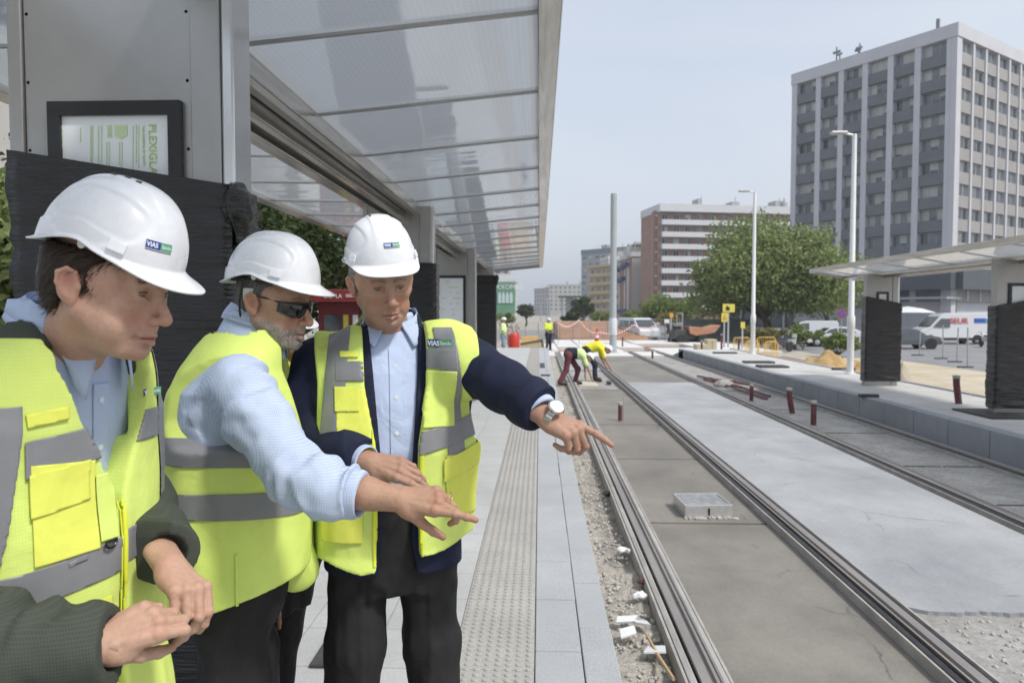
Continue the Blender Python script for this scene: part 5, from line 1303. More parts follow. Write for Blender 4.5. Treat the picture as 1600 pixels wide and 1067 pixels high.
# ================================================================ PEOPLE LIBRARY
def skin_mat(name, col, red=(.50, .22, .16), beard=None, brow=(.05, .035, .025), lip=None, stub=.0):
    m = bpy.data.materials.new(name); m.use_nodes = True; nt = m.node_tree; N = nt.nodes; L = nt.links; p = N['Principled BSDF']
    tc = N.new('ShaderNodeTexCoord')
    def noise(sc, det=4): n = N.new('ShaderNodeTexNoise'); n.inputs['Scale'].default_value = sc; n.inputs['Detail'].default_value = det; L.new(tc.outputs['Object'], n.inputs[0]); return n
    def mix(f, a, b, isf=True):
        x = N.new('ShaderNodeMix'); x.data_type = 'RGBA'
        if isinstance(f, float): x.inputs[0].default_value = f
        else: L.new(f, x.inputs[0])
        for i, v in ((6, a), (7, b)):
            if isinstance(v, tuple): x.inputs[i].default_value = (*v, 1)
            else: L.new(v, x.inputs[i])
        return x.outputs[2]
    def att(nm): a = N.new('ShaderNodeAttribute'); a.attribute_name = nm; return a.outputs['Fac']
    def mr(src, a, b, c, d): x = N.new('ShaderNodeMapRange'); x.inputs[1].default_value = a; x.inputs[2].default_value = b; x.inputs[3].default_value = c; x.inputs[4].default_value = d; L.new(src, x.inputs[0]); return x.outputs[0]
    def mul(a, b): x = N.new('ShaderNodeMath'); x.operation = 'MULTIPLY'; L.new(a, x.inputs[0]); L.new(b, x.inputs[1]); return x.outputs[0]
    n1 = noise(22); n2 = noise(160, 3); n3 = noise(900, 2)
    c = mix(mr(n1.outputs[0], .38, .68, 0, .32), col, red)
    c = mix(mr(n2.outputs[0], .42, .72, 0, .30), c, tuple(x * .68 for x in col))
    c = mix(mul(att('red'), mr(n1.outputs[0], .2, .8, .35, .8)), c, red)
    c = mix(att('lip'), c, lip or (.36, .13, .11))
    if stub: c = mix(mul(att('beard'), mr(n3.outputs[0], .45, .6, stub * .5, stub)), c, (.16, .13, .12))
    if beard:
        n4 = noise(420, 3); bc = mix(mr(n4.outputs[0], .40, .60, 0, .75), beard[0], beard[1]); bc = mix(mr(n1.outputs[0], .4, .65, 0, .45), bc, beard[1])
        c = mix(mul(att('beard'), mr(n4.outputs[0], .3, .6, .15, .7)), c, bc)
    c = mix(mul(att('brow'), mr(n3.outputs[0], .30, .5, .65, 1)), c, brow)
    L.new(c, p.inputs['Base Color']); p.inputs['Roughness'].default_value = .48; p.inputs['Specular IOR Level'].default_value = .4
    p.inputs['Subsurface Weight'].default_value = .12; p.inputs['Subsurface Radius'].default_value = (1, .35, .18); p.inputs['Subsurface Scale'].default_value = .008
    b = N.new('ShaderNodeBump'); b.inputs['Strength'].default_value = .55; b.inputs['Distance'].default_value = .0018
    ad = N.new('ShaderNodeMath'); ad.operation = 'MULTIPLY_ADD'; ad.inputs[1].default_value = 1.0; L.new(n2.outputs[0], ad.inputs[0]); L.new(n3.outputs[0], ad.inputs[2])
    L.new(ad.outputs[0], b.inputs['Height']); L.new(b.outputs[0], p.inputs['Normal'])
    return m

def gauss(P, c, r): return np.exp(-(((P - A(c)) / A(r)) ** 2).sum(-1))
def head_field(o, h=.002):
    """head in its own frame: face +Y, up +Z, person's right +X; origin between the ears"""
    W_ = o.get('w', 1.0); jaw = o.get('jaw', 1.0); nose = o.get('nose', 1.0); eye = o.get('eye', .35)
    s = SDF((-.105, -.135, -.20), (.105, .15, .145), h)
    s.ell((0, -.008, .035), (.0755 * W_, .098, .088))
    s.ell((0, .034, .036), (.062 * W_, .058, .058), .03)
    s.ell((0, .036, -.018), (.060 * W_, .053, .062), .03)
    s.ell((0, .040, -.066), (.045 * jaw, .045, .034), .03)
    for q in (-1, 1):
        s.cone((q * .058 * jaw, .004, -.040), (q * .024 * jaw, .066, -.090), .019, .016, .026)
        s.ell((q * .042 * jaw, .052, -.052), (.021, .024, .026), .02)            # cheek flesh
        s.ell((q * .043 * W_, .064, -.012), (.020, .017, .013), .02)              # cheekbone
        s.ell((q * .066 * W_, .035, .022), (.012, .024, .024), .02)               # temple
    s.ell((0, .070, -.062), (.029, .027, .026), .02)
    s.ell((0, .079 + o.get('chin', 0), -.093), (.020 * jaw, .016, .016), .016)
    s.cone((0, .086, -.078), (.0, .086, -.078), .004, .004, .008)
    for q in (-1, 1):
        s.cone((q * .010, .0895, .028), (q * .044, .0750, .031), .0088, .0078, .012)
        s.ell((q * .0315, .0975, .010), (.0210, .0190, .0138), .011, 's')
        # lids around the eyeball
        s.ell((q * .0315, .0765, .0105), (.0150, .0140, .0128), .006)
        s.econe((q * .020, .0885, .0005), (q * .041, .0815, .002), .004, .003, .6, (0, 0, 1), .005) # lower lid / bag
    # nose
    s.ell((0, .080, -.030), (.021, .019, .024), .012)
    s.cone((0, .0865, .022), (0, .1125 + .004 * nose, -.024), .0068, .0095 * nose, .012)
    s.ell((0, .1135 + .005 * (nose - .6), -.0285), (.0108 * nose, .0112, .0100), .006)
    for q in (-1, 1):
        s.ell((q * .0128 * nose, .1015, -.0325), (.0075 * nose, .0108, .0082), .006)
    s.cone((0, .101, -.040), (0, .0985, -.050), .0045, .005, .008)
    fd = o.get('fold', 1)
    for q in (-1, 1):
        s.ell((q * .0068 * nose, .1065, -.0415), (.0034, .0058, .0034), .003, 's')
        s.chain([(q * .0215 * nose, .0960, -.031), (q * .0275, .0925, -.046), (q * .0340, .0830, -.070)], [.0026 * fd, .0036 * fd, .0024 * fd], .007 * fd, 's')
        s.cone((q * .008, .0905, .024), (q * .0075, .0925, .034), .0016, .001, .004, 's') if o.get('frown', 0) else None
    # mouth
    op = o.get('open', .5)
    for q in (-1, 1):
        s.cone((0, .1015, -.0585), (q * .0225, .0890, -.0638), .0056, .0028, .004)
        s.cone((0, .1000, -.0710 - op * .002), (q * .0190, .0890, -.0680), .0064, .0032, .004)
        s.cone((0, .1055, -.0642), (q * .0240, .0915, -.0655), .0016 + .0012 * op, .0012, .0025, 's')
        s.ell((q * .0265, .0870, -.0660), (.0035, .004, .004), .005, 's')
    s.cone((-.012, .0965, -.0805), (.012, .0965, -.0805), .0042, .0042, .007, 's')
    s.cone((0, .1035, -.047), (0, .1045, -.054), .0018, .0022, .004, 's')
    for q in (-1, 1):          # eye opening
        a = eye
        s.econe((q * .0220, .0915, .0082), (q * .0405, .0855, .0090), .0012 + .005 * a, .0012 + .0045 * a, .9, (0, 0, 1), .0015, 's')
        s.cone((q * .0205, .0915, .0165), (q * .0425, .0845, .0160), .0011, .0011, .003, 's')      # lid crease
    # ears
    for q in (-1, 1):
        R = (Matrix.Rotation(math.radians(q * 18), 3, 'Z') @ Matrix.Rotation(math.radians(12), 3, 'X')) @ Matrix.Scale(.9, 3)
        cx = q * .0775 * W_
        def E(x, y, z): v = R @ Vector((q * x, y, z)); return (cx + v.x, v.y - .004, v.z + .001)
        s.ell(E(.004, -.010, 0), (.0055, .0165, .028), .005, R=R)
        pts = [E(.005, .007, .010), E(.008, .004, .024), E(.010, -.010, .031), E(.011, -.024, .024), E(.0105, -.027, .006), E(.008, -.020, -.012), E(.006, -.008, -.024)]
        s.chain(pts, [.0026, .0032, .0036, .0036, .0034, .0032, .004], .003)
        s.ell(E(.006, -.005, -.027), (.0042, .0075, .0085), .004)
        s.ell(E(.0120, -.007, .002), (.0062, .0085, .0150), .003, 's')
        s.ell(E(.007, .008, -.003), (.0032, .0048, .0070), .003)
    # neck
    nk = o.get('neck', [(0, -.022, -.055), (0, -.045, -.19)]); nr = o.get('neck_r', .054)
    s.cone(nk[0], nk[1], nr, nr + .004, .03)
    s.ell((0, .028, -.082), (.036 * jaw, .04, .018 + .008 * o.get('double', 0)), .025)
    s.noise(.0006, 60, 3)
    if o.get('age', 0):
        P = s.whole()
        for zz in (.050, .058, .066): s.d += .0007 * np.exp(-((P[..., 2] - zz - .06 * P[..., 0] ** 2 * 10) / .0016) ** 2) * (P[..., 1] > .05)
        for q in (-1, 1):
            for k_ in (-1, 0, 1):
                dz = (P[..., 2] - .008 - k_ * .006 - k_ * (np.abs(P[..., 0]) - .045) * .5)
                s.d += .0008 * np.exp(-(dz / .0014) ** 2) * ((P[..., 0] * q > .046) & (P[..., 0] * q < .062) & (P[..., 1] > .03))
    return s
def head_attrs(V, o):
    x = np.abs(V[:, 0]); y, z = V[:, 1], V[:, 2]
    lw = .0082 * np.sqrt(np.clip(1 - (x / .0245) ** 2, 0.02, 1)); lip = np.exp(-((z + .0648) / lw) ** 4) * (1 - smoothstep(.021, .026, x)) * (y > .08) * .62
    lash_slit = np.exp(-((z - .0122 - .002 * np.exp(-((x - .031) / .008) ** 2)) / .0016) ** 2) * smoothstep(.018, .022, x) * (1 - smoothstep(.042, .045, x)) * (y > .075)
    lash_slit = lash_slit + 1.1 * np.exp(-((z + .0648 + .0012 * (x / .02) ** 2) / .0012) ** 2) * (1 - smoothstep(.019, .023, x)) * (y > .085)  # adds the mouth slit: shade between the lips put into the colour
    bx = np.clip((x - .010) / .034, 0, 1)
    bz = .0305 + .0065 * np.sin(bx * 2.4) - .004 * bx
    brow = np.exp(-((z - bz) / (.0052 - .002 * bx)) ** 2) * (x > .009) * (x < .049) * (y > .06) * o.get('brow', 1)
    red = np.clip(gauss(V * A((0, 1, 1)) + np.stack([x, 0 * x, 0 * x], 1), (.036, .078, -.03), (.02, .03, .02)) + gauss(V, (0, .115, -.03), (.016, .02, .014)) +
                  gauss(np.stack([x, y, z], 1), (.085, -.015, .005), (.012, .03, .04)), 0, 1)
    jawz = -.030 - .0 * x
    beard = np.clip((jawz - z) / .012, 0, 1) * np.clip((y + .01) / .02, 0, 1) * np.clip((z + .135) / .02, 0, 1)
    beard *= 1 - np.clip(lip * 1.6, 0, 1)
    beard *= 1 - (1 - smoothstep(.024, .034, x)) * smoothstep(-.052, -.046, z) * (y > .07)
    # clean upper cheek: beard line from sideburn down to the corner of the moustache
    line = -.020 - (y - .0) * .42
    beard *= np.clip((line - z) / .008 + .5, 0, 1) * 1.0 + (x < .028) * (y > .08) * (z < -.046) * (1 - np.clip((line - z) / .008 + .5, 0, 1))
    return {'lip': lip, 'brow': np.clip(brow + lash_slit * 1.2, 0, 1), 'red': red, 'beard': np.clip(beard, 0, 1)}  # brow mask also carries the lashes and the painted dark mouth slit

def strands(name, V, F_, wt, M, parent, n, length, width, dirf, m, seed=1, lift=.25, curl=.3):
    """short hairs rooted on the faces of a surface; wt = density per vertex, dirf(P) = growth direction (head frame)"""
    r = np.random.RandomState(seed); w_ = wt[F_].mean(1); N_ = vnorm(V, F_)
    area = np.linalg.norm(np.cross(V[F_[:, 2]] - V[F_[:, 0]], V[F_[:, 3]] - V[F_[:, 1]]), axis=1); p = w_ * area; p = p / p.sum()
    f = r.choice(len(F_), n, p=p); b = r.dirichlet((1, 1, 1, 1), n); P = (V[F_[f]] * b[..., None]).sum(1); Nn = N_[F_[f][:, 0]]
    D = dirf(P); D = D - Nn * (D * Nn).sum(1)[:, None] + Nn * lift + r.normal(size=(n, 3)) * curl; D /= np.linalg.norm(D, axis=1)[:, None]
    L_ = length * r.uniform(.5, 1.25, n)[:, None]; S_ = np.cross(D, Nn + r.normal(size=(n, 3)) * .2); S_ /= np.linalg.norm(S_, axis=1)[:, None] + 1e-9; S_ = S_ * width * .5
    m1 = P + D * L_ * .55; D2 = D - Nn * lift * 1.2 + A((0, 0, -.15)); tip = m1 + D2 * L_ * .45; Q = P - Nn * .0006
    VV = np.stack([Q - S_, Q + S_, m1 + S_ * .8, m1 - S_ * .8, tip + S_ * .2, tip - S_ * .2], 1).reshape(-1, 3); i = np.arange(n)[:, None] * 6
    FF = np.concatenate([i + A((0, 1, 2, 3)).astype(int), i + A((3, 2, 4, 5)).astype(int)])
    return np_mesh(name, VV, FF, m, parent, M, smooth=False)
def hair_mat(name, c1, c2, rough=.45):
    if name in _M: return _M[name]
    m = bpy.data.materials.new(name); m.use_nodes = True; nt = m.node_tree; N = nt.nodes; L = nt.links; p = N['Principled BSDF']; g_ = N.new('ShaderNodeNewGeometry'); r = N.new('ShaderNodeValToRGB')
    r.color_ramp.elements[0].color = (*c1, 1); r.color_ramp.elements[1].color = (*c2, 1); L.new(g_.outputs['Random Per Island'], r.inputs[0]); L.new(r.outputs[0], p.inputs['Base Color'])
    p.inputs['Roughness'].default_value = rough; p.inputs['Specular IOR Level'].default_value = .3; _M[name] = m; return m
def head_hair(root, Mh, hV, hF, ha, hair_obj, hm, bm=None, bn=0, seed=1, brow_n=170, hn=9000, hl=.016):
    """eyebrow hairs, head hair over the close cap, optional beard"""
    x = hV[:, 0]; sx = np.sign(x)[:, None]
    br = ha['brow0'] if 'brow0' in ha else ha['brow']; br = np.clip(br, 0, 1) * (hV[:, 2] > .022)
    strands('eyebrow_hair', hV, hF, br + 1e-9, Mh, root, brow_n, .0055, .0008, lambda P: np.stack([np.sign(P[:, 0]) * .9, -.3 + 0 * P[:, 0], .25 - 6 * (np.abs(P[:, 0]) - .02)], 1), hm, seed, .15, .15)
    if bm is not None:
        be = np.clip(ha['beard'], 0, 1); strands('beard_hair', hV, hF, be * (.12 + .88 * smoothstep(.015, .06, hV[:, 1])) + 1e-9, Mh, root, bn, .0055, .0008, lambda P: np.stack([P[:, 0] * 3, .25 + 0 * P[:, 0], -1 + 0 * P[:, 0]], 1), bm, seed + 3, .35, .35)
    me = hair_obj.data; off = np.array(root.location); n_ = len(me.vertices); a = np.zeros(n_ * 3, np.float32); me.vertices.foreach_get('co', a); a = a.reshape(-1, 3) + off
    Mi = np.array(Mh.inverted()); V = a @ Mi[:3, :3].T + Mi[:3, 3]; F_ = np.zeros(len(me.polygons) * 4, np.int32); me.polygons.foreach_get('vertices', F_); F_ = F_.reshape(-1, 4)
    Nn = vnorm(V, F_); c = V - A((0, -.01, .03)); out = ((Nn * c).sum(1) > 0).astype(float)
    strands('hair_strands', V, F_, out + 1e-9, Mh, hair_obj, hn, hl, .0010, lambda P: np.stack([P[:, 0] * .5, -.75 + 0 * P[:, 0], -.75 - 2 * np.clip(-P[:, 1] - .03, 0, .1) * 6], 1), hm, seed + 7, .12, .22)
# ---------------------------------------------------------------- hard hat
def smoothstep(a, b, x): t = np.clip((x - a) / (b - a), 0, 1); return t * t * (3 - 2 * t)
def hat_surf(phi, t, off=0.0, v=None):
    """phi 0 = front, grows toward the wearer's right; t 0 apex .. 1 rim, 1..1.3 brim"""
    v = v or {}
    phi = np.asarray(phi, np.float64); t = np.asarray(t, np.float64)
    cf = np.cos(phi); sf = np.sin(phi)
    ax = .099; ay = np.where(cf > 0, .117, .124); n = 2.25
    R = 1 / ((np.abs(sf) / ax) ** n + (np.abs(cf) / ay) ** n) ** (1 / n)
    tt = np.clip(t, 0, 1); th = tt * PI / 2
    zr = .056 + .013 * np.exp(-((np.abs(phi) - 1.75) / .5) ** 2) - .014 * np.clip(-cf, 0, 1) - .006 * np.clip(cf, 0, 1)
    H = .163 - zr
    r = R * np.sin(th) ** .86; z = zr + H * np.cos(th) ** .92
    x = r * sf; y = r * cf
    # crown ridge and D-shaped side panels
    side = ((y + .004) / .096) ** 2 + ((z - .101) / .043) ** 2
    ind = (1 - smoothstep(.80, 1.02, side)) * (np.abs(x) > .03)
    ridge = 1 - smoothstep(.028, .037, np.abs(x) + .10 * np.clip(-y, 0, .2))
    off2 = off + .0030 * ridge * smoothstep(.0, .12, z - zr) - .0035 * ind + .0032 * smoothstep(.855, .875, tt) * (1 - np.exp(-(phi / 1.05) ** 6))
    nx, ny, nz = x / ax ** 2, y / ay ** 2, (z - zr) / H ** 2 * .9
    L_ = np.sqrt(nx * nx + ny * ny + nz * nz) + 1e-9
    x = x + nx / L_ * off2; y = y + ny / L_ * off2; z = z + nz / L_ * off2
    e = np.clip(t - 1, 0, .3) / .3
    wb = .006 + .040 * np.exp(-(np.abs(phi) / .80) ** 4) + .007 * np.clip(-cf, 0, 1) ** 2
    drop = .45 + .12 * np.clip(cf, 0, 1)
    x = x + sf * wb * e * (1 - .25 * np.clip(cf, 0, 1)); y = y + cf * wb * e
    z = z - wb * e * drop * (1 - .35 * e) - .003 * e
    return np.stack([x, y, z], -1)
def hat_patch(u, v_, phi0, t0, off):
    """small flat coordinates (metres) u right-to-left on the wearer, v up -> surface"""
    return hat_surf(phi0 + np.asarray(u) / .125, t0 - np.asarray(v_) / .19, off)
m_hat = mat('hat_plastic', (.76, .78, .81), .26, spec=.5, coat=.25, col2=(.70, .71, .73), vscale=9, bump=.02, bscale=30, vrough=.08, noise2=(60, .03))
m_hat_in = mat('hat_liner', (.06, .06, .065), .7)
m_blue = mat('badge_blue', (.02, .06, .30), .4); m_grn = mat('badge_green', (.10, .36, .20), .4); m_wht = mat('badge_white', (.8, .8, .8), .5)
m_strap = mat('strap_black', (.02, .02, .022), .6)
m_lug = mat('hat_lug', (.55, .57, .54), .4)
def curved_patch(name, fn, w, h, m, parent, M, x0=0, y0=0, n=8):
    us = np.linspace(x0, x0 + w, n + 1); vs = np.linspace(y0, y0 + h, n + 1); U, Vv = np.meshgrid(us, vs)
    P = fn(U, Vv).reshape(-1, 3); idx = np.arange((n + 1) ** 2).reshape(n + 1, n + 1)
    F_ = np.stack([idx[:-1, :-1], idx[:-1, 1:], idx[1:, 1:], idx[1:, :-1]], -1).reshape(-1, 4)
    return np_mesh(name, P, F_, m, parent, M)
def curved_text(name, txt, size, fn, m, parent, M, x0, y0, bold=0):
    vs, fs = text_mesh(txt, size, 0, 'LEFT', bold); a = np.array(vs); P = fn(a[:, 0] + x0, a[:, 1] + y0)
    Mn = np.array(M); P = P @ Mn[:3, :3].T + Mn[:3, 3]
    return MB().add([tuple(p) for p in P], fs).build(name, m, parent)
def badge(parent, M, fn, s=1.0, script=True):
    curved_patch('badge_blue_field', fn, .026 * s, .012 * s, m_blue, parent, M)
    curved_patch('badge_green_field', fn, .022 * s, .012 * s, m_grn, parent, M, x0=.0265 * s)
    f2 = lambda u, v: fn(u, v, .0005)
    curved_text('badge_text', 'VIAS', .0098 * s, f2, m_wht, parent, M, .0015 * s, .0026 * s, .0003)
    curved_text('badge_text', 'Sando', .0074 * s, f2, m_wht, parent, M, .0278 * s, .0035 * s, .0001)
    curved_patch('badge_underline', fn, .048 * s, .0012 * s, m_hat_in, parent, M, y0=-.0028 * s, n=4)
def hat_sign(V, F_):
    f = F_[len(F_) // 3]; n = np.cross(V[f[1]] - V[f[0]], V[f[2]] - V[f[0]])
    return float(n @ (V[f[0]] - np.array((0, 0, .05))))
def helmet(root, M, badge_phi=None, badge_t=.80, strap=False, vents=True, tilt=0, lift=.012, sc=.92, sz=1.08, fwd=0.0):
    M0 = M; M = M @ Matrix.Translation((0, -.003 + fwd, lift)) @ Matrix.Rotation(math.radians(tilt), 4, 'X') @ Matrix.Diagonal((sc, sc, sc * sz, 1))
    nphi, ntt = 168, 84
    ph = np.linspace(-PI, PI, nphi, endpoint=False); ts = np.concatenate([np.linspace(.004, 1, 66), 1 + np.linspace(.02, .3, 18)])
    PH, TT = np.meshgrid(ph, ts); V = hat_surf(PH, TT).reshape(-1, 3); nt_ = len(ts)
    idx = np.arange(nt_ * nphi).reshape(nt_, nphi); nx_ = np.roll(idx, -1, 1)
    F_ = np.stack([idx[:-1], idx[1:], nx_[1:], nx_[:-1]], -1).reshape(-1, 4)
    # close the apex with a small fan of quads
    ap = np.array([hat_surf(0, 0.0)]); V = np.concatenate([V, ap]); a = len(V) - 1
    cap = np.array([[a, idx[0, i], nx_[0, i], nx_[0, i]] for i in range(0)]).reshape(-1, 4).astype(int)
    F_ = np.concatenate([F_, cap, np.array([[a, idx[0, i], idx[0, (i + 1) % nphi], idx[0, (i + 2) % nphi]] for i in range(0, nphi, 2)])])
    if hat_sign(V, F_) < 0: F_ = F_[:, ::-1]
    sh = np_mesh('safety_helmet', V, F_, m_hat, root, M)
    so_ = sh.modifiers.new('thickness', 'SOLIDIFY'); so_.thickness = .0028; so_.offset = -1
    # liner band
    ph = np.linspace(-PI, PI, 72, endpoint=False)
    r1 = hat_surf(ph, np.full(72, .98), -.016); r2 = r1.copy(); r2[:, 2] -= .006; r1[:, 2] += .03
    V = np.concatenate([r1, r2]); i0 = np.arange(72); j0 = np.roll(i0, -1)
    lb = np_mesh('headband', V, np.stack([i0, j0, j0 + 72, i0 + 72], 1), m_hat_in, sh, M)
    lb.modifiers.new('thickness', 'SOLIDIFY').thickness = .0015
    Ml = M if isinstance(M, Matrix) else Matrix(M)
    # side lugs
    for q in (-1, 1):
        P = lambda u, v, o=0: hat_surf(q * .98 + q * u / .108, .93 - v / .165, .006 + o)
        c = hat_surf(q * .98, .93, .002); f = Vector(hat_surf(q * .98 + .02, .93, 0) - hat_surf(q * .98 - .02, .93, 0)).normalized(); up = Vector(hat_surf(q * .98, .91, 0) - hat_surf(q * .98, .95, 0)).normalized()
        Mb = Ml @ frame_mat(c, f, up)
        MB().box(-.014, .014, -.008, .008, -.002, .0035, Mb).build('accessory_slot', m_hat, sh, bevel=.0012)
        c = hat_surf(q * 1.55, .985, -.006); MB().lathe([(.001, -.001), (.0075, -.001), (.0075, .001), (.001, .001)], (0, 0, 0), 14, Ml @ frame_mat(Vector(c) + Vector((0, 0, -.012)), (0, 1, 0), (0, 0, 1))).build('strap_lug', m_lug, sh)
    if vents:
        b = MB()
        for k in range(3):
            c = hat_surf(.9 + 0.0 * k, .20 + 0, .0015); yy = -.022 + .022 * k
            # three slots along the ridge, right of the crown line
            ph_ = math.atan2(.024, yy); rr_ = math.hypot(.024, yy); t_ = (math.asin(min(1, (rr_ / .11)) ** 1.16)) / (PI / 2)
            c = Vector(hat_surf(ph_, t_, .0012)); up = Vector((0, 1, 0)); b.box(-.0028, .0028, -.0045, .0045, -.001, .0006, Ml @ frame_mat(c, Vector((1, 0, -.25)), up))
        b.build('vent', m_hat_in, sh)
    if badge_phi is not None:
        fn = lambda u, v, o=0.0: hat_surf(badge_phi - (np.asarray(u) - .024) / .108, badge_t - (np.asarray(v)) / .17, .0008 + o)
        badge(sh, M, fn, .92)
    if strap:
        q = 1
        pts = [(.090, -.045, .050), (.088, -.045, .035), (.085, -.05, .0), (.078, -.048, -.03), (.072, -.042, -.06), (.06, -.03, -.085)]
        MB().tube([M0 @ Vector(p) for p in pts], .0028, 6).build('chin_strap', m_strap, sh, smooth=True)
        MB().prism([(-.045, .035), (-.012, .04), (-.014, .012), (-.026, -.004), (-.038, .004)], .083, .086, 'x', M0).build('strap_plate', mat('plate_clear', (.5, .53, .45), .3), sh, bevel=.001)
    return sh

def eyes(root, M, o):
    for q in (-1, 1):
        c = Vector((q * .0315, .0772, .0100)); g_ = Vector(o.get('gaze', (.1, .86, -.5))).normalized()
        R = Vector((0, 0, 1)).rotation_difference(g_).to_matrix().to_4x4()
        b = MB(); prof = [(.0119 * math.sin(PI * i / 16) + 1e-5, -.0119 * math.cos(PI * i / 16)) for i in range(17)]
        Mx = M @ Matrix.Translation(c) @ R
        for i in range(16):
            pass
        b.cur = 0; b.lathe(prof[:13], (0, 0, 0), 20, Mx); b.cur = 1; b.lathe([(.0119 * math.sin(a), .0119 * math.cos(a) + .0002) for a in (.52, .40, .20)], (0, 0, 0), 20, Mx)
        b.cur = 0; b.lathe([(.0119 * math.sin(a), .0119 * math.cos(a)) for a in (.80, .65, .50)], (0, 0, 0), 20, Mx)
        b.cur = 2; b.lathe([(.0119 * math.sin(a), .0119 * math.cos(a) + .0004) for a in (.20, .1, .01)], (0, 0, 0), 20, Mx)
        b.build('eye', [mat('eye_white', (.17, .15, .14), .25), mat('iris', (.10, .06, .03), .1), mat('pupil', (.004, .004, .004), .05)], root, smooth=True)

def hair_piece(M, root, o, m, head):
    """close hair cap below the helmet rim: offset of the skull with strand grooves"""
    s = SDF((-.115, -.13, -.09), (.115, .115, .12), .0022)
    W_ = o.get('w', 1.0)
    th = o.get('hair_th', .010)
    s.ell((0, -.012, .035), (.077 * W_ + th, .099 + th, .09 + th))
    s.ell((0, -.048, -.020), (.056 + th * .6, .044 + th, .05), .03)
    P = s.whole(); x = np.abs(P[..., 0]); y = P[..., 1]; z = P[..., 2]
    s.noise(.0016, 120, 5, (1, 1, .35)); s.noise(.0024, 45, 6, (1, 1, .5)); g = 0
    # hairline: low at the nape, over the ears, sideburn in front, temple, brow
    y_pts = [-.15, -.045, -.040, -.022, .004, .012, .026, .034, .062, .12]
    z_pts = o.get('hairline', [-.062, -.062, -.030, .030, .030, -.012, -.010, .026, .042, .075])
    hl = np.interp(y, y_pts, z_pts)
    r = (hl - z) * .7 + vnoise(P, 60, 7) * .004
    s.d = np.maximum(s.d + g, r)
    s.d = np.maximum(s.d, z - .062)
    V, F_ = s.mesh(1)
    return np_mesh('hair', V, F_, m, root, M)

# ---------------------------------------------------------------- hand
def hand(M, side, curls, h=.0016, thumb=(25, 20, 15, 40), arm=None, spread=(6, 1, -4, -9), scale=1.0, wrist_r=(.029, .020), thumb_dir=None):
    """wrist at origin, fingers +Y, back of hand +Z; thumb toward +X*side. curls: 4 x (mcp, pip, dip) degrees.
    arm: list of (point local, radius) running back from the wrist. returns V, F in local coordinates transformed by M"""
    pts_all = [(-.06, -.04, -.10), (.06, .2, .05)]
    s = SDF((-.085, -.07 if arm is None else min(a[0][1] for a in arm) - .05, -.125), (.085, .205, .06), h)
    if arm:
        for i in range(len(arm) - 1): s.cone(arm[i][0], arm[i + 1][0], arm[i][1], arm[i + 1][1], .02)
    s.econe((0, -.055, 0), (0, .006, 0), .028, .0275, .72, (0, 0, 1), .012)
    X = lambda x: side * x
    # palm: metacarpals + flesh
    roots = [(.0285, .092, .002), (.0095, .096, .004), (-.0100, .091, .002), (-.0275, .082, -.002)]
    for i, (x, y, z) in enumerate(roots):
        s.econe((X(x * .45), .010, -.002), (X(x), y - .004, z - .004), .0150, .0125, .95, (0, 0, 1), .012)
        s.cone((X(x * .5), .020, .010), (X(x), y - .004, z + .0055), .0018, .0024, .008)         # tendon
        s.ell((X(x), y - .002, z + .004), (.0078, .0088, .0075), .005)                            # knuckle
    s.ell((X(.024), .034, -.013), (.0175, .030, .0135), .012)
    s.ell((X(-.024), .036, -.011), (.0130, .032, .0125), .012)
    L_ = [(.043, .026, .0215), (.048, .030, .0225), (.044, .028, .0220), (.034, .0215, .0195)]
    Rr = [(.0100, .0090, .0082, .0068), (.0102, .0092, .0084, .0070), (.0098, .0088, .0080, .0068), (.0088, .0078, .0072, .0062)]
    tips = []
    for i in range(4):
        p = Vector((X(roots[i][0]), roots[i][1], roots[i][2] - .002)); ang = 0; yaw = math.radians(spread[i]) * side
        P_ = [p.copy()]
        for j in range(3):
            ang += math.radians(curls[i][j]); d = Vector((math.sin(yaw) * math.cos(ang), math.cos(ang) * math.cos(yaw), -math.sin(ang)))
            p = p + d * L_[i][j]; P_.append(p.copy())
        for j in range(3):
            s.cone(P_[j], P_[j + 1], Rr[i][j], Rr[i][j + 1], .0035 if j else .006)
            if j: s.ell(P_[j] , (Rr[i][j] * 1.03,) * 3, .003)
        tips.append((P_[3], d))
    # thumb: leaves the side of the palm near its base
    a0, a1, a2, rot = thumb
    p = Vector((X(.022), .022, -.010)); 
    d = Vector(thumb_dir or (math.sin(math.radians(a0 + 18)), math.cos(math.radians(a0 + 18)), -math.sin(math.radians(rot)))); d.x *= side; d.normalize()
    bend = Vector((-side * .6, .5, -.6)).normalized()
    P_ = [p]; dd = d
    for j, (ln, an) in enumerate(((.044, 0), (.032, a1), (.027, a2))):
        dd = (dd + bend * math.tan(math.radians(an))).normalized() if an else dd
        P_.append(P_[-1] + dd * ln)
    for j, (ra, rb) in enumerate(((.0155, .0118), (.0115, .0105), (.0104, .0078))): s.cone(P_[j], P_[j + 1], ra, rb, .012 if j == 0 else .004)
    tips.append((P_[3], dd))
    s.noise(.0005, 90, 2)
    V, F_ = s.mesh(1)
    # attributes: redder knuckles and fingertips, paler nails
    red = np.zeros(len(V)); lipn = np.zeros(len(V))
    for t_, dd_ in tips: red += .6 * np.exp(-(np.linalg.norm(V - np.array(t_), axis=1) / .012) ** 2)
    for i in range(4): red += .4 * np.exp(-(np.linalg.norm(V - np.array((X(roots[i][0]), roots[i][1], roots[i][2] + .006)), axis=1) / .010) ** 2)
    Ms = M @ Matrix.Scale(scale, 4); Mn = np.array(Ms)
    return V @ Mn[:3, :3].T + Mn[:3, 3], F_, {'red': np.clip(red, 0, 1)}
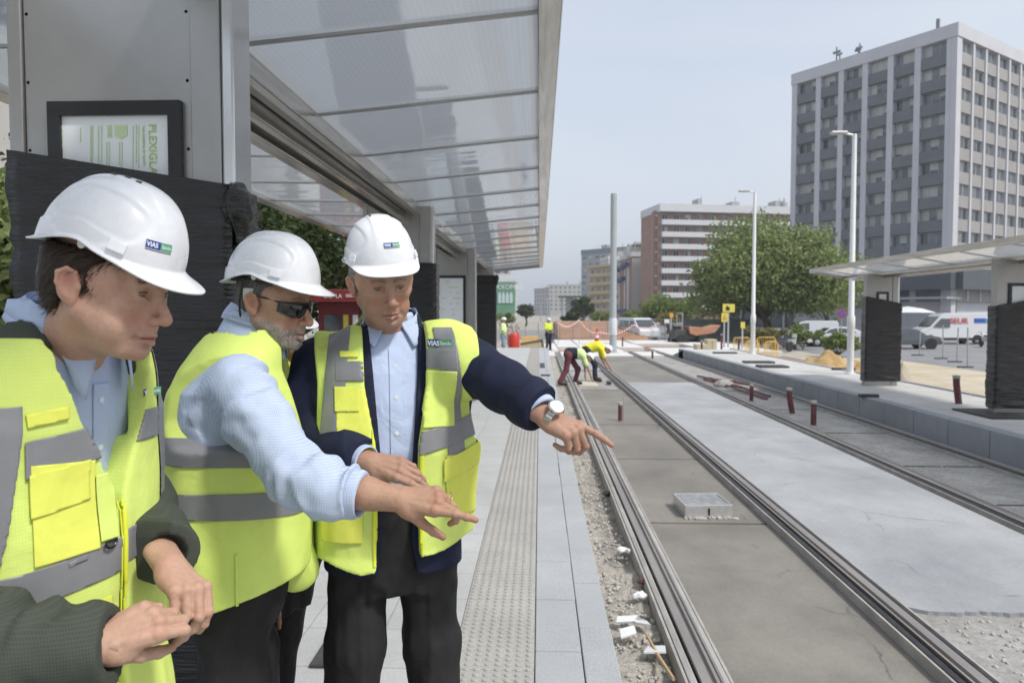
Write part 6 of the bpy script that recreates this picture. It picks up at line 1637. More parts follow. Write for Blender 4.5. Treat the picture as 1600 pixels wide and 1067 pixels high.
def dir_frame(o, f, back):
    """matrix with +Y along f, +Z along the back-of-hand normal"""
    f = Vector(f).normalized(); b = Vector(back); x = f.cross(b).normalized(); b = x.cross(f)
    return Matrix(((x.x, f.x, b.x, o[0]), (x.y, f.y, b.y, o[1]), (x.z, f.z, b.z, o[2]), (0, 0, 0, 1)))
def face_frame(o, az, pitch, roll=0, k=1.0):
    return Matrix.Translation(o) @ Matrix.Rotation(math.radians(az - 90), 4, 'Z') @ Matrix.Rotation(math.radians(-pitch), 4, 'X') @ Matrix.Rotation(math.radians(roll), 4, 'Y') @ Matrix.Scale(k, 4)
# ================================================================ CLOTHES
def loft_fn(rings, n=2.5):
    R = np.array(rings, np.float32)      # z, cx, cy, rx, ry
    def fn(P):
        z = P[..., 2]
        if P.ndim == 4: q = [np.interp(P[0, 0, :, 2], R[:, 0], R[:, i]).astype(np.float32)[None, None, :] for i in (1, 2, 3, 4)]
        else: q = [np.interp(z, R[:, 0], R[:, i]).astype(np.float32) for i in (1, 2, 3, 4)]
        x = np.abs(P[..., 0] - q[0]) / q[2]; y = np.abs(P[..., 1] - q[1]) / q[3]
        k = (x ** n + y ** n) ** (1 / n)
        rad = np.sqrt((P[..., 0] - q[0]) ** 2 + (P[..., 1] - q[1]) ** 2) + 1e-6
        d = (k - 1) / np.maximum(k, .3) * rad * .86
        return np.maximum(d, np.maximum(R[0, 0] - z, z - R[-1, 0]))
    return fn
def cloth(name, col, rough=.85, var=.06, bump=.25, bscale=420, wr=0.5, wscale=14, col2=None, sheen=.0):
    """woven cloth: fine weave bump over broad soft creases"""
    if name in _M: return _M[name]
    m = mat(name, col, rough, var=var, vscale=9, spec=.25)
    nt = m.node_tree; N = nt.nodes; L = nt.links; p = N['Principled BSDF']; tc = [n for n in N if n.type == 'TEX_COORD'][0]
    a = N.new('ShaderNodeTexNoise'); a.inputs['Scale'].default_value = bscale; a.inputs['Detail'].default_value = 2; L.new(tc.outputs['Object'], a.inputs[0])
    c = N.new('ShaderNodeTexNoise'); c.inputs['Scale'].default_value = wscale; c.inputs['Detail'].default_value = 3; c.inputs['Distortion'].default_value = .8; L.new(tc.outputs['Object'], c.inputs[0])
    b1 = N.new('ShaderNodeBump'); b1.inputs['Strength'].default_value = bump; b1.inputs['Distance'].default_value = .001; L.new(a.outputs[0], b1.inputs['Height'])
    b2 = N.new('ShaderNodeBump'); b2.inputs['Strength'].default_value = wr; b2.inputs['Distance'].default_value = .012; L.new(c.outputs[0], b2.inputs['Height']); L.new(b1.outputs[0], b2.inputs['Normal'])
    L.new(b2.outputs[0], p.inputs['Normal']); p.inputs['Sheen Weight'].default_value = sheen
    return m
def grid_cloth(name, col, col2, period=.006, mesh=False, wr=.4, duty=.6, amp=1.0):
    m = cloth(name, col, wr=wr, wscale=9); nt = m.node_tree; N = nt.nodes; L = nt.links; p = N['Principled BSDF']; tc = [n for n in N if n.type == 'TEX_COORD'][0]
    outs = []
    sep = N.new('ShaderNodeSeparateXYZ'); L.new(tc.outputs['Object'], sep.inputs[0])
    ad = N.new('ShaderNodeMath'); ad.operation = 'ADD'; L.new(sep.outputs[0], ad.inputs[0]); L.new(sep.outputs[1], ad.inputs[1])
    for src in (ad.outputs[0], sep.outputs[2]):
        a = N.new('ShaderNodeMath'); a.operation = 'MULTIPLY'; a.inputs[1].default_value = 2 * PI / period; L.new(src, a.inputs[0])
        s_ = N.new('ShaderNodeMath'); s_.operation = 'SINE'; L.new(a.outputs[0], s_.inputs[0])
        r = N.new('ShaderNodeMapRange'); r.inputs[1].default_value = duty - .3; r.inputs[2].default_value = duty + .3; L.new(s_.outputs[0], r.inputs[0]); outs.append(r.outputs[0])
    mx = N.new('ShaderNodeMath'); mx.operation = 'MAXIMUM' if not mesh else 'MULTIPLY'; L.new(outs[0], mx.inputs[0]); L.new(outs[1], mx.inputs[1])
    ml = N.new('ShaderNodeMath'); ml.operation = 'MULTIPLY'; ml.inputs[1].default_value = amp; L.new(mx.outputs[0], ml.inputs[0])
    c = N.new('ShaderNodeMix'); c.data_type = 'RGBA'; L.new(ml.outputs[0], c.inputs[0]); src = p.inputs['Base Color'].links[0].from_socket
    L.new(src, c.inputs[6]); c.inputs[7].default_value = (*col2, 1); L.new(c.outputs[2], p.inputs['Base Color'])
    return m
VEST_A = (.63, .75, .19); VEST_B = (.71, .75, .13)
m_vest = grid_cloth('vest_mesh_lime', VEST_A, (.52, .66, .13), .006, True, .6, .1, .4)
m_vesty = cloth('vest_yellow', VEST_B, wr=.45, wscale=8)
m_vestl = cloth('vest_lime', (.65, .78, .19), wr=.55, wscale=7)
m_refl = mat('reflective_band', (.20, .205, .215), .45, spec=.6, var=.08, vscale=8, bump=.15, bscale=25)
m_bind = cloth('vest_binding', (.70, .75, .06), wr=.1)
m_navy = cloth('navy_wool', (.012, .016, .038), .8, wr=.35)
m_greenj = grid_cloth('green_grey_tweed', (.050, .058, .046), (.085, .095, .078), .005, False, .5, .7, .45)
m_shirtb = cloth('shirt_blue', (.44, .52, .70), .7, wr=.6, var=.03)
m_shirtc = grid_cloth('shirt_check', (.49, .56, .69), (.27, .35, .52), .0055, False, .5, .70, .6)
m_trous = cloth('charcoal_wool', (.022, .021, .022), .8, wr=.4)
m_shoe = mat('shoe_leather', (.015, .012, .01), .35, var=.2, vscale=10)
m_button = mat('button', (.7, .72, .75), .3)
m_dring = mat('plastic_black', (.01, .01, .011), .35)

def vnorm(V, F_):
    n = np.cross(V[F_[:, 2]] - V[F_[:, 0]], V[F_[:, 3]] - V[F_[:, 1]]); N_ = np.zeros_like(V)
    for k in range(4):
        for a in range(3): N_[:, a] += np.bincount(F_[:, k], n[:, a], len(V))
    return N_ / (np.linalg.norm(N_, axis=1)[:, None] + 1e-12)
def patch(name, VF, planes, off, thick, m, parent, M, axis=(0, 0), outward=.15):
    """piece of a garment surface kept on the positive side of every plane ((nx,ny,nz), d), raised by `off`"""
    V, F_ = VF; Nn = vnorm(V, F_)
    keep = np.ones(len(F_), bool)
    for n, d in planes:
        sd = V @ np.array(n) - d; keep &= (sd[F_] > 0).any(1)
    rad = V[:, :2] - np.array(axis); rad /= np.linalg.norm(rad, axis=1)[:, None] + 1e-9
    ow = (Nn[:, :2] * rad).sum(1); keep &= (ow[F_] > outward).all(1)
    f = F_[keep]
    if not len(f): return None
    u, inv = np.unique(f, return_inverse=True); v = V[u] + Nn[u] * off; f = inv.reshape(-1, 4)
    bm = bmesh.new(); bv = [bm.verts.new(tuple(p)) for p in v]
    for q in f:
        try: bm.faces.new([bv[i] for i in q])
        except ValueError: pass
    for n, d in planes:
        n = Vector(n); bmesh.ops.bisect_plane(bm, geom=bm.verts[:] + bm.edges[:] + bm.faces[:], dist=1e-5, plane_co=n * (d / n.length_squared), plane_no=n, clear_inner=True)
    bm.normal_update()
    vs = [tuple(M @ q.co) for q in bm.verts]; bm.verts.index_update(); fs = [tuple(x.index for x in q.verts) for q in bm.faces]; bm.free()
    b = MB(); b.v = vs; b.f = fs; b.m = [0] * len(fs)
    me_off = parent
    o = b.build(name, m, parent); me = o.data
    # keep winding outward
    me.polygons.foreach_set('use_smooth', [True] * len(me.polygons))
    c = sum((p.center.to_3d() for p in me.polygons), Vector()) / max(1, len(me.polygons))
    ax3 = (M @ Vector((axis[0], axis[1], 0))); off3 = Vector((0, 0, 0)); p_ = parent
    while p_ is not None: off3 += Vector(p_.location); p_ = p_.parent
    sgn = sum(((p.center + off3 - ax3) * Vector((1, 1, 0)) if False else Vector((p.center.x + off3.x - ax3.x, p.center.y + off3.y - ax3.y, 0))).dot(p.normal) for p in me.polygons)
    if sgn < 0: me.flip_normals()
    if thick:
        md = o.modifiers.new('thickness', 'SOLIDIFY'); md.thickness = thick; md.offset = 1
    return o
def bounds(rings, pad=.04):
    R = np.array(rings); return ((R[:, 1] - R[:, 3]).min() - pad, (R[:, 2] - R[:, 4]).min() - pad, R[0, 0] - .02), ((R[:, 1] + R[:, 3]).max() + pad, (R[:, 2] + R[:, 4]).max() + pad, R[-1, 0] + .02)
def garment(rings, off, h=.0045, regions=(), chains=(), folds=None, n=2.5, seed=1, ext=None, k=.035, smooth=1, cuts=()):
    """torso loft (+ sleeves) grown by `off`, cut by region functions (positive = removed)"""
    lo, hi = bounds(rings, .03 + off); lo = np.array(lo); hi = np.array(hi)
    for pts, rs in chains:
        for p, r in zip(pts, rs): lo = np.minimum(lo, np.array(p) - r - .02); hi = np.maximum(hi, np.array(p) + r + .02)
    s = SDF(lo, hi, h); P = s.whole(); s.d = (loft_fn(rings, n)(P) - off).astype(np.float32)
    for pts, rs in chains: s.chain([tuple(p) for p in pts], [r + off for r in rs], k)
    if folds is not None:
        mk = np.abs(s.d) < .03; s.d[mk] += folds(P[mk]).astype(np.float32)
    mk = s.d < .02; Q = P[mk]; dd = s.d[mk]
    for fn in regions: dd = np.maximum(dd, fn(Q).astype(np.float32))
    s.d[mk] = dd
    for fn in cuts: fn(s, P)
    return s.mesh(smooth)
def sleeve_folds(P, pts, amp=.006, dens=38, seed=1):
    """transverse creases that gather at the joints of a sleeve"""
    d = np.zeros(P.shape[:-1], np.float32); pts = [A(p) for p in pts]
    for i in range(len(pts) - 1):
        a, b = pts[i], pts[i + 1]; L_ = np.linalg.norm(b - a) + 1e-6; t = ((P - a) @ (b - a)) / L_
        q = P - a - t[..., None] * (b - a) / L_; near = np.exp(-((t - L_ / 2) / (L_ * .75)) ** 4) * (np.sqrt((q * q).sum(-1)) < .13)
        w = np.exp(-(t / .09) ** 2) + np.exp(-((t - L_) / .09) ** 2) + .25
        ph = t * dens * 2.2 + 3.5 * vnoise(P, 11, seed + i) + 18 * q[..., 2]
        d += near * w * amp * .55 * np.sin(ph) * np.clip(.35 + .9 * vnoise(P, 10, seed + 7 + i), 0, 1)
        d += near * amp * .5 * vnoise(P, 30, seed + 9)
    return d
def trim(end, prev, rad=.13):
    e = A(end); d = e - A(prev); d = d / np.linalg.norm(d)
    def f(s, P):
        q = P - e; near = (q ** 2).sum(-1) < rad * rad
        s.d = np.where(near, np.maximum(s.d, q @ d), s.d)
    return f
def collar(name, M, c, tilt, rx, ry, m, parent, rings=None, clear=.010, stand=.035, leaf=.042, point=.045, gap=.20, spread=.012, n=72, open_out=.0):
    """shirt collar: stand round the neck, folded leaf with two points; c = base centre, local frame +Y front"""
    T = M @ Matrix.Translation(c) @ Matrix.Rotation(tilt, 4, 'X'); V = []
    th = np.linspace(gap, 2 * PI - gap, n)
    rows = 9; fld = loft_fn(rings) if rings is not None else None
    for a in th:
        fr = min(a, 2 * PI - a); e = math.exp(-((fr - gap) / .42) ** 2)
        ca, sa = math.cos(a), math.sin(a)
        st = stand * (1 - .30 * math.exp(-(fr / .9) ** 2))
        lf = leaf + point * e
        for j in range(rows):
            if j < 3: f = j / 3; r = -.002 * f; z = st * f
            else:
                f = (j - 3) / (rows - 4); r = .002 + spread * math.sin(f * 1.6) + .012 * f * e; z = st - lf * f + .0025 * math.sin(PI * min(1, f * 6)) * (f < .2)
            yy = ca * (ry + r) + (.012 * f * e if j >= 3 else 0); xx = sa * (rx + r) + (math.copysign(1, sa) * (.020 + open_out) * f * e if j >= 3 else 0)
            v = T @ Vector((xx, yy, z))
            if rings is not None:
                l_ = M.inverted() @ v
                for _ in range(40):
                    if float(fld(np.array([tuple(l_)], np.float32))[0]) > clear: break
                    l_.z += .0015; l_.y += .0012 * ca; l_.x += .0010 * sa
                v = M @ l_
            V.append(tuple(v))
    F_ = [[i * rows + j, i * rows + j + 1, (i + 1) * rows + j + 1, (i + 1) * rows + j] for i in range(n - 1) for j in range(rows - 1)]
    b = MB().add(V, F_); o = b.build(name, m, parent, smooth=True)
    o.modifiers.new('thickness', 'SOLIDIFY').thickness = .0016
    return o
def trousers(root, M, hip, legs, h=.007, seed=3, waist=None, m=None):
    """legs: list of (points, radii); hip: loft rings"""
    lo, hi = bounds(hip, .05); lo = np.array(lo); hi = np.array(hi)
    for pts, rs in legs:
        for p, r in zip(pts, rs): lo = np.minimum(lo, np.array(p) - r - .03); hi = np.maximum(hi, np.array(p) + r + .03)
    s = SDF(lo, hi, h); P = s.whole(); s.d = loft_fn(hip, 2.3)(P).astype(np.float32)
    for pts, rs in legs: s.chain(pts, rs, .03)
    mk = np.abs(s.d) < .03; P = P[mk]
    s.d[mk] += .011 * vnoise(P * A((1.6, 1.6, .7)), 9, seed) + .005 * vnoise(P * A((2, 2, .8)), 24, seed + 1)
    for pts, rs in legs:
        s.d[mk] -= .004 * np.exp(-((P[..., 0] - pts[0][0]) / .006) ** 2) * (P[..., 1] > 0) * (P[..., 2] < pts[0][2] - .05)
    V, F_ = s.mesh(1); return np_mesh('trousers', V, F_, m or m_trous, root, M)
def shoes(root, M, feet):
    for (x, y, a) in feet:
        s = SDF((-.06, -.11, -.01), (.06, .21, .12), .005)
        s.cone((0, -.05, .045), (0, .02, .05), .040, .040, .02); s.econe((0, .0, .035), (0, .145, .030), .044, .040, .8, (0, 0, 1), .03); s.cone((0, -.03, .06), (0, -.035, .11), .04, .042, .03)
        s.box((0, .05, .008), (.05, .15, .012), .008, .01)
        P = s.whole(); s.d = np.maximum(s.d, -P[..., 2] + .001)
        V, F_ = s.mesh(1); np_mesh('shoe', V, F_, m_shoe, root, M @ Matrix.Translation((x, y, 0)) @ Matrix.Rotation(a, 4, 'Z'))
def body_core(rings, chains, legs, h=.012):
    """skin volume inside the clothes, kept 2 cm under them"""
    lo, hi = bounds(rings, .02); lo = np.array(lo); hi = np.array(hi)
    for pts, rs in chains + legs:
        for p, r in zip(pts, rs): lo = np.minimum(lo, np.array(p) - r); hi = np.maximum(hi, np.array(p) + r)
    rings = [r for r in rings if r[0] > 1.0]; s = SDF(lo, hi, h); s.d = (loft_fn(rings)(s.whole()) + .032).astype(np.float32)
    for pts, rs in chains + legs: s.chain(pts, [max(.018, r - .030) for r in rs], .03)
    return s.mesh(1)
def xf(V, M): Mn = np.array(M); return V @ Mn[:3, :3].T + Mn[:3, 3]
def body_mesh(root, pieces, skin):
    """pieces: (V world, F, attrs) -> one continuous-looking body object"""
    names = ('lip', 'brow', 'red', 'beard'); V, F_ = join_np([(p[0], p[1]) for p in pieces])
    at = {k: np.concatenate([np.asarray(p[2].get(k, np.zeros(len(p[0])))) for p in pieces]) for k in names}
    return np_mesh('body', V, F_, skin, root, None, at)
def d_ring(parent, M, c, r=.014):
    pts = [Vector(c) + Vector((r * math.cos(a), .002, r * .85 * math.sin(a))) for a in [PI * .95 + (PI * 1.1) * i / 14 for i in range(15)]]
    pts.append(pts[0]); MB().tube([M @ p for p in pts], .0022, 6).build('key_ring', m_dring, parent, smooth=True)
# ================================================================ THE THREE MEN IN FRONT
def loc(B, px, py, y): return tuple(B.inverted() @ W(px, py, y))
def neck_to(Mh, B, c):
    """neck end points expressed in the head frame"""
    e = Mh.inverted() @ (B @ Vector(c)); return [(0, -.022, -.055), tuple(e)]

# ---------------------------------------------------------------- right-hand man, facing the camera, pointing
c3 = W(612, 488, 1.95)
root = thing('person', (c3.x, c3.y, PZ), 'grey-haired man in navy suit and open yellow vest, pointing with an outstretched arm', 'person', 'men in safety vests')
B = Matrix.Translation((c3.x, c3.y, PZ)) @ Matrix.Rotation(math.radians(-74 - 90), 4, 'Z')
rings = [(.78, 0, 0, .165, .12), (.90, 0, 0, .178, .125), (1.02, 0, .006, .172, .128), (1.15, 0, .012, .172, .128), (1.28, 0, .012, .190, .130), (1.40, 0, .006, .206, .124), (1.48, 0, 0, .208, .112), (1.54, 0, -.006, .180, .094), (1.585, 0, -.012, .115, .076), (1.61, 0, -.02, .070, .060), (1.64, 0, -.02, .058, .055)]
L = lambda px, py, y: loc(B, px, py, y)
armL = ([L(700, 552, 1.93), L(736, 570, 1.88), L(785, 602, 1.80), L(830, 630, 1.72), L(846, 640, 1.70)], [.064, .056, .049, .043, .040])
armR = ([L(503, 570, 1.95), L(486, 630, 1.93), L(496, 690, 1.86), L(536, 708, 1.78), L(568, 718, 1.74)], [.068, .062, .056, .046, .038])
shv = 1.28
def opening(w_pts, x_pts):
    zz = [p[0] for p in w_pts]
    return lambda P: np.where(P[..., 1] > 0, np.interp(P[..., 2], zz, [p[1] for p in w_pts]) - np.abs(P[..., 0] - np.interp(P[..., 2], zz, x_pts)), -1)
def neckhole(c, rx, ry, z0): return lambda P: np.where(P[..., 2] > z0, (1 - np.sqrt(((P[..., 0] - c[0]) / rx) ** 2 + ((P[..., 1] - c[1]) / ry) ** 2)) * min(rx, ry), -1)
def armhole(pts): return lambda P: np.abs(P[..., 0]) - np.interp(P[..., 2], [p[0] for p in pts], [p[1] for p in pts])
def hem(fn): return lambda P: fn(P[..., 0], P[..., 1]) - P[..., 2]
noisef = lambda a, sc, sx, seed: (lambda P: a * vnoise(P * A(sx), sc, seed) + a * .35 * vnoise(P * A(sx), sc * 2.7, seed + 1))
# head
Mh = face_frame(W(597, 444, 1.86), -64, 16, 6, .92)
o3 = dict(w=1.0, jaw=.95, eye=.45, age=1, nose=1.12, open=.8, fold=1.25, frown=1, brow=.55, neck=neck_to(Mh, B, (0, -.012, 1.56)), neck_r=.060)
hs_ = head_field(o3, .0022); hV, hF = hs_.mesh(1); ha = head_attrs(hV, o3)
skin3 = skin_mat('skin_tanned', (.42, .255, .18), red=(.38, .16, .11), brow=(.07, .055, .045), stub=.25)
coreV, coreF = body_core(rings, [armL, armR], [([(.09, 0, .86), (.095, .02, .48), (.10, -.02, .09)], [.09, .07, .05]), ([(-.09, 0, .86), (-.095, .02, .48), (-.10, -.02, .09)], [.09, .07, .05])])
# pointing left hand
wr = W(850, 648, 1.69); f = W(914, 690, 1.65) - wr
Mp = dir_frame(wr, f + Vector((0, 0, .012)), (.25, -.55, .80))
HV, HF, HA = hand(Mp, -1, [(2, 8, 4), (52, 62, 35), (62, 70, 40), (68, 74, 40)], thumb=(14, 18, 14, 48), spread=(2, 2, 0, -2), scale=.94, arm=[((0, .0, 0), .027), ((0, -.09, .0), .031)])
wr2 = W(578, 722, 1.725); f2 = W(658, 740, 1.69) - wr2
Mr = dir_frame(wr2, f2, (.0, -.72, .70))
GV, GF, GA = hand(Mr, 1, [(8, 10, 8), (24, 30, 15), (32, 36, 20), (40, 40, 20)], thumb=(10, 8, 8, 30), scale=.93, arm=[((0, 0, 0), .027), ((0, -.09, 0), .031)], spread=(4, 1, -2, -6))
body_mesh(root, [(xf(hV, Mh), hF, ha), (HV, HF, HA), (GV, GF, GA), (xf(coreV, B), coreF, {})], skin3)
eyes(root, Mh, o3)
ho = hair_piece(Mh, root, dict(w=1.03, hair_th=.006, hairline=[-.05, -.05, -.035, .022, .022, -.010, -.006, .022, .048, .085]), mat('hair_grey', (.16, .15, .14), .6, col2=(.34, .33, .31), vscale=140, stretch=(1, 1, .2), bump=.9, bscale=300, spec=.25), None)
head_hair(root, Mh, hV, hF, ha, ho, hair_mat('grey_strands', (.05, .045, .04), (.34, .33, .31)), seed=3, brow_n=110, hn=7000, hl=.011)
helmet(root, Mh, badge_phi=-.12, badge_t=.78, lift=.009, tilt=6, sc=.97, sz=1.17)
# shirt, jacket, vest
V, F_ = garment(rings, .0, regions=[hem(lambda x, y: 1.12 + 0 * x)], folds=noisef(.004, 10, (1.5, 1.5, .5), 3), h=.005)
sh = np_mesh('shirt', V, F_, m_shirtb, root, B)
patch('shirt_placket', (V, F_), [((1, 0, 0), -.019), ((-1, 0, 0), -.016), ((0, 1, 0), .03), ((0, 0, 1), .98), ((0, 0, -1), -1.545)], .001, .0015, m_shirtb, sh, B)
for z_ in (1.06, 1.15, 1.24, 1.33, 1.42, 1.50):
    i = np.argmin(np.where(V[:, 1] > 0, (V[:, 0] + .0) ** 2 + (V[:, 2] - z_) ** 2, 9)); c = Vector(V[i]) + Vector((0, .0035, 0))
    MB().lathe([(.0001, -.001), (.0055, -.001), (.0055, .0008), (.004, .0012), (.0001, .0008)], (0, 0, 0), 12, B @ frame_mat(c, (-1, 0, 0), (0, 0, 1))).build('shirt_button', m_button, sh, smooth=True)
collar('shirt_collar', B, (0, -.010, 1.600), math.radians(-14), .064, .066, m_shirtb, sh, rings=rings, gap=.30, point=.040, stand=.040)
op_j = opening([(.7, .10), (.95, .052), (1.05, .036), (1.25, .040), (1.45, .055), (1.55, .062), (1.6, .065)], [0, 0, 0, 0, 0, 0, 0])
V, F_ = garment(rings, .013, regions=[op_j, neckhole((0, -.012), .074, .072, 1.53), hem(lambda x, y: .95 + .25 * np.clip(.08 - np.abs(x), 0, .08))], chains=[armL, armR],
                folds=lambda P: .003 * vnoise(P, 12, 4) + sleeve_folds(P, armL[0], .0045, 34, 2) * (P[..., 0] < -.13) + sleeve_folds(P, armR[0], .0045, 34, 5) * (P[..., 0] > .13),
                cuts=[trim(armL[0][-1], armL[0][-2]), trim(armR[0][-1], armR[0][-2]), lambda s, P: s.cone(armL[0][-1], L(890, 670, 1.66), .036, .036, 0, 's'), lambda s, P: s.cone(armR[0][-1], L(600, 728, 1.72), .034, .034, 0, 's')])
jk = np_mesh('jacket', V, F_, m_navy, root, B)
for (a, b_, ra) in ((W(842, 637, 1.705), wr, .041), (W(562, 716, 1.745), wr2, .038)):
    d = (b_ - a).normalized(); MB().lathe([(ra - .003, -.02), (ra, -.018), (ra + .001, (b_ - a).length - .012), (ra - .003, (b_ - a).length - .010), (ra - .004, 0)], (0, 0, 0), 28, Matrix.Translation(a) @ Vector((0, 0, 1)).rotation_difference(d).to_matrix().to_4x4()).build('shirt_cuff', m_shirtb, sh, smooth=True)
vr = [(z, cx, cy, rx + (.020 if z < 1.3 else .006), ry + (.026 if z < 1.3 else .010)) for z, cx, cy, rx, ry in rings]
vr[0] = (.78, -.01, .01, .215, .165); vr[1] = (.98, 0, .01, .212, .162)
op_v = opening([(.7, .075), (.90, .062), (1.0, .056), (1.2, .050), (1.3, .054), (1.45, .080), (1.58, .082), (1.65, .08)], [-.0, -.0, 0, .0, 0, 0, 0, 0])
hm_v = hem(lambda x, y: 1.01 + .03 * np.exp(-((x + .20) / .06) ** 2) - .03 * np.exp(-((x - .09) / .07) ** 2))
ah = armhole([(1.19, .5), (1.24, .27), (1.29, .215), (1.36, .200), (1.46, .198), (1.54, .206), (1.62, .21)])
VF = garment(vr, .020, smooth=5, chains=[(armL[0][:2], [.078, .071]), (armR[0][:2], [.076, .069])], regions=[op_v, neckhole((0, -.012), .104, .096, 1.42), ah, hm_v], folds=noisef(.010, 7, (1.7, 1.7, .5), 8), h=.0045)
vs_ = np_mesh('safety_vest', *VF, m_vest, root, B)
ax_ = (0, 0)
# viewer's left panel (his right, +x)
KO = [0]
def strip(nm, pl, m=m_refl, off=.0012, th=.0012, par=None, vf=None, M=None, ow=.15):
    KO[0] = (KO[0] + 1) % 7
    return patch(nm, vf or VF, pl, off + .00035 * KO[0], th, m, par or vs_, M or B, ax_, outward=ow)
strip('reflective_strip', [((1, 0, .10), .128 + .145), ((-1, 0, -.10), -.180 - .145), ((0, 1, 0), .0), ((0, 0, 1), 1.18)])
strip('reflective_strip', [((0, .0, 1), 1.465), ((0, 0, -1), -1.515), ((0, 1, 0), .02), ((1, 0, 0), .05), ((-1, 0, 0), -.152)])
strip('reflective_strip', [((-.1, 0, 1), 1.225), ((.1, 0, -1), -1.278), ((0, 1, 0), -.02), ((1, 0, 0), .03)])
strip('reflective_strip', [((-1, 0, .10), .108 + .15), ((1, 0, -.10), -.156 - .15), ((0, 1, 0), .0), ((0, 0, 1), 1.26), ((0, 0, -1), -1.60)], ow=-.4)
strip('reflective_strip', [((0, 0, 1), 1.495), ((0, 0, -1), -1.545), ((0, 1, 0), .02), ((-1, 0, 0), .07), ((1, 0, 0), -.15)], ow=-.4)
strip('reflective_strip', [((.22, 0, 1), 1.265), ((-.22, 0, -1), -1.322), ((0, 1, 0), -.5), ((-1, 0, 0), .03)])
strip('chest_pocket', [((0, 0, 1), 1.28), ((0, 0, -1), -1.445), ((0, 1, 0), .02), ((1, 0, 0), .066), ((-1, 0, 0), -.150)], m_vesty, .0015, .0018)
strip('pocket_flap', [((0, 0, 1), 1.39), ((0, 0, -1), -1.452), ((0, 1, 0), .02), ((1, 0, 0), .095), ((-1, 0, 0), -.154)], m_vesty, .0038, .0018)
strip('loop_patch', [((0, 0, 1), 1.525), ((0, 0, -1), -1.54), ((0, 1, 0), .02), ((1, 0, 0), .095), ((-1, 0, 0), -.14)], m_vesty, .002, .002)
strip('clear_pocket', [((0, 0, 1), 1.345), ((0, 0, -1), -1.49), ((0, 1, 0), .02), ((-1, 0, 0), .066), ((1, 0, 0), -.148)], m_vestl, .0025, .002, ow=-.4)
strip('hip_pocket', [((0, 0, 1), 1.10), ((0, 0, -1), -1.27), ((0, 1, 0), .0), ((-1, 0, 0), .125), ((1, 0, 0), -.23)], m_vesty, .0015, .0018)
strip('pocket_flap', [((.3, 0, 1), 1.165), ((-.3, 0, -1), -1.225), ((0, 1, 0), .0), ((-1, 0, 0), .118), ((1, 0, 0), -.235)], m_vesty, .0038, .0018)
strip('hip_pocket', [((0, 0, 1), 1.06), ((0, 0, -1), -1.15), ((0, 1, 0), .0), ((1, 0, 0), .09), ((-1, 0, 0), -.19)], m_vesty, .0015, .0018)
for q in (-1, 1): strip('zip_edge', [((q, 0, 0), .048), ((-q, 0, 0), -.064), ((0, 1, 0), .02), ((0, 0, -1), -1.40), ((0, 0, 1), 1.0)], m_bind, .001, .002)
# printed company badge on his left chest
def on_surface(VF, x, z, off=.003):
    V = VF[0]; d = np.where(V[:, 1] > .02, (V[:, 0] - x) ** 2 + (V[:, 2] - z) ** 2, 9); return Vector((x, float(V[np.argsort(d)[:5], 1].max()) + off, z))
def chest_badge(VF, M, par, x, z, w=.085, h=.020, text=True):
    a = on_surface(VF, x, z); b_ = on_surface(VF, x - w, z); a.y += .004; b_.y += .004; r = (b_ - a).normalized(); T = M @ frame_mat(a, r, (0, 0, 1))
    MB().box(0, w * .48, 0, h, 0, .001, T).build('badge_blue_field', m_blue, par); MB().box(w * .485, w, 0, h, 0, .001, T).build('badge_green_field', m_grn, par)
    lettering('badge_text', 'VIAS', h * .85, T @ Matrix.Translation((w * .02, h * .2, .0018)), m_wht, par, .0005, 'LEFT', .0006)
    lettering('badge_text', 'Sando', h * .68, T @ Matrix.Translation((w * .52, h * .28, .0018)), m_wht, par, .0005)
    MB().box(0, w, -h * .22, -h * .12, 0, .001, T).build('badge_underline', m_grn, par)
chest_badge(VF, B, vs_, -.082, 1.550, .075, .021)
d_ring(vs_, B, on_surface(VF, .085, 1.285, .006))
# belt, trousers, shoes
leg = lambda q: ([(q * .092, 0, .98), (q * .104, .01, .72), (q * .118, .02, .50), (q * .125, .0, .28), (q * .130, -.02, .075)], [.088, .078, .067, .061, .060])
trousers(root, B, [(.88, 0, 0, .13, .11), (.95, 0, 0, .175, .128), (1.05, 0, .004, .178, .137), (1.145, 0, .008, .178, .139)], [leg(1), leg(-1)], .006)
MB().lathe([(1.0, 0), (1.0, .032)], (0, 0, 0), 48, B @ Matrix.Translation((0, .008, 1.118)) @ Matrix.Diagonal((.1795, .1405, 1, 1))).build('belt', m_shoe, root, smooth=True)
shoes(root, B, [(.13, .0, -.15), (-.13, .0, .15)])
# wristwatch
Tw = Matrix.Translation(W(857, 647, 1.693)) @ Vector((0, 0, 1)).rotation_difference(f.normalized()).to_matrix().to_4x4()
m_watch = mat('watch_steel', (.62, .62, .60), .22, metal=1)
wt = MB()
for i in range(26):
    a = 2 * PI * i / 26; T_ = Tw @ Matrix.Rotation(a, 4, 'Z') @ Matrix.Translation((.0355, 0, .014)); wt.box(-.0012, .0018, -.0038, .0038, -.0085, .0085, T_)
wo = wt.build('wristwatch', m_watch, root, bevel=.0006)
nb_ = Tw.inverted().to_3x3() @ Vector((.1, -.62, .78)); a = math.atan2(nb_.y, nb_.x)
Tf = Tw @ Matrix.Rotation(a, 4, 'Z') @ Matrix.Translation((.036, 0, .014)) @ Matrix.Rotation(PI / 2, 4, 'Y')
MB().lathe([(.001, -.002), (.0195, -.002), (.0205, .002), (.0195, .006), (.0165, .0075), (.001, .0068)], (0, 0, 0), 30, Tf).build('watch_case', m_watch, wo, smooth=True)
MB().lathe([(.0005, .007), (.0155, .0071), (.0155, .0078), (.0005, .0079)], (0, 0, 0), 30, Tf).build('watch_dial', mat('watch_dial', (.75, .77, .8), .15), wo)

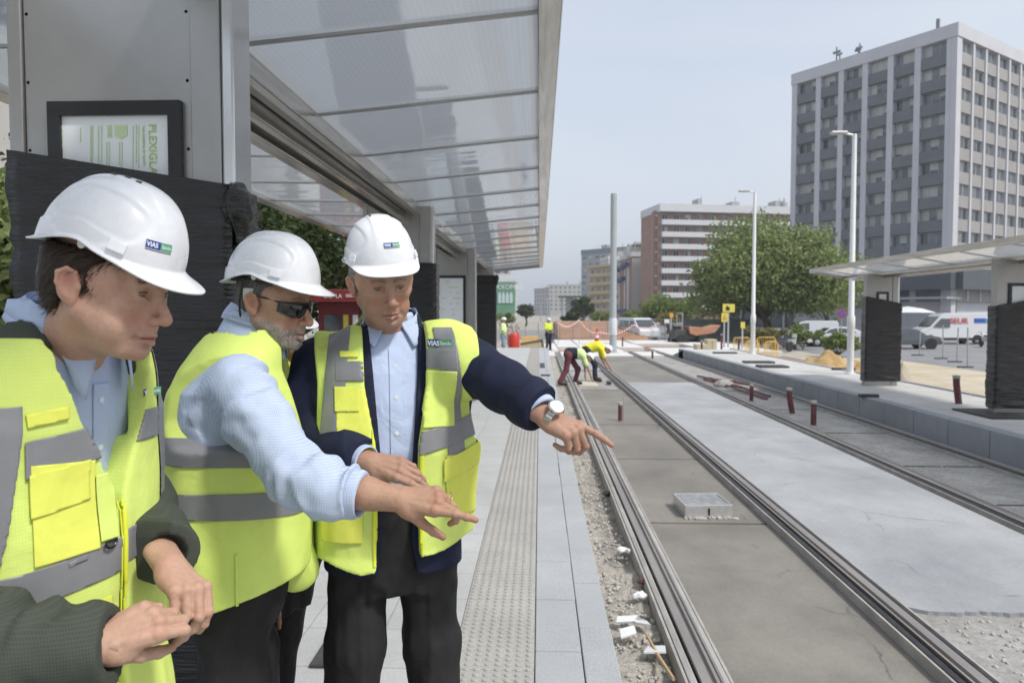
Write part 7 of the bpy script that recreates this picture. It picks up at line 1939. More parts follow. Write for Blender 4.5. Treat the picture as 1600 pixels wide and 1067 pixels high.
# ---------------------------------------------------------------- middle man, seen from his right side, sunglasses
c2 = W(362, 488, 1.80)
root = thing('person', (c2.x, c2.y, PZ), 'grey-bearded man in dark sunglasses and checked shirt, pointing down with a bare forearm', 'person', 'men in safety vests')
B = Matrix.Translation((c2.x, c2.y, PZ)) @ Matrix.Rotation(math.radians(14 - 90), 4, 'Z')
rings = [(.78, 0, 0, .165, .135), (.90, 0, .0, .175, .132), (1.02, 0, .008, .178, .140), (1.14, 0, .010, .178, .142), (1.26, 0, .008, .186, .138), (1.37, 0, .006, .200, .134), (1.45, 0, .006, .195, .118), (1.50, 0, .012, .160, .098), (1.55, 0, .028, .115, .082), (1.59, 0, .038, .072, .064), (1.63, 0, .048, .055, .054)]
L = lambda px, py, y: loc(B, px, py, y)
armR = ([L(372, 602, 1.64), L(408, 664, 1.57), L(462, 742, 1.51), L(515, 766, 1.49), L(550, 771, 1.48)], [.066, .060, .052, .047, .044])
armL = ([(-.165, -.01, 1.40), (-.215, .0, 1.12), (-.21, .03, .95), (-.205, .05, .88)], [.065, .055, .045, .035])
Mh = face_frame(W(428, 475, 1.795), -13, 12, 1, .92)
o2 = dict(w=1.02, jaw=1.03, eye=.2, nose=1.15, open=.25, brow=.5, neck=neck_to(Mh, B, (0, .035, 1.55)), neck_r=.060, double=.5, age=1)
hs_ = head_field(o2, .0022); P = hs_.whole(); x = np.abs(P[..., 0]); y = P[..., 1]; z = P[..., 2]
bm_ = np.clip((-.028 - z) / .02, 0, 1) * np.clip((y - .005) / .03, 0, 1) * np.clip((z + .125) / .02, 0, 1) * (1 - np.exp(-((z + .0648) / .008) ** 2) * (x < .026) * (y > .08))
hs_.d -= (bm_ * (.0016 + .0008 * vnoise(P * A((1, 1, .5)), 200, 4) + .0010 * vnoise(P, 90, 5))).astype(np.float32)
hV, hF = hs_.mesh(1); ha = head_attrs(hV, o2)
skin2 = skin_mat('skin_olive', (.43, .26, .175), red=(.38, .16, .11), beard=((.50, .49, .47), (.24, .20, .17)), brow=(.12, .10, .08))
coreV, coreF = body_core(rings, [(armR[0][:3], armR[1][:3]), armL], [([(.09, 0, .86), (.095, .02, .48), (.10, -.02, .09)], [.09, .07, .05]), ([(-.09, 0, .86), (-.095, .02, .48), (-.10, -.02, .09)], [.09, .07, .05])])
wr = W(624, 779, 1.50); elb = W(500, 758, 1.50); f = W(706, 785, 1.48) - wr
Mp = dir_frame(wr, f + Vector((0, 0, .004)), (.10, -.66, .72))
ea = Mp.inverted() @ elb
HV, HF, HA = hand(Mp, 1, [(4, 14, 8), (48, 58, 32), (58, 66, 38), (64, 72, 40)], thumb=(6, 10, 10, 62), spread=(3, 1, 0, -2), scale=.96,
                  arm=[((0, .0, 0), .027), (tuple(ea * .45), .034), (tuple(ea), .042)])
LV, LF, LA = hand(dir_frame(B @ Vector((-.205, .05, .88)), (0, 0, -1), B.to_3x3() @ Vector((-1, 0, 0))), -1, [(20, 20, 10)] * 4, h=.003)
body_mesh(root, [(xf(hV, Mh), hF, ha), (HV, HF, HA), (LV, LF, LA), (xf(coreV, B), coreF, {})], skin2)
ho = hair_piece(Mh, root, dict(w=1.02, hair_th=.004, hairline=[-.05, -.05, -.035, .022, .024, -.010, -.008, .028, .048, .085]), mat('hair_dark_grey', (.06, .055, .05), .6, col2=(.15, .14, .13), vscale=140, stretch=(1, 1, .2), bump=.9, bscale=300, spec=.25), None)
head_hair(root, Mh, hV, hF, ha, ho, hair_mat('dark_grey_strands', (.03, .025, .02), (.25, .24, .23)), hair_mat('beard_strands', (.08, .06, .05), (.52, .51, .49)), 7000, seed=5, hn=7000, hl=.011)
helmet(root, Mh, strap=True, vents=False, lift=.004, tilt=6, sc=1.06, sz=1.12)
# wrap sunglasses
V = []; n_ = 30
for j in range(7):
    v = j / 6
    for i in range(n_ + 1):
        a = -1.25 + 2.5 * i / n_; w_ = (1 - .25 * math.exp(-(a / .16) ** 2)); e = abs(a) / 1.25
        zt = .027 - .004 * e; zb_ = -.012 + .019 * math.exp(-(a / .2) ** 2) + .014 * e ** 4
        V.append((.0785 * math.sin(a), .034 + .073 * math.cos(a) ** .9 - .003 * abs(v - .5), zt - .004 + (zb_ - .003 - zt) * v))
F_ = [[j * (n_ + 1) + i, j * (n_ + 1) + i + 1, (j + 1) * (n_ + 1) + i + 1, (j + 1) * (n_ + 1) + i] for j in range(6) for i in range(n_)]
sg_ = np_mesh('sunglasses', np.array(V), np.array(F_), mat('lens_black', (.006, .006, .007), .06, spec=.8), root, Mh); sg_.modifiers.new('t', 'SOLIDIFY').thickness = .002
fr = MB(); fr.tube([Mh @ Vector(v) for v in V[:n_ + 1]], .0022, 6)
for q in (0, n_): fr.tube([Mh @ Vector(V[q]), Mh @ Vector((V[q][0] * 1.10, .03, .022)), Mh @ Vector((V[q][0] * 1.13, -.005, .022)), Mh @ Vector((V[q][0] * 1.1, -.018, .006))], .0026, 6)
fr.build('sunglass_frame', mat('frame_black', (.01, .01, .01), .3), sg_, smooth=True)
# shirt with the sleeve rolled above the wrist
V, F_ = garment(rings, .008, chains=[armR, armL], h=.0045, regions=[hem(lambda x, y: 1.04 + 0 * x)],
                folds=lambda P: .004 * vnoise(P, 12, 4) + sleeve_folds(P, armR[0], .0095, 40, 2) * (P[..., 0] > .10),
                cuts=[trim(armR[0][-1], armR[0][-2]), lambda s, P: s.cone(armR[0][-1], L(640, 786, 1.50), .038, .040, 0, 's')])
sh = np_mesh('shirt', V, F_, m_shirtc, root, B)
a = W(528, 768, 1.50); b_ = W(578, 776, 1.49); d = (b_ - a)
cf = SDF((-.085, -.085, -.06), (.085, .085, .09), .0035)
cf.cone((0, 0, -.012), (0, 0, .040), .056, .050, 0); cf.cone((0, 0, .052), (0, 0, .054), .046, .046, .02); cf.cone((0, 0, .03), (0, 0, .12), .042, .042, 0, 's'); P = cf.whole()
cf.d += (.0045 * vnoise(P * A((1, 1, .5)), 26, 3) + .004 * np.sin(P[..., 2] * 140 + 4 * vnoise(P, 14, 6)) * .5).astype(np.float32)
cf.d = np.maximum(cf.d, P[..., 2] - .058)
V2, F2 = cf.mesh(1); np_mesh('rolled_cuff', V2, F2, m_shirtc, sh, Matrix.Translation(a) @ Vector((0, 0, 1)).rotation_difference(d.normalized()).to_matrix().to_4x4())
collar('shirt_collar', B, (.0, .052, 1.600), math.radians(-18), .063, .068, m_shirtc, sh, rings=rings, clear=.012, gap=.25, stand=.048, leaf=.045)
vr = [(z, cx, cy, rx + .016, ry + (.026 if z < 1.3 else .012)) for z, cx, cy, rx, ry in rings]
vr[0] = (.78, 0, .0, .205, .165); vr[1] = (.90, 0, .0, .20, .162)
ah = armhole([(1.27, .5), (1.295, .27), (1.33, .200), (1.39, .165), (1.47, .155), (1.54, .165), (1.60, .19)])
VF = garment(vr, .018, smooth=5, regions=[ah, neckhole((0, .040), .106, .102, 1.40), (lambda P: P[..., 2] - 1.60), opening([(.7, .05), (1.0, .02), (1.25, .02), (1.5, .075), (1.6, .08)], [0, 0, 0, 0, 0]), hem(lambda x, y: .95 + .05 * np.clip(y, -.1, .2) / .2)],
             folds=noisef(.010, 6, (1.5, 1.5, .7), 12), h=.0045)
vs_ = np_mesh('safety_vest', *VF, m_vestl, root, B)
for z_ in (1.285, 1.160): strip('reflective_strip', [((0, .05, 1), z_), ((0, -.05, -1), -z_ - .062)], vf=VF, M=B, par=vs_)
strip('seam', [((0, 1, 0), .035), ((0, -1, 0), -.041), ((1, 0, 0), .05), ((0, 0, -1), -1.08)], m_vestl, .001, .002)
fl = SDF((-.09, -.06, -.22), (.09, .06, .20), .005); fl.econe((0, 0, .14), (.01, 0, -.14), .035, .062, .28, (0, 1, 0)); fl.noise(.006, 12, 3, (1, 1, .5), .04); V2, F2 = fl.mesh(2)
np_mesh('vest_front_panel', V2, F2, m_vestl, vs_, Matrix.Translation(W(452, 800, 1.80)))
trousers(root, B, [(.86, 0, 0, .13, .12), (.93, 0, 0, .172, .132), (1.08, 0, .01, .175, .14)], [leg(1), leg(-1)], .006)
shoes(root, B, [(.11, .0, -.15), (-.11, .06, .15)])
MB().tube([Mp @ Vector((-.0105 + .0105 * math.cos(t_), .112, -.003 + .0105 * math.sin(t_))) for t_ in [2 * PI * i / 16 for i in range(17)]], .0012, 5).build('ring', mat('gold', (.9, .7, .35), .2, metal=1), root)

# ---------------------------------------------------------------- nearest man, left edge, profile, looking down
c1 = W(22, 488, 1.20)
root = thing('person', (c1.x, c1.y, PZ), 'dark-haired man in green-grey jacket at the left edge, fingertips pinched together', 'person', 'men in safety vests')
B = Matrix.Translation((c1.x, c1.y, PZ)) @ Matrix.Rotation(math.radians(-8 - 90), 4, 'Z')
rings = [(.78, 0, 0, .165, .13), (.90, 0, .005, .178, .14), (1.02, 0, .005, .180, .140), (1.14, 0, .008, .182, .143), (1.26, 0, .012, .190, .140), (1.37, 0, .026, .202, .134), (1.46, 0, .044, .200, .118), (1.52, 0, .062, .165, .100), (1.57, 0, .080, .118, .084), (1.61, 0, .092, .078, .070), (1.65, 0, .098, .062, .060)]
L = lambda px, py, y: loc(B, px, py, y)
armR = ([(.185, -.01, 1.42), L(-125, 820, 1.02), L(-80, 1010, .96), L(50, 1025, .96), L(176, 1006, .985)], [.074, .068, .062, .054, .047])
armL = ([(-.185, -.01, 1.42), (-.25, .02, 1.22), L(215, 800, 1.40), L(258, 868, 1.19)], [.072, .062, .056, .046])
Mh = face_frame(W(168, 450, 1.12), -3, 15, 0, .92)
o1 = dict(w=.98, jaw=1.06, eye=.3, nose=1.0, open=.6, brow=.8, fold=.55, double=.9, neck=neck_to(Mh, B, (0, .085, 1.54)), neck_r=.056)
hs_ = head_field(o1, .0020); hV, hF = hs_.mesh(1); ha = head_attrs(hV, o1)
skin1 = skin_mat('skin_fair', (.50, .315, .225), red=(.44, .19, .14), brow=(.04, .025, .018), stub=.22)
coreV, coreF = body_core(rings, [armR, armL], [([(.09, 0, .86), (.095, .02, .48), (.10, -.02, .09)], [.09, .07, .05]), ([(-.09, 0, .86), (-.095, .02, .48), (-.10, -.02, .09)], [.09, .07, .05])])
wr = W(146, 1008, .98); f = W(215, 978, 1.01) - wr
HV, HF, HA = hand(dir_frame(wr, f, (.05, -.80, .55)), 1, [(40, 60, 28), (50, 66, 30), (56, 70, 32), (62, 72, 34)], thumb=(2, 22, 18, 52), spread=(1, 0, -1, -2), scale=.91, arm=[((0, 0, 0), .027), ((0, -.09, 0), .032)])
wl = W(266, 884, 1.155); f = W(306, 930, 1.10) - wl; ul = W(215, 800, 1.40)
Mg = dir_frame(wl, f, (.72, -.42, .55)); ul = Mg.inverted() @ ul
GV, GF, GA = hand(Mg, -1, [(52, 42, 20), (56, 48, 22), (58, 52, 24), (60, 54, 24)], thumb=(4, 20, 14, 40), spread=(1, 0, -1, -2), scale=.86, arm=[((0, 0, 0), .027), (tuple(ul * .35), .031)])
body_mesh(root, [(xf(hV, Mh), hF, ha), (HV, HF, HA), (GV, GF, GA), (xf(coreV, B), coreF, {})], skin1)
eyes(root, Mh, o1)
ho = hair_piece(Mh, root, dict(w=1.0, hair_th=.005, hairline=[-.072, -.072, -.045, .020, .028, -.012, -.010, .030, .048, .085]), mat('hair_dark_brown', (.010, .006, .004), .45, col2=(.045, .028, .017), vscale=110, stretch=(1, 1, .18), bump=.9, bscale=260, spec=.25), None)
head_hair(root, Mh, hV, hF, ha, ho, hair_mat('brown_strands', (.008, .005, .003), (.075, .045, .028)), seed=8, brow_n=220, hn=14000, hl=.022)
hel = helmet(root, Mh, badge_phi=.40, badge_t=.86, lift=.006, tilt=-3, sc=.98, sz=1.17)
MB().prism([(-.125, .045), (-.118, .045), (-.105, -.005), (-.098, -.035), (-.112, -.035), (-.122, -.005)], -.02, .02, 'x', Mh).build('ratchet_strap', mat('strap_grey', (.12, .12, .11), .4), hel, bevel=.003)
V, F_ = garment(rings, .0, regions=[hem(lambda x, y: 1.0 + 0 * x)], folds=noisef(.005, 9, (1.5, 1.5, .5), 3), h=.0045)
sh = np_mesh('shirt', V, F_, m_shirtb, root, B)
patch('shirt_placket', (V, F_), [((1, 0, 0), -.019), ((-1, 0, 0), -.016), ((0, 1, 0), .03), ((0, 0, 1), 1.02), ((0, 0, -1), -1.52)], .001, .0015, m_shirtb, sh, B)
for z_ in (1.14, 1.23, 1.32, 1.41, 1.49):
    i = np.argmin(np.where(V[:, 1] > 0, (V[:, 0] + .0) ** 2 + (V[:, 2] - z_) ** 2, 9)); c = Vector(V[i]) + Vector((0, .0035, 0))
    MB().lathe([(.0001, -.001), (.0055, -.001), (.0055, .0008), (.004, .0012), (.0001, .0008)], (0, 0, 0), 12, B @ frame_mat(c, (-1, 0, 0), (0, 0, 1))).build('shirt_button', m_button, sh, smooth=True)
collar('shirt_collar', B, (0, .108, 1.600), math.radians(-22), .070, .078, m_shirtb, sh, rings=rings, gap=.35, point=.05, stand=.05, leaf=.052)
op_j = opening([(.7, .10), (.95, .04), (1.25, .03), (1.34, .045), (1.45, .085), (1.52, .092), (1.6, .085)], [0] * 7)
V, F_ = garment(rings, .013, regions=[op_j, neckhole((0, .096), .080, .080, 1.54), hem(lambda x, y: .78 + 0 * x)], chains=[armR, armL],
                folds=lambda P: .003 * vnoise(P, 12, 4) + sleeve_folds(P, armR[0], .008, 30, 2) * (P[..., 0] > .13) + sleeve_folds(P, armL[0], .006, 30, 5) * (P[..., 0] < -.13),
                cuts=[trim(armR[0][-1], armR[0][-2]), trim(armL[0][-1], armL[0][-2]), lambda s, P: s.cone(armR[0][-1], L(215, 1000, 1.0), .038, .038, 0, 's'), lambda s, P: s.cone(armL[0][-1], L(275, 890, 1.15), .036, .036, 0, 's')])
jk = np_mesh('jacket', V, F_, m_greenj, root, B)
for i in range(4):
    c = W(68 + i * 17, 1056, .93); c.y = .885
    MB().lathe([(.0001, -.004), (.008, -.004), (.0085, .001), (.007, .003), (.0055, .0015), (.0001, .0015)], (0, 0, 0), 18, frame_mat(c, (1, 0, 0), (0, 0, 1))).build('cuff_button', mat('button_horn', (.16, .16, .14), .3), jk, smooth=True)
vr = [(z, cx, cy, rx + .018, ry + (.026 if z < 1.3 else .012)) for z, cx, cy, rx, ry in rings]
vr[0] = (.78, 0, .01, .21, .18); vr[1] = (.90, 0, .015, .205, .18)
ah = armhole([(1.16, .5), (1.21, .27), (1.26, .215), (1.34, .200), (1.44, .198), (1.54, .206), (1.60, .21)])
op_v = opening([(.7, .012), (1.28, .004), (1.33, .008), (1.40, .035), (1.47, .070), (1.55, .100), (1.6, .105)], [0] * 7)
VF = garment(vr, .018, smooth=5, chains=[([(.18, -.01, 1.44), (.21, -.015, 1.41)], [.080, .074]), ([(-.18, -.01, 1.44), (-.21, -.015, 1.41)], [.080, .074])], regions=[ah, neckhole((0, .086), .108, .100, 1.42), (lambda P: P[..., 2] - 1.60), op_v, hem(lambda x, y: .80 + 0 * x)], folds=noisef(.009, 7, (1.6, 1.6, .55), 15), h=.0042)
vs_ = np_mesh('safety_vest', *VF, m_vest, root, B)
strip('reflective_strip', [((1, 0, .12), .165 + .168), ((-1, 0, -.12), -.222 - .168), ((0, 1, 0), -.04), ((0, 0, 1), 1.18), ((0, 0, -1), -1.50)])
strip('reflective_strip', [((.10, 0, 1), 1.405), ((-.10, 0, -1), -1.462), ((0, 1, 0), .02), ((1, 0, 0), .0), ((-1, 0, 0), -.155)])
strip('reflective_strip', [((-.02, 0, 1), 1.415), ((.02, 0, -1), -1.468), ((0, 1, 0), .02), ((-1, 0, 0), .0)])
strip('reflective_strip', [((.08, 0, 1), 1.205), ((-.08, 0, -1), -1.262), ((0, 1, 0), -.5), ((1, 0, 0), .0)])
strip('reflective_strip', [((.0, 0, 1), 1.215), ((-.0, 0, -1), -1.27), ((0, 1, 0), -.5), ((-1, 0, 0), .0)])
strip('reflective_strip', [((-1, 0, .12), .135 + .168), ((1, 0, -.12), -.190 - .168), ((0, 1, 0), -.02), ((0, 0, 1), 1.18)])
strip('chest_pocket', [((0, 0, 1), 1.255), ((.1, 0, -1), -1.395), ((0, 1, 0), .02), ((1, 0, 0), .05), ((-1, 0, 0), -.148)], m_vesty, .0015, .0018)
strip('pocket_flap', [((.1, 0, 1), 1.345), ((-.08, 0, -1), -1.408), ((0, 1, 0), .02), ((1, 0, 0), .060), ((-1, 0, 0), -.152)], m_vesty, .0038, .0018)
strip('pen_pocket', [((0, 0, 1), 1.265), ((0, 0, -1), -1.375), ((0, 1, 0), .02), ((1, 0, 0), .016), ((-1, 0, 0), -.048)], m_vestl, .0015, .0018)
strip('loop_patch', [((.12, 0, 1), 1.485), ((-.12, 0, -1), -1.505), ((0, 1, 0), .02), ((1, 0, 0), .095), ((-1, 0, 0), -.15)], m_vesty, .002, .003)
strip('name_tag', [((.1, 0, 1), 1.25), ((-.1, 0, -1), -1.258), ((0, 1, 0), .02), ((1, 0, 0), .07), ((-1, 0, 0), -.10)], m_refl, .002, .002)
strip('hip_pocket', [((0, 0, 1), .90), ((0, 0, -1), -1.17), ((0, 1, 0), .02), ((1, 0, 0), .03), ((-1, 0, 0), -.17)], m_vesty, .0015, .0018)
for q in (-1, 1):
    strip('zip_edge', [((q, 0, 0), .001), ((-q, 0, 0), -.008), ((0, 1, 0), .02), ((0, 0, -1), -1.33), ((0, 0, 1), .80)], m_bind, .001, .002)
d_ring(vs_, B, on_surface(VF, .035, 1.262, .006), .012)
zp = on_surface(VF, .004, 1.33, .006); MB().tube([B @ zp, B @ (zp - Vector((0, 0, .03)))], .003, 6).build('zip_pull', m_bind, vs_)
chest_badge(VF, B, vs_, -.075, 1.49, .05, .012)
trousers(root, B, [(.74, 0, 0, .13, .12), (.86, 0, 0, .175, .14), (1.0, 0, .01, .178, .14)], [leg(1), leg(-1)], .009)
shoes(root, B, [(.13, .0, -.15), (-.13, .0, .15)])
# ================================================================ DISTANT WORKERS AND THE HIDDEN FOURTH MAN
m_skinf = skin_mat('skin_worker', (.40, .24, .17))
m_dkcloth = cloth('work_trousers', (.025, .03, .045)); m_maro = cloth('maroon_trousers', (.14, .05, .06)); m_jean = cloth('pale_jeans', (.20, .26, .33))
m_fluo = cloth('fluo_shirt', (.62, .82, .38)); m_fluoy = cloth('fluo_yellow_shirt', (.80, .76, .06)); m_hivis = cloth('hivis_jacket', (.70, .88, .12))
def fig(base, lb, J, shirt, trous, hat=True, shirt_split=None, glove=None, h=.018, band=None):
    """J: joints in local metres (x right in picture, y away, z up) -> body, shirt, trousers, shoes, helmet"""
    t = thing('person', base, lb, 'person', 'site workers'); T = Matrix.Translation(base)
    def V3(k): return tuple(J[k])
    def bb(keys, pad=.3): a = np.array([J[k] for k in keys]); return a.min(0) - pad, a.max(0) + pad
    allk = list(J)
    s = SDF(*bb(allk, .2), h)
    s.ell(J['head'], (.078, .088, .11)); s.cone(V3('neck'), V3('head'), .055, .055, .03); s.cone(V3('chest'), V3('neck'), .12, .06, .05); s.cone(V3('pelvis'), V3('chest'), .12, .13, .05)
    hd = A(J['head']); fc = A(J.get('face', (0, -1, 0))); s.ell(tuple(hd + fc * .085 + A((0, 0, -.01))), (.014, .014, .018), .02)
    for q in ('l', 'r'):
        s.chain([V3(q + 'sh'), V3(q + 'el'), V3(q + 'wr')], [.045, .038, .028], .02); wr_ = A(J[q + 'wr']); d = wr_ - A(J[q + 'el']); d = d / np.linalg.norm(d)
        s.cone(tuple(wr_), tuple(wr_ + d * .08), .030, .032, .02); s.cone(tuple(wr_ + d * .08), tuple(wr_ + d * .15), .022, .014, .01)
        s.chain([V3(q + 'hip'), V3(q + 'kn'), V3(q + 'an')], [.07, .05, .035], .03)
    V, F_ = s.mesh(1); np_mesh('body', V, F_, m_skinf, t, T)
    s = SDF(*bb(['pelvis', 'chest', 'neck', 'lsh', 'rsh', 'lel', 'rel'], .25), h)
    s.cone(V3('pelvis'), V3('chest'), .150, .165, .06); s.cone(V3('lsh'), V3('rsh'), .085, .085, .06); s.cone(V3('chest'), V3('neck'), .14, .075, .05)
    for q in ('l', 'r'):
        e = A(J[q + 'sh']) * .25 + A(J[q + 'el']) * .75; s.cone(V3(q + 'sh'), tuple(e), .078, .062, .04)
    s.noise(.012, 9, 3, band=.06); V, F_ = s.mesh(1); mi = None; mats = [shirt]
    if shirt_split is not None:
        c = V[F_].mean(1); mats = [shirt, shirt_split[0]]; mi = (((c - A(shirt_split[1])) @ A(shirt_split[2])) < 0).astype(int)
    np_mesh('shirt', V, F_, mats, t, T, mi=mi)
    s = SDF(*bb(['pelvis', 'lhip', 'rhip', 'lkn', 'rkn', 'lan', 'ran'], .22), h)
    s.cone(V3('lhip'), V3('rhip'), .115, .115, .05); s.cone(V3('pelvis'), tuple((A(J['lhip']) + A(J['rhip'])) / 2), .145, .12, .05)
    for q in ('l', 'r'): s.chain([V3(q + 'hip'), V3(q + 'kn'), V3(q + 'an')], [.105, .078, .065], .04)
    s.noise(.012, 9, 5, band=.06); V, F_ = s.mesh(1); np_mesh('trousers', V, F_, trous, t, T)
    for q in ('l', 'r'):
        a = A(J[q + 'an']); f_ = A(J.get('foot', (.7, -.7, 0))); s = SDF(a - .3, a + .3, h); s.cone(tuple(a + A((0, 0, -.03))), tuple(a + f_ * .16 + A((0, 0, -.045))), .05, .045, .02); s.cone(tuple(a), tuple(a + A((0, 0, .06))), .05, .05, .02)
        V, F_ = s.mesh(1); np_mesh('boot', V, F_, m_shoe, t, T)
    if hat:
        up = Vector(J.get('hup', (0, 0, 1))).normalized(); f_ = Vector(J.get('face', (0, -1, 0))); f_ = (f_ - up * f_.dot(up)).normalized(); r_ = f_.cross(up)
        ph = np.linspace(-PI, PI, 24, endpoint=False); ts = np.concatenate([np.linspace(.01, 1, 10), [1.15, 1.3]]); PH, TT = np.meshgrid(ph, ts); V = hat_surf(PH, TT).reshape(-1, 3) * 1.02
        idx = np.arange(len(ts) * 24).reshape(len(ts), 24); nx_ = np.roll(idx, -1, 1); F_ = np.stack([idx[:-1], idx[1:], nx_[1:], nx_[:-1]], -1).reshape(-1, 4)
        c = Vector(base) + Vector(J['head']); Mh_ = Matrix(((r_.x, f_.x, up.x, c.x), (r_.y, f_.y, up.y, c.y), (r_.z, f_.z, up.z, c.z), (0, 0, 0, 1)))
        np_mesh('safety_helmet', V, F_, m_hat, t, Mh_)
    return t
def stand(x, y, z, lb, shirt, trous, yaw=0, **k):
    c, s_ = math.cos(yaw), math.sin(yaw)
    def R(a, b, z_): return (a * c - b * s_, a * s_ + b * c, z_)
    J = dict(head=R(0, -.03, 1.62), neck=R(0, 0, 1.47), chest=R(0, 0, 1.25), pelvis=R(0, 0, .98), lsh=R(-.17, 0, 1.40), rsh=R(.17, 0, 1.40), lel=R(-.23, .0, 1.14), rel=R(.22, -.03, 1.14), lwr=R(-.14, -.2, 1.02), rwr=R(.14, -.22, 1.02),
             lhip=R(-.09, 0, .90), rhip=R(.09, 0, .90), lkn=R(-.10, -.04, .49), rkn=R(.12, .02, .49), lan=R(-.10, .02, .09), ran=R(.16, .06, .09), face=R(0, -1, -.1), foot=R(0, -1, 0))
    J.update(k.pop('J', {})); return fig((x, y, z), lb, J, shirt, trous, **k)
stand(gx(857, 38), 38, -.1, 'distant worker in white helmet and lime jacket standing on the first rail', m_hivis, m_dkcloth, .6, shirt_split=(m_dkcloth, (0, 0, 1.12), (0, 0, 1)))
stand(gx(786, 33), 33.2, -.05, 'distant worker in lime vest and pale jeans beside the wrapped pylon', m_fluo, m_jean, 1.4)
# bending worker with maroon trousers (faces right, both hands on the slab)
y = 20.2; bx = gx(903, y)
fig((bx, y, -.11), 'bending worker in lime shirt and maroon trousers, both hands on the slab', dict(
    head=(.32, -.05, .78), neck=(.19, 0, .86), chest=(.06, 0, .90), pelvis=(-.24, .02, .93), lsh=(.15, .14, .84), rsh=(.15, -.15, .84), lel=(.20, .1, .55), rel=(.27, -.14, .52), lwr=(.22, .05, .28), rwr=(.38, -.12, .24),
    lhip=(-.27, .10, .86), rhip=(-.27, -.10, .86), lkn=(.02, .12, .46), rkn=(-.33, -.12, .44), lan=(-.06, .14, .10), ran=(-.52, -.18, .10), face=(.75, -.1, -.6), hup=(.6, 0, .75), foot=(1, 0, 0)), m_fluo, m_maro,
    shirt_split=(m_dkcloth, (-.02, 0, .9), (1, 0, 0)))
y = 21.3; bx = gx(932, y)
fig((bx, y, -.11), 'bending worker in bright yellow shirt and black trousers, reaching down', dict(
    head=(.34, -.05, .94), neck=(.20, 0, 1.02), chest=(.04, 0, 1.06), pelvis=(-.28, .02, .98), lsh=(.13, .16, 1.0), rsh=(.14, -.16, .98), lel=(.16, .2, .72), rel=(.24, -.18, .70), lwr=(.30, .18, .46), rwr=(.40, -.16, .42),
    lhip=(-.28, .10, .92), rhip=(-.28, -.10, .92), lkn=(-.02, .14, .50), rkn=(-.05, -.10, .50), lan=(-.02, .30, .10), ran=(-.04, -.16, .10), face=(.8, -.1, -.5), hup=(.55, 0, .8), foot=(1, -.2, 0)), m_fluoy, m_dkcloth)
tag(MB().box(gx(905, 20), gx(936, 20), 19.9, 21.3, -.118, -.095).build('screed_board', mat('board_pale', (.52, .48, .38), .8, var=.1, vscale=5), bevel=.004), 'pale board under the hands of the bending workers', 'board')
tag(MB().box(gx(949, 20.6), gx(955, 20.6), 20.4, 20.8, -.1, -.03).build('trowel', m_plate, bevel=.005), 'dark trowel beside the right bending worker', 'trowel')
# fourth man hidden behind the middle man: only a slice of his vest shows
Bf = Vector((W(418, 488, 2.12).x, 2.12, PZ)); t4 = thing('person', Bf, 'man mostly hidden behind the bearded man, only his banded vest showing', 'person', 'men in safety vests')
B = Matrix.Translation(Bf) @ Matrix.Rotation(math.radians(-30 - 90), 4, 'Z')
r4 = [(.78, 0, 0, .165, .12), (.95, 0, 0, .178, .125), (1.15, 0, .012, .172, .128), (1.28, 0, .012, .185, .130), (1.38, 0, .006, .192, .124), (1.44, 0, 0, .185, .110), (1.48, 0, -.006, .15, .092), (1.52, 0, -.012, .10, .074), (1.56, 0, -.02, .060, .055)]
arms4 = [([(.18, 0, 1.38), (.21, -.06, 1.12), (.08, -.13, .98)], [.06, .052, .04]), ([(-.18, 0, 1.38), (-.21, -.06, 1.12), (-.08, -.13, .98)], [.06, .052, .04])]
s = head_field(dict(), .005); V, F_ = s.mesh(1); Mh4 = face_frame(B @ Vector((0, .02, 1.575)), -30, 10); cV, cF = body_core(r4, arms4, [leg4 for leg4 in [([(.09, -.01, .86), (.11, -.05, .48), (.115, -.08, .09)], [.07, .06, .05]), ([(-.07, -.01, .86), (-.03, -.05, .48), (-.025, -.08, .09)], [.07, .06, .05])]])
gl = [hand(dir_frame(B @ Vector((q * .08, -.13, .98)), (0, 0, -1), B.to_3x3() @ Vector((q, 0, 0))), -q, [(20, 20, 10)] * 4, h=.004) for q in (-1, 1)]
body_mesh(t4, [(xf(V, Mh4), F_, {}), (xf(cV, B), cF, {})] + [(a, b_, {}) for a, b_, c_ in gl], m_skinf)
helmet(t4, Mh4, lift=.014, sz=1.12, vents=False)
V, F_ = garment(r4, .008, chains=arms4, h=.007, regions=[hem(lambda x, y: .93 + 0 * x)], folds=noisef(.004, 12, (1, 1, .6), 3)); np_mesh('shirt', V, F_, m_shirtb, t4, B)
VF = garment([(z, a, b_, rx + .012, ry + .016) for z, a, b_, rx, ry in r4], .016, smooth=3, regions=[armhole([(1.10, .5), (1.18, .27), (1.24, .20), (1.32, .18), (1.42, .17), (1.52, .19)]), neckhole((0, -.014), .085, .082, 1.45), hem(lambda x, y: .90 + 0 * x)], h=.005, folds=noisef(.005, 7, (1.6, 1.6, .5), 8))
v4 = np_mesh('safety_vest', *VF, m_vesty, t4, B)
for z_ in (1.30, 1.405): patch('reflective_strip', VF, [((0, 0, 1), z_), ((0, 0, -1), -z_ - .045)], .0015, .0012, m_refl, v4, B)
trousers(t4, B, [(.74, 0, 0, .13, .11), (.86, 0, 0, .17, .12), (1.0, 0, .004, .17, .125)], [([(q * .080 + .01, -.01, .88), (q * .07 + .04, -.05, .48), (q * .07 + .045, -.08, .075)], [.090, .066, .056]) for q in (-1, 1)], .009)
shoes(t4, B, [(.115, -.07, -.1), (-.025, -.07, .1)])
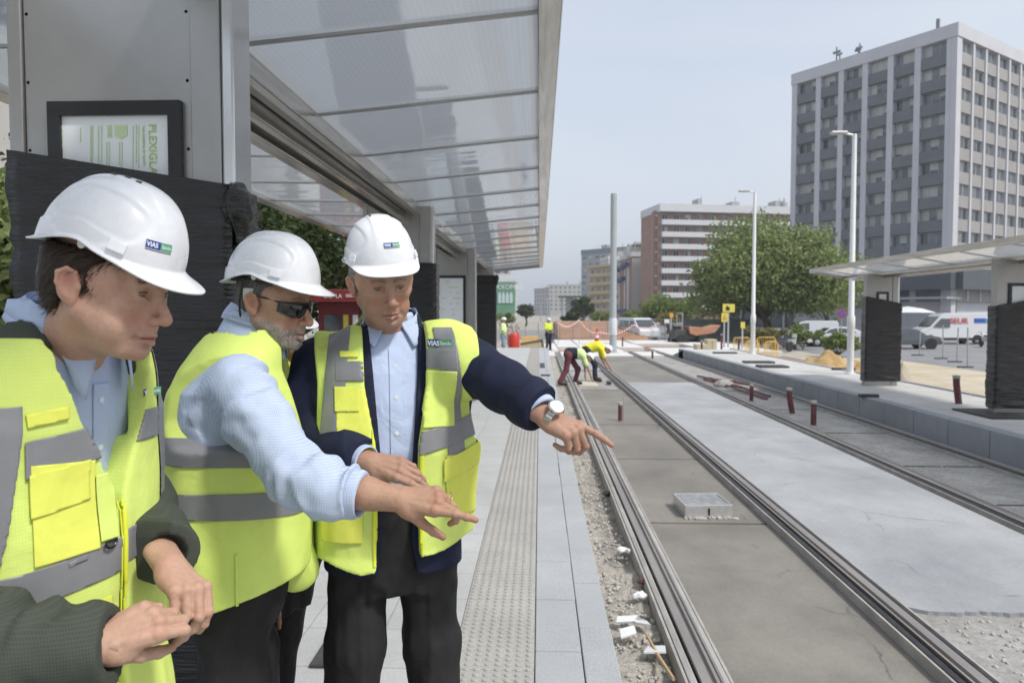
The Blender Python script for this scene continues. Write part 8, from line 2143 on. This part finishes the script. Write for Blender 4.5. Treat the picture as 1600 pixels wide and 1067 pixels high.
# ================================================================ LIGHT, SKY, CAMERA
w = bpy.data.worlds.new('World'); S.world = w; w.use_nodes = True
nt = w.node_tree; N = nt.nodes; L = nt.links; bg = N['Background']
sky = N.new('ShaderNodeTexSky'); sky.sky_type = 'NISHITA'; sky.sun_disc = False
SUN_EL, SUN_AZ = math.radians(52), math.radians(125)      # azimuth clockwise from +Y
sky.sun_elevation = SUN_EL; sky.sun_rotation = SUN_AZ; sky.air_density = 1.2; sky.dust_density = 3.5; sky.ozone_density = 1.0; sky.altitude = 0
hs = N.new('ShaderNodeHueSaturation'); hs.inputs['Saturation'].default_value = .55; hs.inputs['Value'].default_value = 1.0
L.new(sky.outputs[0], hs.inputs['Color'])
# thin high haze: even pale veil over the whole sky
mx = N.new('ShaderNodeMix'); mx.data_type = 'RGBA'; mx.inputs[0].default_value = .55
tcw = N.new('ShaderNodeTexCoord'); mpw = N.new('ShaderNodeMapping'); mpw.inputs['Scale'].default_value = (1, 1, 3.2); L.new(tcw.outputs['Generated'], mpw.inputs[0])
nw = N.new('ShaderNodeTexNoise'); nw.inputs['Scale'].default_value = 1.6; nw.inputs['Detail'].default_value = 5; nw.inputs['Distortion'].default_value = .6; L.new(mpw.outputs[0], nw.inputs[0])
rw = N.new('ShaderNodeValToRGB'); rw.color_ramp.elements[0].position = .35; rw.color_ramp.elements[1].position = .68; rw.color_ramp.elements[0].color = (5.7, 6.5, 7.9, 1); rw.color_ramp.elements[1].color = (7.0, 7.5, 8.4, 1)
L.new(nw.outputs[0], rw.inputs[0]); L.new(hs.outputs[0], mx.inputs[6]); L.new(rw.outputs[0], mx.inputs[7])
L.new(mx.outputs[2], bg.inputs['Color']); bg.inputs['Strength'].default_value = .10
sd = bpy.data.lights.new('sun', 'SUN'); sd.energy = 2.3; sd.angle = math.radians(7); sd.color = (1, .96, .9)
so = bpy.data.objects.new('sun', sd); COL.objects.link(so)
dv = Vector((math.sin(SUN_AZ) * math.cos(SUN_EL), math.cos(SUN_AZ) * math.cos(SUN_EL), math.sin(SUN_EL)))
so.rotation_euler = dv.to_track_quat('Z', 'Y').to_euler(); so.location = (0, 0, 30)
cd = bpy.data.cameras.new('camera'); cam = bpy.data.objects.new('camera', cd); COL.objects.link(cam)
cam.location = (0, 0, CAM_Z); cam.rotation_euler = (PI / 2 + PITCH, 0, YAW)
cd.sensor_width = 36; cd.lens = 36 * F_PX / 1600; cd.clip_end = 5000; cd.clip_start = .05
cd.dof.use_dof = True; cd.dof.focus_distance = 1.7; cd.dof.aperture_fstop = 7.1
S.camera = cam
S.view_settings.view_transform = 'Standard'; S.view_settings.look = 'None'; S.view_settings.gamma = 1; S.view_settings.exposure = .47
# ---- air: faint even haze between the viewer and the far buildings
hz = MB().box(-700, 700, -80, 900, -2.0, 60).build('haze', bpy.data.materials.new('haze_air'))
tag(hz, 'faint pale haze over the whole street', 'haze', kind='stuff')
hm_ = hz.data.materials[0]; hm_.use_nodes = True; hn_ = hm_.node_tree; hn_.nodes.remove(hn_.nodes['Principled BSDF'])
pv = hn_.nodes.new('ShaderNodeVolumePrincipled'); pv.inputs['Color'].default_value = (.86, .90, .96, 1); pv.inputs['Density'].default_value = .0006; pv.inputs['Anisotropy'].default_value = .2
hn_.links.new(pv.outputs[0], hn_.nodes['Material Output'].inputs['Volume'])
